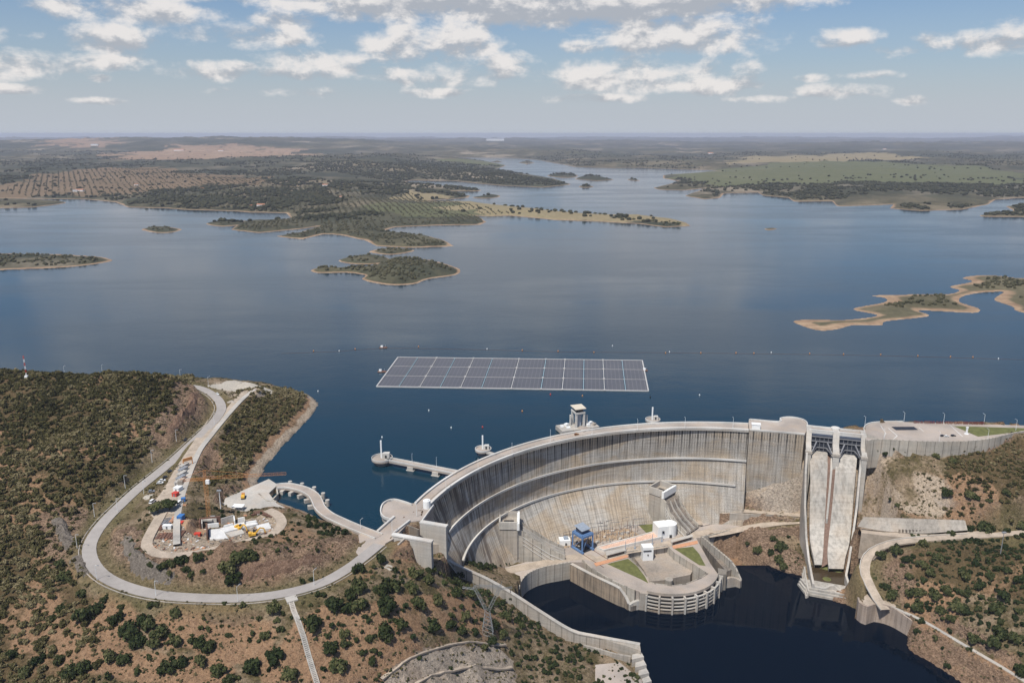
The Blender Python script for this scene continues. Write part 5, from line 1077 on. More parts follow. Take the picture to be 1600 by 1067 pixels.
# ---- helpers for street furniture -----------------------------------------
def og(px,py): return onground(px,py)
# ---- floating solar plant --------------------------------------------------
SC=[P(588.5,603.5,.6),P(1013,610.5,.6),P(1003.5,563,.6),P(622,558,.6)]
def sb(u,v,z=.6): 
    a=[SC[0][i]*(1-u)+SC[1][i]*u for i in(0,1)]; b_=[SC[3][i]*(1-u)+SC[2][i]*u for i in(0,1)]
    return (a[0]*(1-v)+b_[0]*v,a[1]*(1-v)+b_[1]*v,z)
m,t,b=newmat('floating_panels',.28,0,.5); uv=t.new('ShaderNodeUVMap').outputs[0]; sx=t.new('ShaderNodeSeparateXYZ'); t.set(sx.inputs[0],uv)
su=t.math('ABSOLUTE',t.math('SUBTRACT',t.math('FRACT',t.math('DIVIDE',sx.outputs[0],4.2)),.5)); sv=t.math('ABSOLUTE',t.math('SUBTRACT',t.math('FRACT',t.math('DIVIDE',sx.outputs[1],2.1)),.5))
gl2=t.math('MAXIMUM',t.math('GREATER_THAN',su,.44),t.math('MULTIPLY',t.math('GREATER_THAN',sv,.40),.45))
nn=t.noise(t.scale(uv,(.02,.03,1)),1.,3,.5,0,'2D')
c=t.mix(nn,(.055,.055,.061),(.083,.079,.084)); c=t.mix(t.math('MULTIPLY',gl2,.4),c,(.26,.24,.24)); t.set(b.inputs['Base Color'],c); M['pv']=m
M['float']=plain('pale_float_plastic',(.47,.45,.43),.6,var=.2); M['cyan']=plain('pale_blue_walkway',(.28,.37,.41),.5,var=.2)
sol=thing('floating_solar_plant','large rectangular floating solar plant of dark panels on the open lake behind the dam','solar plant',sb(.5,.5,0))
ub=[0,.082,.160,.236,.312,.390,.499,.609,.687,.764,.841,.918,1.0]; vb=[0,.345,.67,1.0]
LU=math.dist(SC[0][:2],SC[1][:2]); LV=math.dist(SC[0][:2],SC[3][:2])
for i in range(12):
    for j in range(3):
        u0,u1=ub[i]+.0035,ub[i+1]-.0035; v0,v1=vb[j]+.008,vb[j+1]-.008
        q=[sb(u0,v0),sb(u1,v0),sb(u1,v1),sb(u0,v1)]
        mb=MB(); mb.add(q,[(0,1,2,3)],[[(u*LU,v*LV) for u,v in((u0,v0),(u1,v0),(u1,v1),(u0,v1))]]); mb.add([(p[0],p[1],0.05) for p in q]+q,[(0,1,5,4),(1,2,6,5),(2,3,7,6),(3,0,4,7)])
        mb.build('panel_block',M['pv'],sol)
def fstrip(name,a,b_,w,mat,z=.45):
    d=norm2((b_[0]-a[0],b_[1]-a[1])); n=(-d[1]*w/2,d[0]*w/2); mb=MB()
    mb.prism([(a[0]+n[0],a[1]+n[1]),(a[0]-n[0],a[1]-n[1]),(b_[0]-n[0],b_[1]-n[1]),(b_[0]+n[0],b_[1]+n[1])],-.1,z); return mb.build(name,M[mat],sol)
for a_,b2 in ((sb(0,0),sb(1,0)),(sb(1,0),sb(1,1)),(sb(1,1),sb(0,1)),(sb(0,1),sb(0,0))): fstrip('perimeter_float',a_,b2,1.3,'float',.9)
for i in range(1,12): fstrip('walkway',sb(ub[i],0),sb(ub[i],1),.75,'cyan' if i%2 else 'float',.66)
for j in (1,2): fstrip('cross_walkway',sb(0,vb[j]),sb(1,vb[j]),.45,'float',.66)
for i in range(1,12):
    if i%2==0 or i in(7,):
        for j in (0,1,2,3):
            c_=sb(ub[i],vb[j]); mb=MB(); mb.box((c_[0],c_[1],.7),(2.2,2.2,.9)); mb.build('inverter_float',M['float'],sol)
# work barges
def barge(px,py,lab,w=9):
    c_=P(px,py,0); o_=thing('work_barge',lab,'barge',c_); mb=MB(); mb.box((c_[0],c_[1],-.3),(w,5,1.1),z0=True); mb.build('hull',M['rust'],o_); mb=MB(); mb.box((c_[0]-w*.2,c_[1],.8),(2.6,2.4,2),z0=True); mb.build('cabin',M['white'],o_)
    mb=MB(); mb.tube((c_[0]+w*.3,c_[1],.8),(c_[0]+w*.3,c_[1],3.6),.15); mb.build('mast',M['steel'],o_); return o_
barge(597,581,'small rusty work barge moored at the left edge of the floating solar plant')
barge(1008,579,'narrow rusty work barge moored at the right edge of the floating solar plant',5)
barge(599,543.5,'small white and rusty work barge by the buoy line, behind the solar plant')
# buoys
BU=[(654,542,0),(761,546,1),(816,548,0),(872,549.3,0),(928,551,0),(957,541,1),(1046,550.5,1),(1040,552,0),(1095,552,0),(1150,552,0),(1178,552.5,0),(1205,551.5,1),(1265,553,0),(1318,554,0),(1376,554.5,0),(1434,556.5,0),(1485,558,0),(1520,558.5,0),(1560,561,1),(490,549,0),(555,546,0),(530,549,1),(497,612,1),(670,642,1),(705,669,1),(754,668,2),(816,643,0),(597,684,1),(910,619,0),(1093,618,1),(1016,621,3),(860,617,2)]
BL={0:'orange buoy on the boom line across the lake beyond the solar plant',1:'small white buoy on the open lake',2:'small red buoy floating between dam and solar plant',3:'black buoy just off the right corner of the solar plant'}
for px_,py_,k in BU:
    c_=P(px_,py_,0); r_=.62 if k!=1 else .55; mb=MB()
    for z0_,z1_,ra,rb in((-.3,.35,.7,1.),(.35,.9,1.,1.),(.9,1.35,1.,.6),(1.35,1.7,.6,.12)): mb.cyl((c_[0],c_[1],z0_),ra*r_,z1_-z0_,10,r1=rb*r_,cap=z1_>1.5)
    lab=BL[k]
    if px_==816 and py_==643: lab='orange buoy floating between the crest road and the solar plant'
    elif px_==910: lab='orange buoy close below the lower edge of the solar plant'
    elif k==1: lab={957:'small white buoy on the boom line behind the middle of the solar plant',497:'small white buoy off the rocky shore of the wooded point',670:'small white buoy between the footbridge and the solar plant',705:'small white buoy near the footbridge, left of a red buoy',597:'small white buoy just above the footbridge tower',1093:'small white buoy right of the solar plant and above the dam crest',761:'small white buoy behind the solar plant left of centre',530:'small white buoy left of the solar plant on the boom line'}.get(px_,'small white buoy on the boom line right of the solar plant')
    elif k==2: lab='small red buoy near the footbridge, right of a white one' if px_==754 else 'small red buoy just below the lower edge of the solar plant'
    tag(mb.build('buoy',M[['orange','white','red','black'][k]]),lab,'buoy',group='buoys on the lake')
def line_thing(name,pts,lab,r=.16,mat='rust'):
    mb=MB(); l=catmull(pts,25)
    for a,b2 in zip(l[:-1],l[1:]): mb.tube(a,b2,r,n=4,caps=False)
    return tag(mb.build(name,M[mat]),lab,'boom')
line_thing('floating_boom',PP([(440,552),(530,549),(600,544),(761,546.5),(872,549.5),(1046,551),(1178,552.5),(1318,554.5),(1434,557),(1600,562)],.12),'thin dark floating boom line crossing the lake beyond the solar plant',.10)
# ---- lamps -----------------------------------------------------------------
def lamp_proto():
    o=thing('street_lamp','','street lamp'); mb=MB(); mb.tube((0,0,0),(0,0,9),.16,.09,6); mb.tube((0,0,9),(1.6,0,9.4),.08,.07,5); mb.build('pole',M['white'],o,world=False)
    mb=MB(); mb.box((2.0,0,9.4),(1.2,.42,.24)); mb.build('lamp_head',M['steel'],o,world=False); return o
LP0=lamp_proto(); used=[0]
def lamp(p,rz,lab,group,s=1.):
    if not used[0]: used[0]=1; o=LP0; o.location=p; o.rotation_euler=(0,0,rz); o.scale=(s,)*3; o['label']=lab; o['group']=group
    else: dupt(LP0,p,rz,lab,(s,)*3,group)
gC='street lamps along the dam crest'
for k,(x,y) in enumerate([(651,805),(697,765),(747,736),(800,711),(860,689.5),(925,679),(996,672),(1070,669),(1145,669)]):
    lamp(P(x,y,5.2),R_(90),['white street lamp at the left end of the dam crest near the round hut','white street lamp on the crest just past the left hut','white street lamp on the crest above the left ledge start','white street lamp on the crest beside the second intake tower','white street lamp on the crest left of the large tower','white street lamp on the crest in front of the large roofed tower','white street lamp on the crest left of the distant small tower','white street lamp on the crest at mid right of the arch','white street lamp on the crest next to the gravity block'][k],gC)
lamp(P(613,836,4),R_(90),'white street lamp by the first bay wall at the plaza',gC)
gR='street lamps along the left hill road'
RL=[(326,605,'behind the gravel heap on the hill road'),(335,664,'between the asphalt road and the paved track'),(276,692,'on the hillside verge near the dark car'),(238,724,'on the hillside verge halfway down the road'),(196,764,'on the hillside verge above the parking end'),(148,808,'on the verge above the left bend'),(121,858,'beside the grey crag at the left bend'),(152,907,'on the outer side of the lower left bend'),(244,932,'on the outer verge of the lower bend, right of the first'),(372,941,'tall by the verge at the bottom of the loop'),(491,915,'on the lower road near the staircase'),(225,772,'between the road and the parked cars'),(184,800,'in the scrub inside the bend'),(282,592,'on the ridge above the red rock cutting'),(160,583,'on the ridge in the scrub, third from the left'),(101,585,'on the ridge in the scrub, second from the left'),(564,834,'at the lake edge left of the plaza')]
for x,y,lb in RL: p=og(x,y); lamp(p,R_(-20 if x<300 else 60),'white street lamp '+lb,gR,1.05)
gE='street lamps on the esplanade'
for x,y,lb in [(1351,667,'at the right end of the gate bridge'),(1412,660,'at the lake edge left of the red letters'),(1474,662,'behind the middle of the red letters'),(1537,663,'at the right end of the red letters'),(1587,672,'on the lawn near the far right edge'),(1543,687,'on the retaining wall near the lawn'),(1467,691,'on the retaining wall below the parked cars'),(1381,687,'at the left end of the esplanade wall')]:
    lamp(P(x,y,4.1),R_(100),'white street lamp '+lb,gE)
for x,y,lb in [(644,724,'on the footbridge near its tower'),(682,730,'on the footbridge near the dam')]: lamp(P(x,y,4.5),R_(90),'white street lamp '+lb,'lamps on the footbridge',.8)
for k,(x,y,lb) in enumerate([(1563,866,'tall grey floodlight pole standing in the scrub of the right slope'),(345,795,'tall white floodlight pole beside the works yard terrace')]):
    p=og(x,y); o=thing('floodlight_pole',lb,'floodlight'); o.location=p; h=17 if k==0 else 13; mb=MB(); mb.tube((0,0,0),(0,0,h),.32,.2,7); mb.build('pole',M['white'] if k else M['steel'],o,world=False); mb=MB(); mb.box((0,0,h),(2.8,1.2,.9)); mb.build('lamp_head',M['steel'],o,world=False)
# mast on the ridge
p=og(42,592); o=thing('radio_mast','slim red and white lattice radio mast on the ridge at the far left','mast',p); mb=MB(); mb.box((p[0],p[1],p[2]),(2.4,2.4,2.6),z0=True); mb.build('base_cabin',M['white'],o)
for k in range(6):
    mb=MB(); z=p[2]+2+k*3
    for a in range(3): mb.tube((p[0]+.5*math.cos(a*2.09),p[1]+.5*math.sin(a*2.09),z),(p[0]+.45*math.cos(a*2.09),p[1]+.45*math.sin(a*2.09),z+3),.09,n=4); mb.tube((p[0]+.5*math.cos(a*2.09),p[1]+.5*math.sin(a*2.09),z),(p[0]+.45*math.cos(a*2.09+2.09),p[1]+.45*math.sin(a*2.09+2.09),z+3),.05,n=4)
    mb.build('mast_section',M['red'] if k%2 else M['white'],o)
# ---- cars ------------------------------------------------------------------
def car_proto(paint,name='parked_car',van=False):
    o=thing(name,'','van' if van else 'car'); L_,W_c=(5.2,1.95) if van else (4.3,1.8)
    def body(z0,z1,secs): pass
    mb=MB(); hb=.95 if not van else 1.1
    pr=[(-L_/2,.35),(-L_/2,hb*.85),(-L_/2+.15,hb),(L_/2-1.1,hb),(L_/2-.1,hb*.72),(L_/2,.35)]
    A=[(x,-W_c/2,z) for x,z in pr]; B=[(x,W_c/2,z) for x,z in pr]; k=len(pr); mb.add(A+B,[tuple(range(k-1,-1,-1)),tuple(range(k,2*k))]+[(i,(i+1)%k,(i+1)%k+k,i+k) for i in range(k)]); bo=mb.build('body',paint,o,world=False); fixn(bo)
    zt=1.45 if not van else 2.1; pr=[(-L_/2+.2,hb),(-L_/2+(.6 if not van else .25),zt),(L_/2-(1.9 if not van else 1.6),zt),(L_/2-1.1,hb)]
    mb=MB(); A=[(x,-W_c/2+(.08 if z<1.3*hb else .18),z) for x,z in pr]; B=[(x,W_c/2-(.08 if z<1.3*hb else .18),z) for x,z in pr]; k=4; mb.add(A+B,[tuple(range(k-1,-1,-1)),tuple(range(k,2*k))]+[(i,(i+1)%k,(i+1)%k+k,i+k) for i in range(k)]); g_=mb.build('windows',M['glass'],o,world=False); fixn(g_)
    mb=MB(); x0,x1=pr[1][0]+.05,pr[2][0]-.05; mb.box(((x0+x1)/2,0,zt+.02),(x1-x0,W_c-.38,.07)); mb.build('roof',paint,o,world=False)
    for sx_ in(-1,1):
        for sy_ in(-1,1): mb=MB(); mb.tube((sx_*L_*.31,sy_*(W_c/2-.12),.33),(sx_*L_*.31,sy_*(W_c/2+.04),.33),.33,n=12); mb.build('wheel',M['black'],o,world=False)
    return o
PAINT={'white':M['white'],'black':plain('black_car_paint',(.02,.02,.025),.25,spec=.6),'silver':plain('silver_car_paint',(.42,.43,.44),.3,.5),'orange':plain('orange_brown_car_paint',(.32,.13,.03),.35)}
PR={}
def car(paint,p,rz,lab,moving=False,van=False):
    key=(paint,van)
    if key not in PR: o=car_proto(PAINT[paint],'parked_car' if not moving else 'car',van); PR[key]=o; o.location=p; o.rotation_euler=(0,0,rz); o['label']=lab
    else: o=dupt(PR[key],p,rz,lab)
    o['group']='cars around the dam'; return o
def rdir(line,p):
    i=min(range(len(line)),key=lambda k:math.dist(line[k][:2],p[:2])); i=min(max(i,0),len(line)-2); return math.atan2(line[i+1][1]-line[i][1],line[i+1][0]-line[i][0])
for pa,x,y,lab,ln in [('white',340,617.5,'white car driving down the hill road below the gravel heap',ROAD),('black',290,689,'black car driving on the hill road above the parking area',ROAD)]:
    p=og(x,y); p=(p[0],p[1],p[2]+.42); car(pa,p,rdir(ln,p),lab,True)
for pa,x,y,lab,v in [('black',266.5,738,'black car at the upper end of the dusty parking row',0),('black',259.5,747,'black car parked right next to the white cars on the dusty parking area',0),('white',254,752,'white car parked between a black car and another white car',0),('white',250.5,756.5,'white car lowest of the close parking row',0),('silver',237,769,'silver car parked alone by the road lamp on the dusty area',0),('white',238.5,786,'white van parked at the lower left edge of the dusty area',1),('white',281,788,'small white van beside the umbrella pines',1)]:
    p=og(x,y); car(pa,(p[0],p[1],p[2]+.22),R_(12) if not v else R_(80),lab,van=bool(v))
car('orange',P(901,679.3,4.05),rdir(dn,P(901,679,4)),'orange brown car driving on the dam crest in front of the roofed tower',True)
for pa,x,y,lab in [('black',1473,681.5,'black car left of the white one on the esplanade'),('white',1479,682.3,'white car between two black cars on the esplanade'),('black',1489.5,681.3,'black car at the right of the white one on the esplanade')]: car(pa,P(x,y,4.03),R_(12),lab)
# ---- intake towers & footbridge -------------------------------------------
fb=thing('footbridge','straight concrete footbridge on two square piers running from the crest to the intake tower','footbridge',P(643,735,0))
mb=MB(); fl=[P(604,717,4.5),P(714,738.5,4.5)]; mb.sweep(fl,[(-2.6,-1.6),(2.6,-1.6),(2.6,0),(-2.6,0)]); mb.build('deck',M['deck'],fb)
for s in(-2.5,2.5): mb=MB(); mb.wall([(p[0],p[1]) for p in offset(fl,s)],.35,4.4,5.6); mb.build('railing',M['parapet'],fb)
for x,y in ((643,726),(682,734)):
    c_=P(x,y,4); mb=MB(); mb.box((c_[0],c_[1],-14),(4.2,5,13.5),-.35,z0=True); mb.box((c_[0],c_[1],-.5),(6.4,6.5,1.0),-.35,z0=True); mb.box((c_[0],c_[1],.5),(5,5.6,2.5),-.35,z0=True); mb.build('pier',M['conc_l'],fb)
def tower(px,py,lab,s=1.,rz=0.):
    c=P(px,py,4.5); o=thing('intake_tower',lab,'intake tower',(c[0],c[1],0)); 
    mb=MB(); mb.cyl((c[0],c[1],-20),4.6*s,16,8,a0=.39); mb.cyl((c[0],c[1],-4),4.6*s,4.5,8,r1=5.4*s,a0=.39); mb.build('shaft',M['conc_l'],o)
    mb=MB(); mb.cyl((c[0],c[1],.5),3.4*s,3.2,8,a0=.39); mb.build('neck',M['conc'],o)
    mb=MB(); mb.cyl((c[0],c[1],3.4),8.2*s,1.1,28); mb.build('round_platform',M['deck'],o)
    mb=MB(); r_=8.0*s; l=[(c[0]+r_*math.cos(a),c[1]+r_*math.sin(a),4.5) for a in np.linspace(0,2*math.pi,29)][:-1]; mb.sweep(l,[(-.2,0),(.2,0),(.2,1.2),(-.2,1.2)],closed=True); mb.build('railing',M['parapet'],o)
    mb=MB(); mb.box((c[0]+3*s,c[1]+1.5*s,4.5),(5.6*s,4*s,4.2*s),rz,z0=True); mb.build('gate_house',M['parapet'],o)
    mb=MB(); mb.box((c[0]+3*s,c[1]-.62*s,5),(1.3,.3,2.2),rz,z0=True); mb.build('door',M['glass'],o)
    mb=MB(); mb.box((c[0]-.6*s,c[1]+1*s,4.5),(1.1,1.1,14.5*s),0,z0=True); mb.build('gate_post',M['white'],o); return o
tower(597,716,'round platform intake tower with a white post at the far end of the footbridge')
tower(755,702,'small intake tower with a white post close to the left part of the crest',.8)
tower(1020,656,'small intake tower with a white post behind the far right part of the crest',.8)
for l in ([(762,706),(775,710)],[(1020,659),(1021,662)]):
    mb=MB(); mb.sweep(PP(l,4.4),[(-2,-1),(2,-1),(2,0),(-2,0)]); tag(mb.build('access_bridge',M['conc_l']),'short concrete access bridge from the '+('left' if l[0][0]<800 else 'right')+' part of the crest to its small intake tower','bridge')
# large tower
c=P(903,666,4.5); bt=thing('main_intake_tower','tall open intake tower with a flat cream roof and two side platforms behind the crest','intake tower',(c[0],c[1],0))
for l,nm in (([(868,664.5),(879,674),(905,670.5),(893,660)],0),([(911,663),(918,669.5),(936.5,666),(925,657.5)],0)):
    q=PP(l,4.5); mb=MB(); mb.prism(xy(q),.8,4.5,bot=True); mb.build('side_platform',M['conc_l'],bt)
mb=MB(); mb.prism(xy(PP([(890,660),(893,672),(919,670),(913,658)],4.5)),-20,4.4); mb.build('shaft',M['conc'],bt)
mb=MB(); mb.prism(xy(PP([(903,668),(911,674.5),(924,671),(914,665)],4.5)),3.2,4.52,bot=True); mb.build('access_bridge',M['deck'],bt)
T=PP([(894,662),(900,667.5),(912,665.8),(906.5,660.5)],4.5); HT=17
for q in T: mb=MB(); mb.box((q[0],q[1],4.4),(1.7,1.7,HT-4),.3,z0=True); mb.build('column',M['parapet'],bt)
mid=(sum(q[0] for q in T)/4,sum(q[1] for q in T)/4); ex=lambda k:[(mid[0]+(q[0]-mid[0])*k,mid[1]+(q[1]-mid[1])*k) for q in T]
mb=MB(); mb.prism(ex(1.25),4.4+HT-5,4.4+HT-3.6,bot=True); mb.build('upper_floor',M['parapet'],bt)
mb=MB(); mb.prism(ex(.8),4.4+HT-3.6,4.4+HT-.6); mb.build('machine_room',M['darkhole'],bt)
mb=MB(); mb.prism(ex(1.38),4.4+HT-.6,4.4+HT,bot=True); mb.build('roof',plain('cream_roof',(.60,.53,.42),.8,var=.08),bt)
mb=MB(); mb.prism(ex(.55),4.4,4.4+HT-6); mb.build('hoist_screen',M['bluegrey'],bt)
for x,y in ((891,664),(916.5,663.5)): p=P(x,y,4.5); mb=MB(); mb.box((p[0],p[1],4.4),(1.2,1.2,9.5),.3,z0=True); mb.build('gate_post',M['parapet'],bt)
rr=random.Random(4)
for x,y in ((878,667),(885,665),(888,668.5),(922,662),(928,664),(919,665)):
    p=P(x,y,4.5); mb=MB(); mb.box((p[0],p[1],4.4),(rr.uniform(2.5,4),rr.uniform(2,3),rr.uniform(1.,2.4)),rr.random(),z0=True); mb.build('equipment_box',M['white'] if rr.random()<.6 else M['conc'],bt)
# ---- curved intake bridge on the left lake arm -----------------------------
ib=thing('curved_intake_bridge','curved concrete road bridge on thick piers over the small lake arm by the works yard','bridge',P(480,780,0))
bl_=catmull(PP([(432,760),(446,758.5),(462,761),(478,766),(490,774),(496,784),(500,793),(512,804),(532,814),(560,826),(592,838)],4.2),3)
mb=MB(); mb.sweep(bl_,[(-3.6,-1.8),(3.6,-1.8),(3.6,0),(-3.6,0)]); mb.build('deck',M['deck'],ib)
for s in(-3.4,3.4): mb=MB(); l=offset(bl_,s); mb.wall(l,.5,3.9,5.0); mb.build('parapet',M['parapet'],ib)
for x,y in ((446,761),(461,764),(475,769.5),(486,777),(494,787)):
    p=P(x,y,3); i=min(range(len(bl_)),key=lambda k:math.dist(bl_[k][:2],p[:2])); q=bl_[min(i+1,len(bl_)-1)]; a_=math.atan2(q[1]-bl_[i][1],q[0]-bl_[i][0])
    mb=MB(); mb.box((bl_[i][0],bl_[i][1],-14),(2.6,13.5,16.6),a_,z0=True); n_=(-math.sin(a_),math.cos(a_)); mb.cyl((bl_[i][0]+n_[0]*6.8,bl_[i][1]+n_[1]*6.8,-14),1.5,18.6,12); mb.build('pier',M['conc_l'],ib)
ln=catmull(PP([(520,812),(540,821),(565,830),(588,836)],4),3); mb=MB(); mb.wall(offset(ln,4),1.,-6,4.1); mb.build('shore_wall',M['conc_l'],ib)
mb=MB(); mb.wall(PP([(404,771),(418,783),(432,783)],4),1.,-4,4.3); mb.wall(PP([(432,761),(434,772),(425,781)],4),1.,-8,4.3); tag(mb.build('basin_wall',M['conc_q']),'grey basin wall under the works yard terrace beside the curved bridge','wall')
mb=MB(); mb.prism(PLAZA,3.0,4.02); tag(mb.build('works_terrace',M['conc_l']),kind='structure')
# ---- construction yard -----------------------------------------------------
def gp_(x,y): return og(x,y)
def crate(name,x,y,sz,mat,rz,lab,cat,roofmat=None,group=None):
    p=gp_(x,y); o=thing(name,lab,cat,p,0,group); mb=MB(); mb.box((p[0],p[1],p[2]-.2),sz,rz,z0=True); mb.build('walls',M[mat],o)
    mb=MB(); mb.box((p[0],p[1],p[2]+sz[2]-.2),(sz[0]+.3,sz[1]+.3,.25),rz,z0=True); mb.build('roof',M[roofmat or mat],o)
    mb=MB(); cx_=p[0]+math.sin(rz)*(sz[1]/2+.03); cy_=p[1]-math.cos(rz)*(sz[1]/2+.03); mb.box((cx_,cy_,p[2]),(1.,.12,min(2.,sz[2]-.4)),rz,z0=True); mb.build('door',M['gateframe'],o); return o
cab=[(288,731),(286.4,737),(284.6,743.5),(282.8,750),(281,756.5)]
for k,(x,y) in enumerate(cab): crate('site_cabin',x,y,(2.9,7.6,2.7),'conc_l',-.30,'grey site cabin, %s in the row beside the paved track'%['first from the hill end','second from the hill end','middle one','fourth from the hill end','nearest the white cabin'][k],'site cabin','steel' if k%2 else 'conc_l','site cabins in a row')
crate('site_cabin',278.6,767,(4.2,4.5,2.9),'white',-.25,'white site cabin at the lower end of the cabin row','site cabin')
crate('container',274.6,775,(3.4,3.2,2.6),'red',-.25,'red container just below the white site cabin','container')
crate('container',283,812,(3.2,4.2,3.0),'blueb',-.1,'blue topped container above a red skip in the works yard','container')
crate('skip',282.5,819,(3.4,2.6,1.6),'red',-.1,'red skip directly below the blue container','skip')
crate('container',309,838,(3.6,2.6,2.2),'red',.05,'small red container left of the white foundations','container')
crate('portable_toilet',287,784,(2.4,2.2,2.4),'blueb',.2,'small blue cabin beside the track, right of the umbrella pines','cabin','blueb')
crate('site_shed',262,826,(5.2,2.4,2.2),'white',.0,'white roofed shed between the dark reinforcement stacks','shed')
# orange gate over the track
a=gp_(287,730); b2=gp_(301,726); og_=thing('height_gate','orange portal frame spanning the track at the top of the cabin row','gate frame',a)
for q in(a,b2): mb=MB(); mb.box((q[0],q[1],q[2]),(.5,.5,5),z0=True); mb.build('post',M['orange'],og_)
mb=MB(); mb.beam((a[0],a[1],a[2]+5),(b2[0],b2[1],b2[2]+5),.6,2.2); mb.build('crossbeam',M['orange'],og_)
# tower crane
cb=gp_(327,812); crn=thing('tower_crane','tall orange lattice tower crane with a white cab over the works yard','tower crane',cb); ZT=cb[2]+27
def lattice(a,b2,w,name,mat='orange',r=.06,tri=False,step=2.6):
    a=Vector(a); b2=Vector(b2); d=(b2-a); L_=d.length; d.normalize(); u=d.cross(Vector((0,0,1))) 
    if u.length<.1: u=Vector((1,0,0))
    u.normalize(); v=u.cross(d).normalized(); mb=MB(); cs=[(-w/2,-w/2),(w/2,-w/2),(w/2,w/2),(-w/2,w/2)] if not tri else [(-w/2,0),(w/2,0),(0,w*.95)]
    pts=lambda s:[a+d*s+u*i+v*j for i,j in cs]; n=max(1,int(L_/step)); k=len(cs)
    for i in range(k): mb.beam(tuple(pts(0)[i]),tuple(pts(L_)[i]),r*1.7,r*1.7)
    for s in range(n):
        A=pts(s*L_/n); B=pts((s+1)*L_/n)
        for i in range(k): mb.tube(tuple(A[i]),tuple(B[(i+1)%k]),r*.7,n=3,caps=False); mb.tube(tuple(B[i]),tuple(B[(i+1)%k]),r*.6,n=3,caps=False)
    return mb,mat
def lat(parent,name,*a,**k): mb,mt=lattice(*a,**k); return mb.build(name,M[mt],parent)
lat(crn,'mast',cb,(cb[0],cb[1],ZT),1.9,'mast')
tipd=P(447,740,ZT+1); jd=norm2((tipd[0]-cb[0],tipd[1]-cb[1])); JL=math.dist(tipd[:2],cb[:2])
lat(crn,'jib',(cb[0],cb[1],ZT+.6),(tipd[0],tipd[1],ZT+.6),1.6,'jib',tri=True)
cj=(cb[0]-jd[0]*15,cb[1]-jd[1]*15,ZT+.6); lat(crn,'counter_jib',(cb[0],cb[1],ZT+.6),cj,1.5,'jib')
lat(crn,'tower_top',(cb[0],cb[1],ZT),(cb[0],cb[1],ZT+6.5),1.2,'top')
mb=MB(); mb.box((cj[0],cj[1],ZT-2.2),(3,2.6,2.8),math.atan2(jd[1],jd[0]),z0=True); mb.build('counterweight',M['conc'],crn)
mb=MB(); mb.box((cb[0]+1.9,cb[1]-.8,ZT-2.2),(2.2,2.,2.6),z0=True); mb.build('cab',M['white'],crn)
for q,s in ((tipd,.62),((cj[0],cj[1]),1)):
    mb=MB(); mb.tube((cb[0],cb[1],ZT+6.5),(cb[0]+(q[0]-cb[0])*s,cb[1]+(q[1]-cb[1])*s,ZT+1.8),.09,n=4); mb.build('tie_rod',M['orange'],crn)
mb=MB(); mb.box((cb[0],cb[1],cb[2]-.3),(6,6,1.),z0=True); mb.build('base_block',M['conc_l'],crn)
def excavator(x,y,rz,lab):
    p=gp_(x,y); o=thing('excavator',lab,'excavator',p,rz)
    for s in(-1,1):
        mb=MB(); pr=[(-2.1,.35),(-1.7,0),(1.7,0),(2.1,.35),(1.9,.9),(-1.9,.9)]; A=[(u,s*1.5-.35,z) for u,z in pr]; B=[(u,s*1.5+.35,z) for u,z in pr]; mb.add(A+B,[tuple(range(6)),tuple(range(11,5,-1))]+[(i,i+6,(i+1)%6+6,(i+1)%6) for i in range(6)]); fixn(mb.build('track',M['black'],o,world=False))
    mb=MB(); mb.box((-.6,0,.95),(4.2,2.9,1.3),z0=True); mb.box((-2.0,0,1.6),(1.6,2.9,1.2),z0=True); mb.build('body',M['yellow'],o,world=False)
    mb=MB(); mb.box((.7,.8,2.2),(1.7,1.2,1.4),z0=True); mb.build('cab',M['glass'],o,world=False)
    mb=MB(); mb.beam((1.2,-.3,1.7),(4.2,-.3,5.0),.55,.8); mb.beam((4.2,-.3,5.0),(6.4,-.3,4.2),.5,.7); mb.build('boom',M['yellow'],o,world=False)
    mb=MB(); mb.beam((6.4,-.3,4.4),(7.2,-.3,1.4),.45,.6); mb.build('dipper_arm',M['yellow'],o,world=False)
    mb=MB(); pr=[(6.6,1.5),(7.7,1.4),(7.9,.6),(7.0,.2),(6.3,.6)]; A=[(u,-.95,z) for u,z in pr]; B=[(u,.35,z) for u,z in pr]; mb.add(A+B,[tuple(range(5)),tuple(range(9,4,-1))]+[(i,i+5,(i+1)%5+5,(i+1)%5) for i in range(5)]); fixn(mb.build('bucket',M['rust'],o,world=False)); return o
excavator(374,828,-.5,'yellow excavator at the rim of the white foundations, the left one of two'); excavator(396,838,.35,'yellow excavator with raised arm on the dirt track, the right one of two')
p=gp_(380,779); dt=thing('dump_truck','small orange dumper on the pale terrace by the curved bridge','dump truck',(p[0],p[1],p[2]+.3),1.8)
mb=MB(); mb.box((0,0,.9),(5.6,2.3,.4),z0=True); mb.build('chassis',M['black'],dt,world=False); mb=MB(); mb.box((2.1,0,1.2),(1.5,2.2,1.8),z0=True); mb.build('cab',M['orange'],dt,world=False); mb=MB(); mb.prism([(-2.8,-1.2),(1.1,-1.2),(1.1,1.2),(-2.8,1.2)],1.3,2.5); mb.build('skip_body',M['yellow'],dt,world=False)
for sx_ in(-1.8,1.9):
    for sy_ in(-1,1): mb=MB(); mb.tube((sx_,sy_*.85,.55),(sx_,sy_*1.25,.55),.55,n=12); mb.build('wheel',M['black'],dt,world=False)
# white canopy
p=gp_(373,797); cn=thing('canopy','white open sided canopy on the pale terrace','canopy',p)
mb=MB(); mb.box((p[0],p[1],p[2]+3.2),(7.5,5,.25),-.1,z0=True); mb.build('roof',M['white'],cn)
for a_,b_ in((-1,-1),(1,-1),(1,1),(-1,1)): mb=MB(); mb.box((p[0]+a_*3.3,p[1]+b_*2.1,p[2]),(.2,.2,3.3),z0=True); mb.build('post',M['steel'],cn)
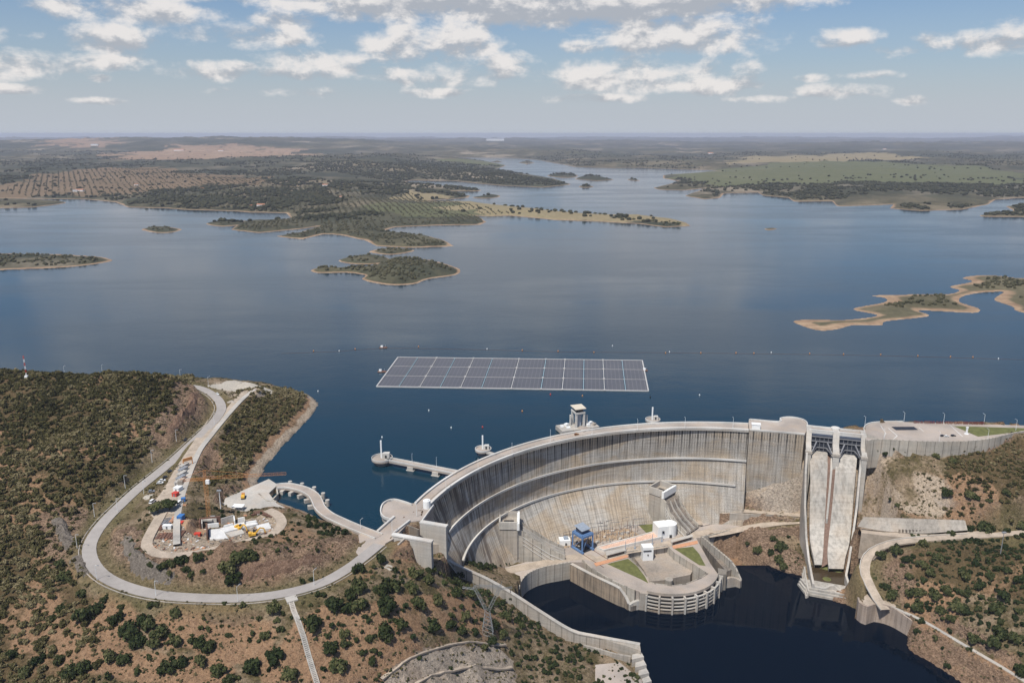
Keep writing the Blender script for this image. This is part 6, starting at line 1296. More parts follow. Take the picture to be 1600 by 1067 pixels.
# foundations
fd=thing('building_foundations','bright white concrete foundation slabs and low walls in the excavated pit','foundations',gp_(365,826))
def fslab(l,z0_,h,mat='slab',name='slab'):
    q=PP(l,z0_); mb=MB(); mb.prism(xy(q),z0_-3,z0_+h); mb.build(name,M[mat],fd)
M['slab']=plain('fresh_concrete',(.62,.61,.59),.85,var=.2,scale=.3)
fslab([(326,828),(346,826),(351,833),(357,842),(328,843)],8,.4); fslab([(344,827),(372,819),(400,814),(403,820),(378,826),(352,833)],8,.9); fslab([(400,822),(420,817),(424,826),(404,829)],8,.6); fslab([(352,833),(378,827),(382,833),(362,839)],8,.3,'conc_l')
for l,h in (([(316,817),(339,817)],3.2),([(316,817),(316,825)],3.2),([(346,818),(366,812)],3.6),([(366,812),(367,820)],3.),([(372,816),(382,814)],3.),([(382,814),(383,821)],3.2),([(384,820),(400,818)],2.2),([(324,823),(342,821)],2.),([(350,826),(364,822)],2.2)):
    mb=MB(); mb.wall(PP(l,8),.7,4,8+h); mb.build('foundation_wall',M['conc_l'] if h>3 else M['white'],fd)
for l in ([(313,819),(313,826)],[(324,826),(324,842)],[(313,818),(345,815)]):
    q=PP(l,8); mb=MB(); 
    if len(l)==2: mb.wall(q,.8,4,12.2 if l[0][0]!=313 or l[1][0]==313 else 12.0); mb.build('dark_formwork',M['rust'],fd)
# rebar / material stacks
def stack(x,y,sz,rz,lab,mat='rust',h=.8):
    p=gp_(x,y); o=thing('material_stack',lab,'material stack',p); mb=MB(); n=7
    for i in range(n):
        f_=(i+.5)/n-.5; mb.box((p[0]+f_*sz[0]*math.cos(rz),p[1]+f_*sz[0]*math.sin(rz),p[2]-.1),(sz[0]/n*.8,sz[1],h*(.8+.3*((i*37)%5)/5)),rz,z0=True)
    mb.build('bars',M[mat],o); return o
stack(262,815,(6,9,1),-.1,'dark grey pallet stack in front of the umbrella pines','gateframe'); stack(262,838,(13,7,1),.05,'wide rusty reinforcement stack at the lower left of the works yard'); stack(279,836,(6,9,1),0,'brown reinforcement stack right of the narrow track','rust'); stack(254,822,(3,10,1),0,'narrow rusty reinforcement stack along the dirt track'); stack(270,812,(2.5,8,1),0,'pale timber stack right of the grey pallets','terra'); stack(393,790,(8,5,1),-.4,'grey plank stack on the pale terrace','gateframe',.4); stack(420,805,(9,4,1),-.5,'brown timber stack on the upper rim of the pit'); stack(402,802,(8,4,1),.4,'dark brown sheet pile stack beside the pit ramp')
# loose clutter
DEB=MB(); rd=random.Random(8); n_=0
while n_<420:
    x,y=rd.uniform(225,440),rd.uniform(770,868); p=onground(x,y)
    i_,j_=np.searchsorted(ys,p[1])-1,np.searchsorted(xs,p[0])-1
    if not (insSITE|insPIT|insPARK)[i_,j_] or (insPARK[i_,j_] and rd.random()<.8): continue
    DEB.mi=rd.choice([0,0,1,2,3]); DEB.box((p[0],p[1],p[2]-.1),(rd.uniform(.3,2.6),rd.uniform(.25,1.1),rd.uniform(.2,.8)),rd.uniform(0,3.1),z0=True); n_+=1
tag(DEB.build('construction_debris',[M['conc_d'],M['slab'],M['rust'],M['terra']]),kind='stuff')
# gravel heap
def heap(x,y,rx,ry,h,lab,rot=0,seed=1,mat=None):
    p=gp_(x,y); n,mm=26,9; vs=[];fs=[]; R2=random.Random(seed)
    for j in range(mm):
        for i in range(n):
            a=2*math.pi*i/n; r=(j/(mm-1)); k=1+.25*math.sin(3*a+seed)+.1*R2.random()
            dx,dy=math.cos(a)*rx*r*k,math.sin(a)*ry*r*k; X=p[0]+dx*math.cos(rot)-dy*math.sin(rot); Y=p[1]+dx*math.sin(rot)+dy*math.cos(rot)
            g_=float(hgt(X,Y)); zt=max(0,1-r**1.3)*h*(1+.25*(R2.random()-.5)); vs.append((X,Y,g_+zt-.15 if j<mm-1 else g_-1))
    for j in range(mm-1):
        for i in range(n): fs.append((j*n+i,(j+1)*n+i,(j+1)*n+(i+1)%n,j*n+(i+1)%n))
    mb=MB(); mb.add(vs,fs); o_=mb.build('gravel_heap',mat or M['heap']); fixn(o_); return tag(o_,lab,'heap')
M['heap']=plain('pale_gravel',(.42,.38,.32),.95,var=.45,scale=1.2)
heap(377,606,30,18,5,'long pale gravel heap at the top of the paved track',-.2,2); heap(362,629,3.5,3,2,'small grey gravel heap beside the dirt track below the big one',0,3,M['conc']); heap(300,828,9,7,2.5,'brown spoil heap beside the narrow concrete track',0,5,plain('brown_spoil',(.36,.24,.15),.95,var=.4,scale=1.))
heap(232,777,4,3,1.6,'grey rubble heap at the left edge of the parking area',0,6)
# rocky crag left of the bend
def crag(pts,lab,h,seed,mat,name='rock_outcrop'):
    o_=None; mb=MB(); R2=random.Random(seed)
    base=[gp_(*p) for p in pts]; l=catmull(base,3)
    rows=6; vs=[];fs=[]; n=len(l)
    for j in range(rows):
        for i,p in enumerate(l):
            t_=j/(rows-1); prof=math.sin(math.pi*min(1,t_*1.02))**.7; w=(t_-.5)*8
            d=norm2((l[min(i+1,n-1)][0]-l[max(i-1,0)][0],l[min(i+1,n-1)][1]-l[max(i-1,0)][1])); X=p[0]-d[1]*w+R2.uniform(-1,1); Y=p[1]+d[0]*w+R2.uniform(-1,1)
            e=math.sin(math.pi*(i+.5)/n)**.5; vs.append((X,Y,float(hgt(X,Y))-1+h*prof*e*R2.uniform(.6,1.15)))
    for j in range(rows-1):
        for i in range(n-1): fs.append((j*n+i,j*n+i+1,(j+1)*n+i+1,(j+1)*n+i))
    mb.add(vs,fs); o_=mb.build(name,mat); fixn(o_); return tag(o_,lab,'rock')
mk,t,b=newmat('slate_rock',.95,0,.1); o=wpos(t); n1=t.noise(t.scale(o,(1.2,.25,.9)),.9,6,.75,1.2); t.set(b.inputs['Base Color'],t.ramp(n1,[(.3,(.055,.045,.04)),(.5,(.17,.145,.12)),(.7,(.32,.275,.23))])); bp=t.new('ShaderNodeBump'); bp.inputs['Strength'].default_value=1.; bp.inputs['Distance'].default_value=1.; t.set(bp.inputs['Height'],n1); t.l.new(bp.outputs[0],b.inputs['Normal']); M['slate']=mk
crag([(88,812),(95,825),(102,840),(110,855)],'steep grey slate outcrop left of the road bend',6,3,M['slate']); crag([(118,868),(126,884),(134,900)],'low grey slate outcrop on the outer side of the road bend',3,8,M['slate'])
crag([(604,885),(612,889)],'small pale rock cluster between two round shrubs below the plaza',2,12,M['heap'])
crag([(196,838),(204,862),(222,885),(250,899),(272,905)],'long grey rock face inside the road bend below the works yard',3.5,21,M['slate'])
mk,t,b=newmat('red_schist',.95,0,.1); o=wpos(t); n1=t.noise(t.scale(o,(.9,.3,1.1)),.9,6,.75,1.5); t.set(b.inputs['Base Color'],t.ramp(n1,[(.32,(.07,.042,.03)),(.5,(.20,.125,.085)),(.68,(.36,.25,.18))])); bp=t.new('ShaderNodeBump'); bp.inputs['Strength'].default_value=1.; bp.inputs['Distance'].default_value=1.2; t.set(bp.inputs['Height'],n1); t.l.new(bp.outputs[0],b.inputs['Normal']); M['schist']=mk
crag([(262,676),(280,655),(298,638),(305,615)],'reddish brown rock cutting above the hill road',5,31,M['schist']); crag([(350,902),(400,893),(450,886),(505,872)],'dark rugged rock band on the bank inside the road loop',4,33,M['schist'])
# ---- staircase -------------------------------------------------------------
s0=og(455,941); s1=og(497,1075); st_=thing('hillside_staircase','long white concrete drain stairway running down the orange hillside at the bottom','stairway',s0); N=54
def sp_(k,N=N):
    t_=k/N; x=s0[0]+(s1[0]-s0[0])*t_; y=s0[1]+(s1[1]-s0[1])*t_; return x,y,float(hgt(x,y))
d=norm2((s1[0]-s0[0],s1[1]-s0[1])); n_=(-d[1],d[0])
for sgn in(-1,1):
    mb=MB(); l=[(sp_(k)[0]+n_[0]*sgn*1.15,sp_(k)[1]+n_[1]*sgn*1.15,sp_(k)[2]+.35) for k in range(N+1)]; mb.sweep(l,[(-.25,-1.2),(.25,-1.2),(.25,.35),(-.25,.35)]); mb.build('side_wall',M['conc_l'],st_)
mb=MB()
for k in range(N):
    x,y,z=sp_(k); x2,y2,z2=sp_(k+1); mb.box((x,y,z-.8),(.75,1.9,1.4),math.atan2(d[1],d[0]),z0=True)
mb.build('steps',M['conc_l'],st_)
mb=MB(); mb.box((s0[0]-.5,s0[1]+2.5,s0[2]-1),(5.5,6,1.9),math.atan2(d[1],d[0]),z0=True); mb.build('inlet_box',M['conc_l'],st_)
mb=MB(); mb.box((s0[0]-1.6,s0[1]+3.4,s0[2]+.7),(1,1,.3)); mb.box((s0[0]+.6,s0[1]+3.6,s0[2]+.7),(1,1,.3)); mb.box((s0[0]+.1,s0[1]+1.6,s0[2]+.7),(1.6,.9,.3)); mb.build('inlet_grate',M['black'],st_)
# ---- pylon -----------------------------------------------------------------
pb=og(762,992); py=thing('power_pylon','grey steel lattice power pylon standing on the slope in front of the guide wall','pylon',pb); M['pyl']=plain('pylon_steel',(.30,.31,.31),.5,.3)
def leg(a,b2,w=.22): mb=MB(); mb.beam(a,b2,w,w); return mb
zb_=pb[2]; bw_=3.6; ww=1.3; zw=zb_+17; zt_=zb_+33
for i,j in((-1,-1),(1,-1),(1,1),(-1,1)): leg((pb[0]+i*bw_,pb[1]+j*bw_,zb_-1),(pb[0]+i*ww,pb[1]+j*ww,zw),.2).build('leg',M['pyl'],py)
mb=MB()
for k in range(7):
    f0,f1=k/7,(k+1)/7; w0_=bw_+(ww-bw_)*f0; w1_=bw_+(ww-bw_)*f1; z0_=zb_+(zw-zb_)*f0; z1_=zb_+(zw-zb_)*f1; cs=[(-1,-1),(1,-1),(1,1),(-1,1)]
    for c_ in range(4):
        a,b2=cs[c_],cs[(c_+1)%4]; mb.tube((pb[0]+a[0]*w0_,pb[1]+a[1]*w0_,z0_),(pb[0]+b2[0]*w1_,pb[1]+b2[1]*w1_,z1_),.10,n=3,caps=False); mb.tube((pb[0]+b2[0]*w0_,pb[1]+b2[1]*w0_,z0_),(pb[0]+a[0]*w1_,pb[1]+a[1]*w1_,z1_),.10,n=3,caps=False)
mb.build('body_bracing',M['pyl'],py)
for s in(-1,1):
    mb,_=lattice((pb[0]+s*.8,pb[1],zw),(pb[0]+s*8,pb[1],zt_),1.5,'x',r=.08,step=2.4); mb.build('window_frame_leg',M['pyl'],py)
    mb,_=lattice((pb[0]+s*8,pb[1],zt_-2),(pb[0]+s*15,pb[1],zt_-1),1.0,'x',r=.08,tri=True,step=2.); mb.build('outer_arm',M['pyl'],py)
    mb=MB(); mb.tube((pb[0]+s*8,pb[1],zt_),(pb[0]+s*9,pb[1],zt_+4),.12); mb.build('earth_peak',M['pyl'],py)
mb,_=lattice((pb[0]-8,pb[1],zt_),(pb[0]+8,pb[1],zt_),1.3,'x',r=.08,step=2.); mb.build('crossbeam',M['pyl'],py)
for s in(-14,0,14): mb=MB(); mb.tube((pb[0]+s,pb[1],zt_-1.3),(pb[0]+s,pb[1],zt_-4.5),.18,n=5); mb.build('insulator',M['glass'],py)
# ---- far houses ------------------------------------------------------------
M['tile']=plain('clay_tiles',(.42,.19,.11),.85)
def house(px,py,w,d_,h,lab,rz=0.,roof='tile'):
    x,y,_=P(px,py,6)
    for z in np.arange(200,0,-1.):
        q=P(px,py,z)
        if q[1]>850 and q[1]<55000 and float(fhgt(q[0],q[1]))>=z: x,y=q[0],q[1]; break
    z=float(fhgt(x,y))-.5; o=thing('farmhouse',lab,'house',(x,y,z),rz); mb=MB(); mb.box((0,0,-1),(w,d_,h+1),z0=True); mb.build('walls',M['white'],o,world=False)
    mb=MB(); e=.6; mb.add([(-w/2-e,-d_/2-e,h),(w/2+e,-d_/2-e,h),(w/2+e,d_/2+e,h),(-w/2-e,d_/2+e,h),(-w/2-e,0,h+d_*.28),(w/2+e,0,h+d_*.28)],[(0,1,5,4),(2,3,4,5),(0,4,3),(1,2,5),(3,2,1,0)]); mb.build('roof',M[roof],o,world=False)
    mb=MB(); 
    mb.box((0,-d_/2-.05,0),(1.6,.2,2.6),z0=True); mb.build('door',M['glass'],o,world=False); return o
house(408,323,26,12,6,'white farmhouse with a tiled roof near the shore of the olive fields'); house(393,323.5,10,8,4,'small white outbuilding left of the shore farmhouse',.2)
house(125,299,30,14,6,'long white farm building in the terraced fields at the far left',.1); house(118,300,18,10,5,'pale farm shed left of the long white farm building',.1,'steel')
house(213,290,16,9,5,'tiny white house in the middle of the terraced olive fields'); house(318,296,20,9,5,'small white house at the right end of the terraced fields'); house(508,291,22,12,6,'white house at the edge of the dark woods')
house(148,228,90,26,12,'long pale industrial hall far off at the left under the ridge',0,'steel'); house(280,236,110,30,9,'long cream farm hall in the far reddish fields',0,'tile'); house(345,237,60,24,9,'pale farm hall right of the long cream one in the far fields'); house(774,220.3,420,120,34,'large white hall on the horizon above the water channel',0,'steel'); house(1110,241,60,26,10,'pale farm building on the far bank above the green plain'); house(1382,234,50,20,9,'white farm building in the far right plain'); house(534,309.5,16,9,5,'small white house on the olive peninsula')
# ---- vegetation ------------------------------------------------------------
def leafmat(name,a,b_,c_):
    m,t,b=newmat(name,.85,0,.12); at=t.new('ShaderNodeAttribute',attribute_name='tint').outputs['Fac']; oi=t.new('ShaderNodeObjectInfo').outputs['Random']
    n=t.noise(wpos(t),.55,3,.6); k=t.math('ADD',at,t.math('MULTIPLY',t.math('SUBTRACT',n,.5),.5)); k=t.math('ADD',k,t.math('MULTIPLY',t.math('SUBTRACT',oi,.5),.75),clamp=True)
    t.set(b.inputs['Base Color'],t.ramp(k,[(.0,a),(.5,b_),(1.,c_)])); b.inputs['Subsurface Weight'].default_value=0; return m
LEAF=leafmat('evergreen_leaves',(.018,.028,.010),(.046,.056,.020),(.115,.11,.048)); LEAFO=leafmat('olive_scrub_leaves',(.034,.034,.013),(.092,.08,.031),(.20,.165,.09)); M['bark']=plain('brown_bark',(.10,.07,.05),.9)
FARL=leafmat('far_tree_leaves',(.024,.026,.014),(.048,.047,.025),(.09,.08,.045))
def ico(sub):
    bm=bmesh.new(); bmesh.ops.create_icosphere(bm,subdivisions=sub,radius=1); v=np.array([x.co[:] for x in bm.verts]); f=np.array([[q.index for q in x.verts] for x in bm.faces]); bm.free(); return v,f
def crown_arrays(seed,nleaf=420,nl=7,leaf=.15,flat=.75):
    r=np.random.default_rng(seed); lob=[]; 
    for k in range(nl):
        a=r.uniform(0,6.28); d=r.uniform(.3,.78) if k else 0; lob.append((math.cos(a)*d,math.sin(a)*d,r.uniform(.25,.8) if k else .5,r.uniform(.22,.46) if k else .52))
    lob=np.array(lob); lob[:,2]*=flat; V=[];Q=[];
    # leaf cards on lobe shells
    per=nleaf//nl; o=0
    for (x,y,z,rad) in lob:
        dd=r.normal(size=(per,3)); dd/=np.linalg.norm(dd,axis=1)[:,None]; dd[:,2]=np.where(dd[:,2]<-.5,-dd[:,2],dd[:,2])
        c=np.array([x,y,z])+dd*rad*r.uniform(.7,1.22,(per,1)); nrm=dd+r.normal(size=(per,3))*.45; nrm/=np.linalg.norm(nrm,axis=1)[:,None]
        u=np.cross(nrm,r.normal(size=(per,3))); u/=np.linalg.norm(u,axis=1)[:,None]; w=np.cross(nrm,u); s=leaf*r.uniform(.6,1.35,(per,1))
        quad=np.stack([c-u*s-w*s*.7,c+u*s-w*s*.5,c+u*s*.8+w*s*.8,c-u*s*.7+w*s*.6],1); V.append(quad.reshape(-1,3)); Q.append(np.arange(per*4).reshape(-1,4)+o); o+=per*4
    V=np.concatenate(V); Q=np.concatenate(Q)
    return V,Q,lob
def core_tris(lob,seed,sub=1,k=.86):
    v,f=ico(sub); r=np.random.default_rng(seed); V=[];T=[];o=0
    for (x,y,z,rad) in lob:
        vv=v*rad*k*(1+.18*r.normal(size=(len(v),1))); vv=vv+np.array([x,y,z]); V.append(vv); T.append(f+o); o+=len(v)
    return np.concatenate(V),np.concatenate(T)
def crown_mesh(name,seed,mat,nleaf,nl,leaf,flat=.75,sub=1):
    V,Q,lob=crown_arrays(seed,nleaf,nl,leaf,flat); C,T=core_tris(lob,seed,sub); V[:,2]=np.maximum(V[:,2],0.02); C[:,2]=np.maximum(C[:,2],-.05)
    r=np.random.default_rng(seed+5); me=D.meshes.new(name); co=np.concatenate([V,C]); me.vertices.add(len(co)); me.vertices.foreach_set('co',co.astype(np.float32).ravel())
    me.loops.add(len(Q)*4+len(T)*3); me.loops.foreach_set('vertex_index',np.r_[Q.ravel(),(T+len(V)).ravel()].astype(np.int32)); me.polygons.add(len(Q)+len(T))
    me.polygons.foreach_set('loop_start',np.r_[np.arange(len(Q))*4,len(Q)*4+np.arange(len(T))*3].astype(np.int32)); me.polygons.foreach_set('loop_total',np.r_[np.full(len(Q),4),np.full(len(T),3)].astype(np.int32))
    tn=np.r_[np.repeat(r.uniform(.1,.8,len(Q)),4),np.full(len(C),.15)]; at=me.attributes.new('tint','FLOAT','POINT'); at.data.foreach_set('value',tn.astype(np.float32)); me.materials.append(mat); me.update(calc_edges=True); return me  # core tinted darker: shade in the leaf gaps put into colour
CR_=[crown_mesh('crown',s,LEAF,520,6+s%4,.13) for s in range(6)]; CO_=[crown_mesh('crown',20+s,LEAFO,460,7,.14,.65) for s in range(4)]
mb=MB(); mb.tube((0,0,-.35),(0,0,.45),.09,.06,6); mb.tube((0,0,.1),(.25,.1,.5),.05,.03,5); mb.tube((0,0,.1),(-.22,.12,.5),.05,.03,5); tk=mb.build('trunk',M['bark'],loc=(0,0,0)); TRK=tk.data; D.objects.remove(tk)
# candidates: (x,y,diam m,height factor,kind)
def sc_(px,py,z): return (H-z)/(SP+((py-533.5)/F)*CP)
TR_L=[(276,957,20),(220,971,21),(300,1002,13),(312,1004,22),(329,1009,22),(364,903,26),(352,885,28),(375,872,26),(235,882,12),(252,885,14),(285,877,22),(265,880,18),(205,866,11),(266,896,11),(312,871,18),(328,863,10),(385,864,20),(397,868,20),(290,888,16),(298,898,14),(318,893,10),(427,949,24),(506,928,10),(560,886,22),(594,870,19),(492,972,34),(540,990,20),(414,992,17),(439,982,12),(515,1010,28),(532,1037,30),(454,1054,27),(427,1025,30),(560,915,28),(545,927,20),(600,917,32),(617,912,28),(560,945,28),(525,942,30),(543,950,22),(607,940,28),(600,955,20),(645,917,26),(655,940,28),(650,895,24),(670,905,22),(682,935,20),(677,975,26),(702,977,20),(705,960,13),(726,961,18),(720,985,18),(743,985,14),(626,972,22),(602,982,28),(605,997,22),(540,1007,18),(577,997,14),(558,1000,10),(584,1017,11),(582,1032,18),(565,1022,11),(767,1000,20),(757,1010,13),(795,932,14),(790,960,20),(775,975,20),(787,990,20),(735,925,22),(712,925,20),(722,897,18),(708,897,18),(677,888,15),(130,960,32),(150,950,22),(95,950,16),(82,965,12),(182,965,24),(205,985,34),(230,975,26),(250,985,28),(215,1002,26),(278,1000,20),(262,1040,30),(285,1030,22),(315,1030,24),(345,1045,26),(395,1040,30),(360,1060,20),(240,1003,22),(170,1020,24),(195,1030,22),(135,1040,26),(110,1050,28),(95,1030,18),(60,1030,20),(40,1050,24),(20,1020,20),(100,900,24),(95,880,20),(130,925,16),(165,935,14),(235,945,14),(245,943,12),(190,948,12),
 (1183,858,16),(1203,862,13),(1218,852,21),(1218,874,18),(1225,885,15),(1208,842,12),(1167,848,9),(1424,925,18),(1435,946,24),(1471,954,18),(1497,950,26),(1527,950,13),(1556,950,25),(1504,896,20),(1454,893,18),(1559,983,26),(1550,1006,25),(1523,998,22),(1586,995,24),(1597,1047,24),(1572,890,15),(1394,929,22),(1399,862,20),(1377,866,18),(1443,848,17),(1487,833,14),(1512,825,18),(1542,823,26),(1572,828,12),(1597,822,20),(1382,709,9),(1370,717,10),(1396,706,7),(1460,712,12),(1489,721,13),(1482,770,20),(1515,772,16),(1524,778,12),(1545,781,10),(1570,768,13),(1390,788,8),(1401,790,9),(1504,700,10),(1373,940,12),(1382,915,16),(1353,845,10),(1372,840,12),(1440,925,18),(1460,930,20),(1480,920,18),(1510,925,18),(1530,915,20),(1590,905,18),(1510,955,18),(1485,965,16),(1480,1040,10),(1432,985,12),(1460,995,10),(1570,930,22),(1545,900,16),(1420,900,14),(1418,875,16),(1440,880,16),(1470,870,16)]
cands=[]
for x,y,d_ in TR_L:
    p=onground(x,y+d_*.28); zc=sc_(x,y,p[2]); cands.append([p[0],p[1],d_*zc/F,.78,0,1])
rg=np.random.default_rng(77)
DENS=[(lambda px,py:True,.0)]
Z_HILL=[(-60,560),(300,560),(300,600),(240,700),(140,800),(120,870),(150,930),(60,960),(-60,970)]
Z_PEN=[(375,600),(500,612),(480,660),(430,710),(400,745),(330,760),(320,720),(345,680)]
Z_SITE=[(440,800),(520,815),(545,845),(500,870),(400,880),(260,895),(200,850),(210,800),(240,790)]
Z_BOT=[(-60,960),(150,930),(300,950),(560,880),(640,860),(700,890),(1000,1040),(1000,1100),(-60,1100)]
Z_RU2=[(1480,700),(1620,690),(1620,832),(1500,830),(1470,790),(1500,770),(1475,740)]; Z_BL=[(-60,940),(90,900),(150,940),(190,1000),(120,1100),(-60,1100)]; Z_RU=[(1350,695),(1620,680),(1620,830),(1350,805)]; Z_RL=[(1340,840),(1620,832),(1620,1100),(1380,960),(1340,930)]
Z_LB=[(1150,835),(1255,830),(1255,900),(1150,870)]; Z_BS=[(700,872),(790,872),(800,885),(760,893),(720,880)]; Z_RK=[(1130,745),(1255,735),(1255,820),(1100,810)]
Z_GW=[(640,860),(690,880),(800,950),(900,1010),(930,1060),(860,1060),(760,980),(660,920)]
Z_IN=[(150,820),(240,800),(225,850),(160,880)]; Z_SH=[(470,790),(530,820),(560,850),(520,840),(480,830)]
ZL=[(Z_HILL,.97,1,(2.2,7.)),(Z_PEN,.95,1,(2.2,6.)),(Z_SITE,.34,0,(1.2,4.)),(Z_BOT,.36,0,(.9,5.)),(Z_BL,.6,1,(1.6,6.5)),(Z_RU,.30,1,(1.1,4.)),(Z_RU2,.88,1,(1.6,5.5)),(Z_RL,.6,0,(1.2,6.)),(Z_LB,.25,0,(1.5,4)),(Z_BS,.9,0,(2.5,5)),(Z_RK,.06,1,(1,2.5)),(Z_GW,.45,0,(2.,6)),(Z_SH,.7,0,(2.5,5))]
N=80000; X=rg.uniform(-560,560,N); Y=rg.uniform(300,860,N); Zz=hgt(X,Y); QX_,QY_=Q(X,Y,Zz); clump=fbm(X,Y,22,3,71); clump2=fbm(X,Y,70,3,73)
def near_ok(X,Y,Zz,pad=0):
    ok=(Zz>-88)&((Zz>.8)|(samp(dl,X,Y)>30)); ok&=~((samp(dl,X,Y)<12)&(X<-100)&(X>-260)); ok&=samp(DROAD,X,Y)>6.2+pad; ok&=samp(DTRK,X,Y)>3.6+pad; ok&=samp(DDIRT,X,Y)>4.2+pad; ok&=samp(DBANK,X,Y)>4.4+pad; ok&=samp(DPATH,X,Y)>2.4+pad
    ok&=~samp(insSITE|insPARK|insPLZ|insPIT,X,Y); ok&=seg_dist(X,Y,WALLT)>3+pad; ok&=~inside(X,Y,LPLAZA); ok&=~inside(X,Y,xy(yard_poly)); ok&=~inside(X,Y,ESP)
    ok&=~((X>240)&(X<300)&(Y>535)&(Y<680)); dd=np.hypot(X-CC[0],Y-CC[1]); ok&=~((dd>207)&(dd<245)&(X<210)&(Y>480)); ok&=~inside(X,Y,BPAD); ok&=seg_dist(X,Y,[s0,s1])>2.2+pad
    ok&=~((X>-50)&(X<215)&(Y>560)&(dd<222)&~inside(QX_[:len(X)] if len(X)==len(QX_) else X,QY_[:len(X)] if len(X)==len(QY_) else Y,Z_BS)) ; return ok
ok=near_ok(X,Y,Zz); rk=samp(rockm,X,Y); pr_=np.zeros(N); kd=np.zeros(N,int); lo_=np.ones(N); hi_=np.ones(N)*3
for poly,dn_,k,(a_,b_) in ZL:
    m=inside(QX_,QY_,poly); base=dn_*np.clip((clump-.5+ (dn_-.25)*.55)*7+.5,0,1) if dn_<.85 else dn_*np.clip((clump2-.27)*6,.7,1)
    pr_=np.where(m,base,pr_); kd=np.where(m,k,kd); lo_=np.where(m,a_,lo_); hi_=np.where(m,b_,hi_)
offl=(QX_<0)|(QX_>1600); pr_=np.where(offl,.45,pr_)
pr_*=np.where(rk>.5,.18,1); sel=ok&(rg.random(N)<pr_)
dm=lo_+(hi_-lo_)*rg.beta(1.5,2.6,N)
acc=[(c_[0],c_[1],c_[2]/2) for c_ in cands]; cell={}
def put(x,y,r): cell.setdefault((int(x//8),int(y//8)),[]).append((x,y,r))
for a in acc: put(*a)
order=np.argsort(-dm)
for i in order:
    if not sel[i]: continue
    x,y,r=X[i],Y[i],dm[i]/2; cx_,cy_=int(x//8),int(y//8); bad=False; ov=.34 if kd[i]==1 else .72
    for a in(-1,0,1):
        for b_ in(-1,0,1):
            for (u,v,w_) in cell.get((cx_+a,cy_+b_),()):
                if (u-x)**2+(v-y)**2<((r+w_)*ov)**2: bad=True; break
            if bad: break
        if bad: break
    if bad: continue
    put(x,y,r); cands.append([x,y,dm[i],float(rg.uniform(.55,.8)) if kd[i] else float(rg.uniform(.65,.9)),int(kd[i]),0])
CA=np.array(cands,float); cz=hgt(CA[:,0],CA[:,1]); qx,qy=Q(CA[:,0],CA[:,1],cz); zc=np.array([sc_(0,b_,c_) for b_,c_ in zip(qy,cz)]); pxs=CA[:,2]*F/zc
invis=(qx<-6)|(qx>1606)|(qy>1075); score=np.where(invis,0,pxs*(1+CA[:,5]))
top_=set(np.argsort(-score)[:300].tolist())
def where_label(x,y,d_,k):
    sz='large' if d_>19 else ('medium' if d_>13.5 else 'small'); ty='rounded dark green shrub' if not k else 'olive brown scrub bush'
    LM=[((455,975),'beside the white drain stairway'),((750,950),'around the steel pylon'),((594,880),'on the knoll below the plaza'),((600,940),'in the thicket on the slope below the lower road'),((700,1020),'above the pale quarry face'),((215,990),'on orange soil at the lower left'),((330,1010),'on orange soil below the middle of the loop road'),((360,885),'on the rocky bank inside the road loop'),((90,930),'on the hillside outside the left road bend'),((60,1040),'in the bottom left corner of the view'),((250,880),'just below the works yard rim'),((60,740),'on the dense far left hillside'),((200,650),'on the upper left hillside'),((1210,860),'on the river bank left of the spillway'),((1500,940),'on the open slope right of the spillway road'),((1400,890),'inside the curve of the right bank road'),((1530,830),'along the bench road at the right'),((1560,1010),'above the river path at the lower right'),((1480,770),'on the upper right slope'),((1400,712),'at the foot of the esplanade wall'),((760,880),'behind the guide wall at the foot of the arch'),((870,1030),'on the bank below the guide wall'),((440,660),'on the wooded lake point'),((520,1030),'right of the drain stairway on orange soil'),((480,820),'between the works yard and the curved bridge'),((130,1060),'on the bottom left slope'),((1440,700),'under the long esplanade wall'),((430,880),'on the rocky bank left of the lower road')]
    l=min(LM,key=lambda a:math.hypot(a[0][0]-x,a[0][1]-y)); return sz+' '+ty+' '+l[1]
for i in sorted(top_):
    x,y,d_,hf,k,_=CA[i]; k=int(k); me=(CO_ if k else CR_)[i%(4 if k else 6)]; o=D.objects.new('shrub',None); COL.objects.link(o); o.location=(x,y,cz[i]-.15); o.rotation_euler=(0,0,rg.uniform(0,6.28)); s=d_/2*1.05; o.scale=(s*rg.uniform(.92,1.1),s*rg.uniform(.9,1.08),s*1.25*hf/.78)
    lb=where_label(qx[i],qy[i],pxs[i],k); tag(o,lb,'shrub',lb.split(' ',1)[1].replace('shrub','shrubs').replace('bush','bushes'))
    c_=D.objects.new('crown',me); COL.objects.link(c_); c_.parent=o; tr=D.objects.new('trunk',TRK); COL.objects.link(tr); tr.parent=o
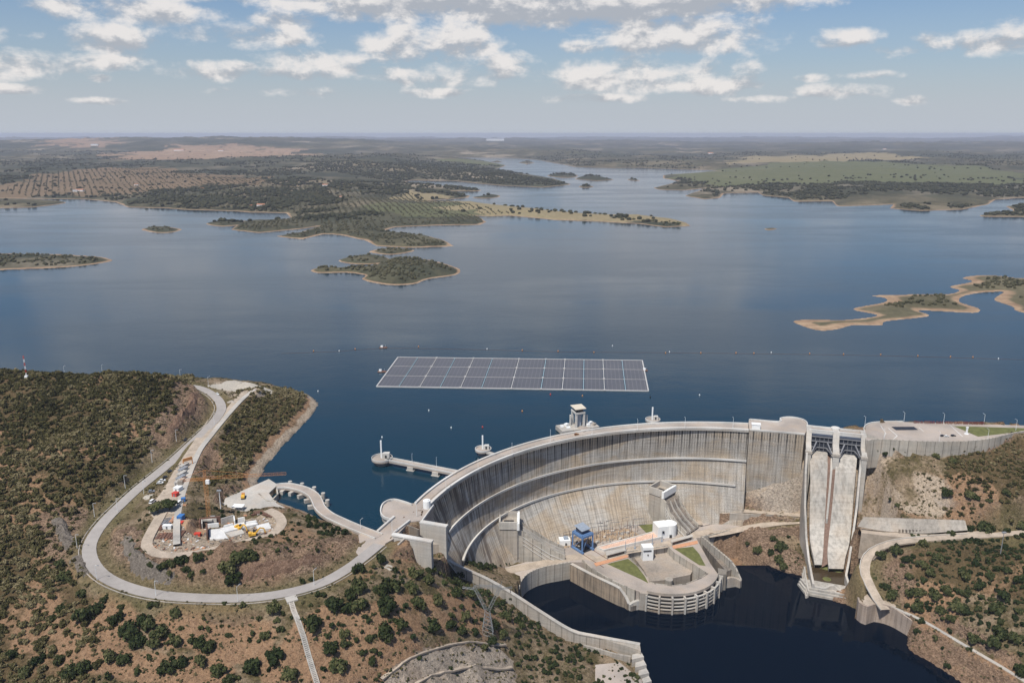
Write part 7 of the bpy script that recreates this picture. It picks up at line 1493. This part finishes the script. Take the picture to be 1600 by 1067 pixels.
# merged remainder
def scatter(name,tmpls,pts,scl,mat,kind='stuff',tint=None,rot=True):
    VV=[];QQ=[];TT=[];o=0; n=len(pts); ch=rg.integers(0,len(tmpls),n); a=rg.uniform(0,6.28,n) if rot else np.zeros(n)
    for k,(tv,tq) in enumerate(tmpls):
        m=np.where(ch==k)[0]
        if len(m)==0: continue
        c,s=np.cos(a[m]),np.sin(a[m]); x=tv[None,:,0]*scl[m,0,None]; y=tv[None,:,1]*scl[m,1,None]; z=tv[None,:,2]*scl[m,2,None]
        X_=x*c[:,None]-y*s[:,None]+pts[m,0,None]; Y_=x*s[:,None]+y*c[:,None]+pts[m,1,None]; Z_=z+pts[m,2,None]
        VV.append(np.stack([X_,Y_,Z_],-1).reshape(-1,3)); QQ.append((tq[None]+(np.arange(len(m))*len(tv))[:,None,None]).reshape(-1,tq.shape[1])+o); o+=len(m)*len(tv)
        tn=(tint[m] if tint is not None else rg.uniform(.2,.8,len(m))); TT.append((tn[:,None]+rg.uniform(-.2,.2,(len(m),len(tv)//4+1)).repeat(4,1)[:,:len(tv)]).reshape(-1))
    me=mesh_np(name,np.concatenate(VV),np.concatenate(QQ),mat); at=me.attributes.new('tint','FLOAT','POINT'); at.data.foreach_set('value',np.clip(np.concatenate(TT),0,1).astype(np.float32))
    ob=D.objects.new(name,me); COL.objects.link(ob); return tag(ob,kind=kind)
def tmpl(seed,nleaf,nl,leaf,flat=.7):
    V,Qd,lob=crown_arrays(seed,nleaf,nl,leaf,flat); C,T=core_tris(lob[:3],seed,1,.9); V[:,2]=np.maximum(V[:,2],.0)
    T4=np.concatenate([T,T[:,2:3]],1); return np.concatenate([V,C]),np.concatenate([Qd,T4+len(V)])
# quads with a doubled corner are avoided: keep cores as separate tri mesh
def tmplq(seed,nleaf,nl,leaf,flat=.7): V,Qd,lob=crown_arrays(seed,nleaf,nl,leaf,flat); V[:,2]=np.maximum(V[:,2],.0); return (V,Qd),core_tris(lob,seed,1,.88)
rest=np.array([i for i in range(len(CA)) if i not in top_]); 
for k,(mt,nm) in enumerate(((LEAF,'evergreen_shrubs'),(LEAFO,'hillside_scrub'))):
    m=rest[CA[rest,4]==k]; tps=[tmplq(40+10*k+s,95,5,.26,.68) for s in range(5)]
    pts=np.c_[CA[m,0],CA[m,1],cz[m]-.1]; s=CA[m,2]/2*1.05; scl=np.stack([s*rg.uniform(.85,1.15,len(m)),s*rg.uniform(.85,1.15,len(m)),s*1.25*CA[m,3]/.78],1); tn=np.clip(fbm(CA[m,0],CA[m,1],40,3,91)*1.5-.3+rg.normal(0,.22,len(m)),0,1)
    st_=rg.bit_generator.state; scatter(nm,[t_[0] for t_ in tps],pts,scl,mt,tint=tn); rg.bit_generator.state=st_; scatter(nm+'_inner',[t_[1] for t_ in tps],pts,scl,mt,tint=tn*.5)  # inner cores get half the tint, painting shaded gaps between leaves
# low ground cover tufts
NT_=90000; X=rg.uniform(-520,520,NT_); Y=rg.uniform(310,800,NT_); Zz=hgt(X,Y); QX_,QY_=Q(X,Y,Zz); ok=near_ok(X,Y,Zz,-1.)&(rg.random(NT_)<np.clip((fbm(X,Y,14,3,81)-.38)*5,0.12,1)); X,Y,Zz=X[ok],Y[ok],Zz[ok]
tps=[]
for s in range(4): V,Qd,_=crown_arrays(60+s,22,3,.42,.5); V[:,2]=np.maximum(V[:,2],0); tps.append((V,Qd))
sz=.25+1.2*rg.beta(1.3,3.,len(X)); scatter('ground_cover',tps,np.c_[X,Y,Zz-.03],np.stack([sz,sz,sz*.9],1),leafmat('dry_tuft_leaves',(.035,.04,.018),(.10,.085,.04),(.22,.18,.10)))
# umbrella pines by the works yard
for (x,y,d_,lb) in ((247,803,25,'left umbrella pine with a broad flat dark crown beside the dirt track'),(265,797,25,'right umbrella pine with a broad flat dark crown beside the narrow track')):
    p=og(x,y); s=d_*sc_(x,y,p[2])/F/2; o=thing('umbrella_pine',lb,'pine tree',p,0,'umbrella pines in the works yard'); me=crown_mesh('crown',90+x,LEAF,900,11,.11,.55,2); c_=D.objects.new('crown',me); COL.objects.link(c_); c_.parent=o; c_.scale=(s*1.15,s*1.0,s*.85); c_.location=(0,0,3.2)
    mb=MB(); mb.tube((0,0,-.4),(.3,0,4.8),.38,.25,8); mb.tube((.2,0,3),(1.8,.6,5.2),.18,.1,6); mb.tube((.2,0,3.2),(-1.6,-.4,5.2),.18,.1,6); mb.build('trunk',M['bark'],o,world=False)
# ---- distant trees ---------------------------------------------------------
v1,f1=ico(1); rr=np.random.default_rng(9)
def blobt(sub,seed):
    v,f=ico(sub); r=np.random.default_rng(seed); vv=v*(1+.28*r.normal(size=(len(v),1))*.6); vv[:,2]=np.maximum(vv[:,2]*.9+.55,-.1); return vv,f
far1=[blobt(2,s) for s in range(4)]; far2=[blobt(1,s+10) for s in range(4)]
def farpts(n,y0,y1,ux=.68,power=1.):
    u=rg.uniform(-ux,ux,n); yi=rg.uniform(0,1,n); Y=1/(1/y0+(1/y1-1/y0)*yi**power); return u*Y,Y
def place(name,X,Y,ok,d0,d1,tm,h=1.,tint=None):
    X,Y=X[ok],Y[ok]; s=rg.uniform(d0,d1,len(X))/2; Z=fhgt(X,Y); return scatter(name,tm,np.c_[X,Y,Z-.2],np.stack([s,s,s*h],1),FARL,tint=tint)
# islands close by: dense
X,Y=farpts(60000,900,2300); sdv=fsd(X,Y); z=fhgt(X,Y); dens=np.clip((fbm(X,Y,40,3,101)-.30)*4,0,1); qx2,qy2=Q(X,Y,z)
isl=(qx2<740)|(qx2>1200); right=(qx2>1200)&(qy2>420)
pr=np.where(right,np.clip((fbm(X,Y,30,3,103)-.44)*5,0,1)*.9,dens); ok=(z>2.4)&(sdv>np.where(right,16,12))&(rg.random(len(X))<pr*.55); place('island_trees',X,Y,ok,3.5,7.,far1,.85)
# olive rows on the peninsula
OP=[P(a,b_,0)[:2] for a,b_ in [(430,300),(560,296),(640,308),(760,330),(830,340),(750,350),(660,352),(600,358),(560,372),(470,366),(500,352),(450,343),(390,330),(300,326),(200,320)]]
OP2=[P(a,b_,0)[:2] for a,b_ in [(530,369),(640,372),(705,384),(600,396),(575,378)]]
OP3=[P(a,b_,0)[:2] for a,b_ in [(0,306),(60,285),(210,272),(330,284),(420,290),(440,300),(380,310),(200,312),(60,310)]]; OP4=[P(a,b_,0)[:2] for a,b_ in [(370,357),(470,346),(490,350),(400,362)]]
def rows(poly,sx_,sy_,ang_):
    pa=np.array(poly); c=pa.mean(0); R0=np.hypot(*(pa-c).T).max(); a,b_=np.meshgrid(np.arange(-R0,R0,sx_),np.arange(-R0,R0,sy_)); a=a.ravel()+rg.normal(0,1.9,a.size); b_=b_.ravel()+rg.normal(0,1.6,b_.size); ca,sa=math.cos(ang_),math.sin(ang_); x=c[0]+a*ca-b_*sa; y=c[1]+a*sa+b_*ca; m=inside(x,y,poly)&(rg.random(len(x))<.35+.6*np.clip((fbm(x,y,140,3,121)-.3)*4,0,1))&(fsd(x,y)>14); return x[m],y[m]
for pl_,sx_,sy_,an in ((OP,20,11,.25),(OP2,13,10,.3),(OP3,24,15,.5),(OP4,13,10,.2)):
    x,y=rows(pl_,sx_,sy_,an); place('olive_grove',x,y,np.ones(len(x),bool),4.2,6.2,far2,.85,tint=rg.uniform(.45,.9,len(x)))
# woods beyond
X,Y=farpts(90000,2300,9500,power=.8); z=fhgt(X,Y); sdv=fsd(X,Y); d1=fbm(X,Y,420,4,111); d2=fbm(X,Y,90,3,113); qx2,qy2=Q(X,Y,z)
fm_=np.zeros(len(X)); 
i_=np.clip(np.searchsorted(fy,Y)-1,0,len(fy)-2); j_=np.clip(np.searchsorted(uu,X/Y)-1,0,len(uu)-2); fld=FM[i_,j_].max(-1)
pr=np.clip((d1-.44)*9,0,1)*np.clip((d2-.35)*4,0.1,1)*np.where(fld>.5,.06,1); wood=inside(qx2,qy2,[(640,255),(700,262),(800,272),(890,287),(780,289),(700,281),(620,285),(560,275),(480,262),(500,252)]); pr=np.maximum(pr,wood*.8)
ok=(z>3)&(sdv>15)&(rg.random(len(X))<pr); place('distant_woods',X,Y,ok,9,17,far2,.8)
# single trees along the long spit
k=0
for x,y in [(838,327),(846,328),(856,329.5),(868,331),(790,323),(800,325),(880,335),(930,337),(938,338),(945,338.5),(960,342),(968,342),(978,343),(990,344),(1000,344),(1012,345.5),(1020,346),(1040,349),(1052,349.5),(1060,350)]:
    p=P(x,y+1,3); z=float(fhgt(p[0],p[1])); o=thing('spit_tree','dark rounded tree on the long tan spit in mid lake','tree',(p[0],p[1],max(z,.5)-.3),0,'dark rounded trees along the long tan spit'); s=random.uniform(4,6.5)
    c_=D.objects.new('crown',CR_[k%6]); COL.objects.link(c_); c_.parent=o; c_.scale=(s*1.3,s,s*.9); c_.location=(0,0,1.2); tr=D.objects.new('trunk',TRK); COL.objects.link(tr); tr.parent=o; tr.scale=(4,4,5); tr.location=(0,0,1); k+=1
# ---- sun, sky, camera ------------------------------------------------------
sc=bpy.context.scene
SUN_EL=R_(60); SUN_AZ=math.atan2(-.5,-.87)      # compass-like angle from +y towards +x
sd=D.lights.new('sun','SUN'); sd.energy=4.6; sd.angle=R_(.53); sd.color=(1,.955,.88)
so=D.objects.new('sun',sd); COL.objects.link(so)
dv=Vector((math.sin(SUN_AZ)*math.cos(SUN_EL),math.cos(SUN_AZ)*math.cos(SUN_EL),math.sin(SUN_EL)))
so.rotation_euler=dv.to_track_quat('Z','Y').to_euler(); so.location=(0,0,400)
w=D.worlds.new('World'); sc.world=w; w.use_nodes=True; t=NT(w); bg=t.n['Background']
sky=t.new('ShaderNodeTexSky',sky_type='NISHITA'); sky.sun_disc=False; sky.sun_elevation=SUN_EL; sky.sun_rotation=SUN_AZ; sky.altitude=200; sky.air_density=1.0; sky.dust_density=1.2; sky.ozone_density=1.5
d=t.new('ShaderNodeTexCoord').outputs['Generated']; sx=t.new('ShaderNodeSeparateXYZ'); t.set(sx.inputs[0],d)
az=t.math('ARCTAN2',sx.outputs[0],sx.outputs[1]); el=t.math('ARCSINE',sx.outputs[2])
CL=[(100,-150,150,22,1.3),(850,-75,420,42,1.1),(300,-60,200,25,1.1),(180,165,40,5,.8),(480,150,60,7,.8),(900,158,80,7,.8),(1180,160,50,6,.8),(700,150,60,7,.85),(1330,128,40,6,.85),(60,150,40,6,.7),(55,6,24,18,.8),(270,2,160,26,1.5),(250,42,115,18,.95),(218,84,55,22,1.),(212,110,55,11,.9),(80,116,80,17,.95),(20,82,30,10,.5),(430,72,100,16,.95),(465,56,52,15,1.),(345,121,65,13,.85),(520,108,70,20,.85),(480,124,60,10,.8),(598,80,38,15,.9),(640,126,70,14,.75),(820,8,390,46,1.6),(1000,14,240,34,1.4),(690,82,95,38,.95),(800,112,60,20,.8),(730,124,60,20,.7),(1050,70,140,28,1.05),(905,85,40,12,.9),(960,122,160,24,.95),(1110,140,70,14,.9),(1290,80,42,16,.8),(1350,98,60,11,.6),(1530,86,105,15,1.),(1290,150,70,10,.8),(1245,131,22,6,.85),(1400,163,20,6,.8),(1590,104,22,8,.7),(960,2,30,14,.7),(100,80,20,6,.5),(185,133,14,5,.6),(375,150,30,5,.5),(-200,60,160,30,.9),(-100,130,90,14,.7),(1750,60,160,30,.9),(1800,130,90,14,.7),(600,-90,700,50,1.0),(1200,-130,500,50,.9)]
# rounded billow noise in angle space
va=t.new('ShaderNodeCombineXYZ'); t.set(va.inputs[0],az); t.set(va.inputs[1],el)
vec=va.outputs[0]
nb=t.noise(t.scale(vec,(17,31,1)),1.0,10,.6,.12,'2D'); nb2=t.noise(t.scale(t.vmath('ADD',vec,(0,.012,0)),(17,31,1)),1.0,10,.6,.12,'2D')
cov=None; bot=None
for (cx_,cy_,w_,h_,k_) in CL:
    a0=math.atan((cx_-800)/F); e0=math.atan((209-cy_)/F)*math.cos(a0*.7)
    du=t.math('MULTIPLY_ADD',az,F/(w_*1.25),-a0*F/(w_*1.25)); dvv=t.math('MULTIPLY_ADD',el,F/(h_*1.3),-e0*F/(h_*1.3))
    r2=t.math('MULTIPLY_ADD',du,du,t.math('MULTIPLY',dvv,dvv))
    f=t.math('MULTIPLY_ADD',r2,-k_*.9,k_)
    fb=t.math('ADD',f,t.math('MULTIPLY',dvv,.0))
    g=t.math('MULTIPLY_ADD',dvv,-.5,.0)
    cov=f if cov is None else t.math('MAXIMUM',cov,f)
    gg=t.math('MULTIPLY',t.math('MAXIMUM',f,0),t.math('ADD',dvv,.15)); bot=gg if bot is None else t.math('ADD',bot,gg)
dens=t.math('SUBTRACT',t.math('MULTIPLY_ADD',nb,2.6,-1.42),t.math('MULTIPLY_ADD',t.math('MAXIMUM',cov,-1.2),-1.,.30))
alpha=t.sm(dens,-.26,.62)
light=t.math('ADD',t.math('MULTIPLY',t.math('SUBTRACT',nb,nb2),3.2),t.math('MULTIPLY',bot,.7))
lit=t.sm(light,-.45,.42)
ccol=t.mix(lit,(6.4,6.75,7.4),(12.4,11.9,11.6))
skc=t.mix(t.ramp(el,[(0.0,1.),(.03,.85),(.08,.38),(.16,.05),(.4,.0)]),t.mix(1,sky,(1.05,1.25,1.48),'MULTIPLY'),(7.4,8.0,8.9))
fin=t.mix(t.math('MULTIPLY',alpha,.92),skc,ccol)
t.set(bg.inputs[0],fin); bg.inputs[1].default_value=.064
cam=D.cameras.new('camera'); cam.sensor_width=36; cam.lens=F/1600*36; cam.clip_start=1; cam.clip_end=120000
co=D.objects.new('camera',cam); COL.objects.link(co); co.location=(0,0,H); co.rotation_euler=(math.pi/2-PT,0,0); sc.camera=co
sc.view_settings.view_transform='Standard'; sc.view_settings.look='None'; sc.view_settings.exposure=.08; sc.view_settings.gamma=1
sc.cycles.max_bounces=6; sc.cycles.diffuse_bounces=2; sc.cycles.glossy_bounces=3; sc.cycles.transmission_bounces=3; sc.cycles.volume_bounces=0; sc.cycles.transparent_max_bounces=6
sc.cycles.use_denoising=True; sc.cycles.sample_clamp_indirect=6
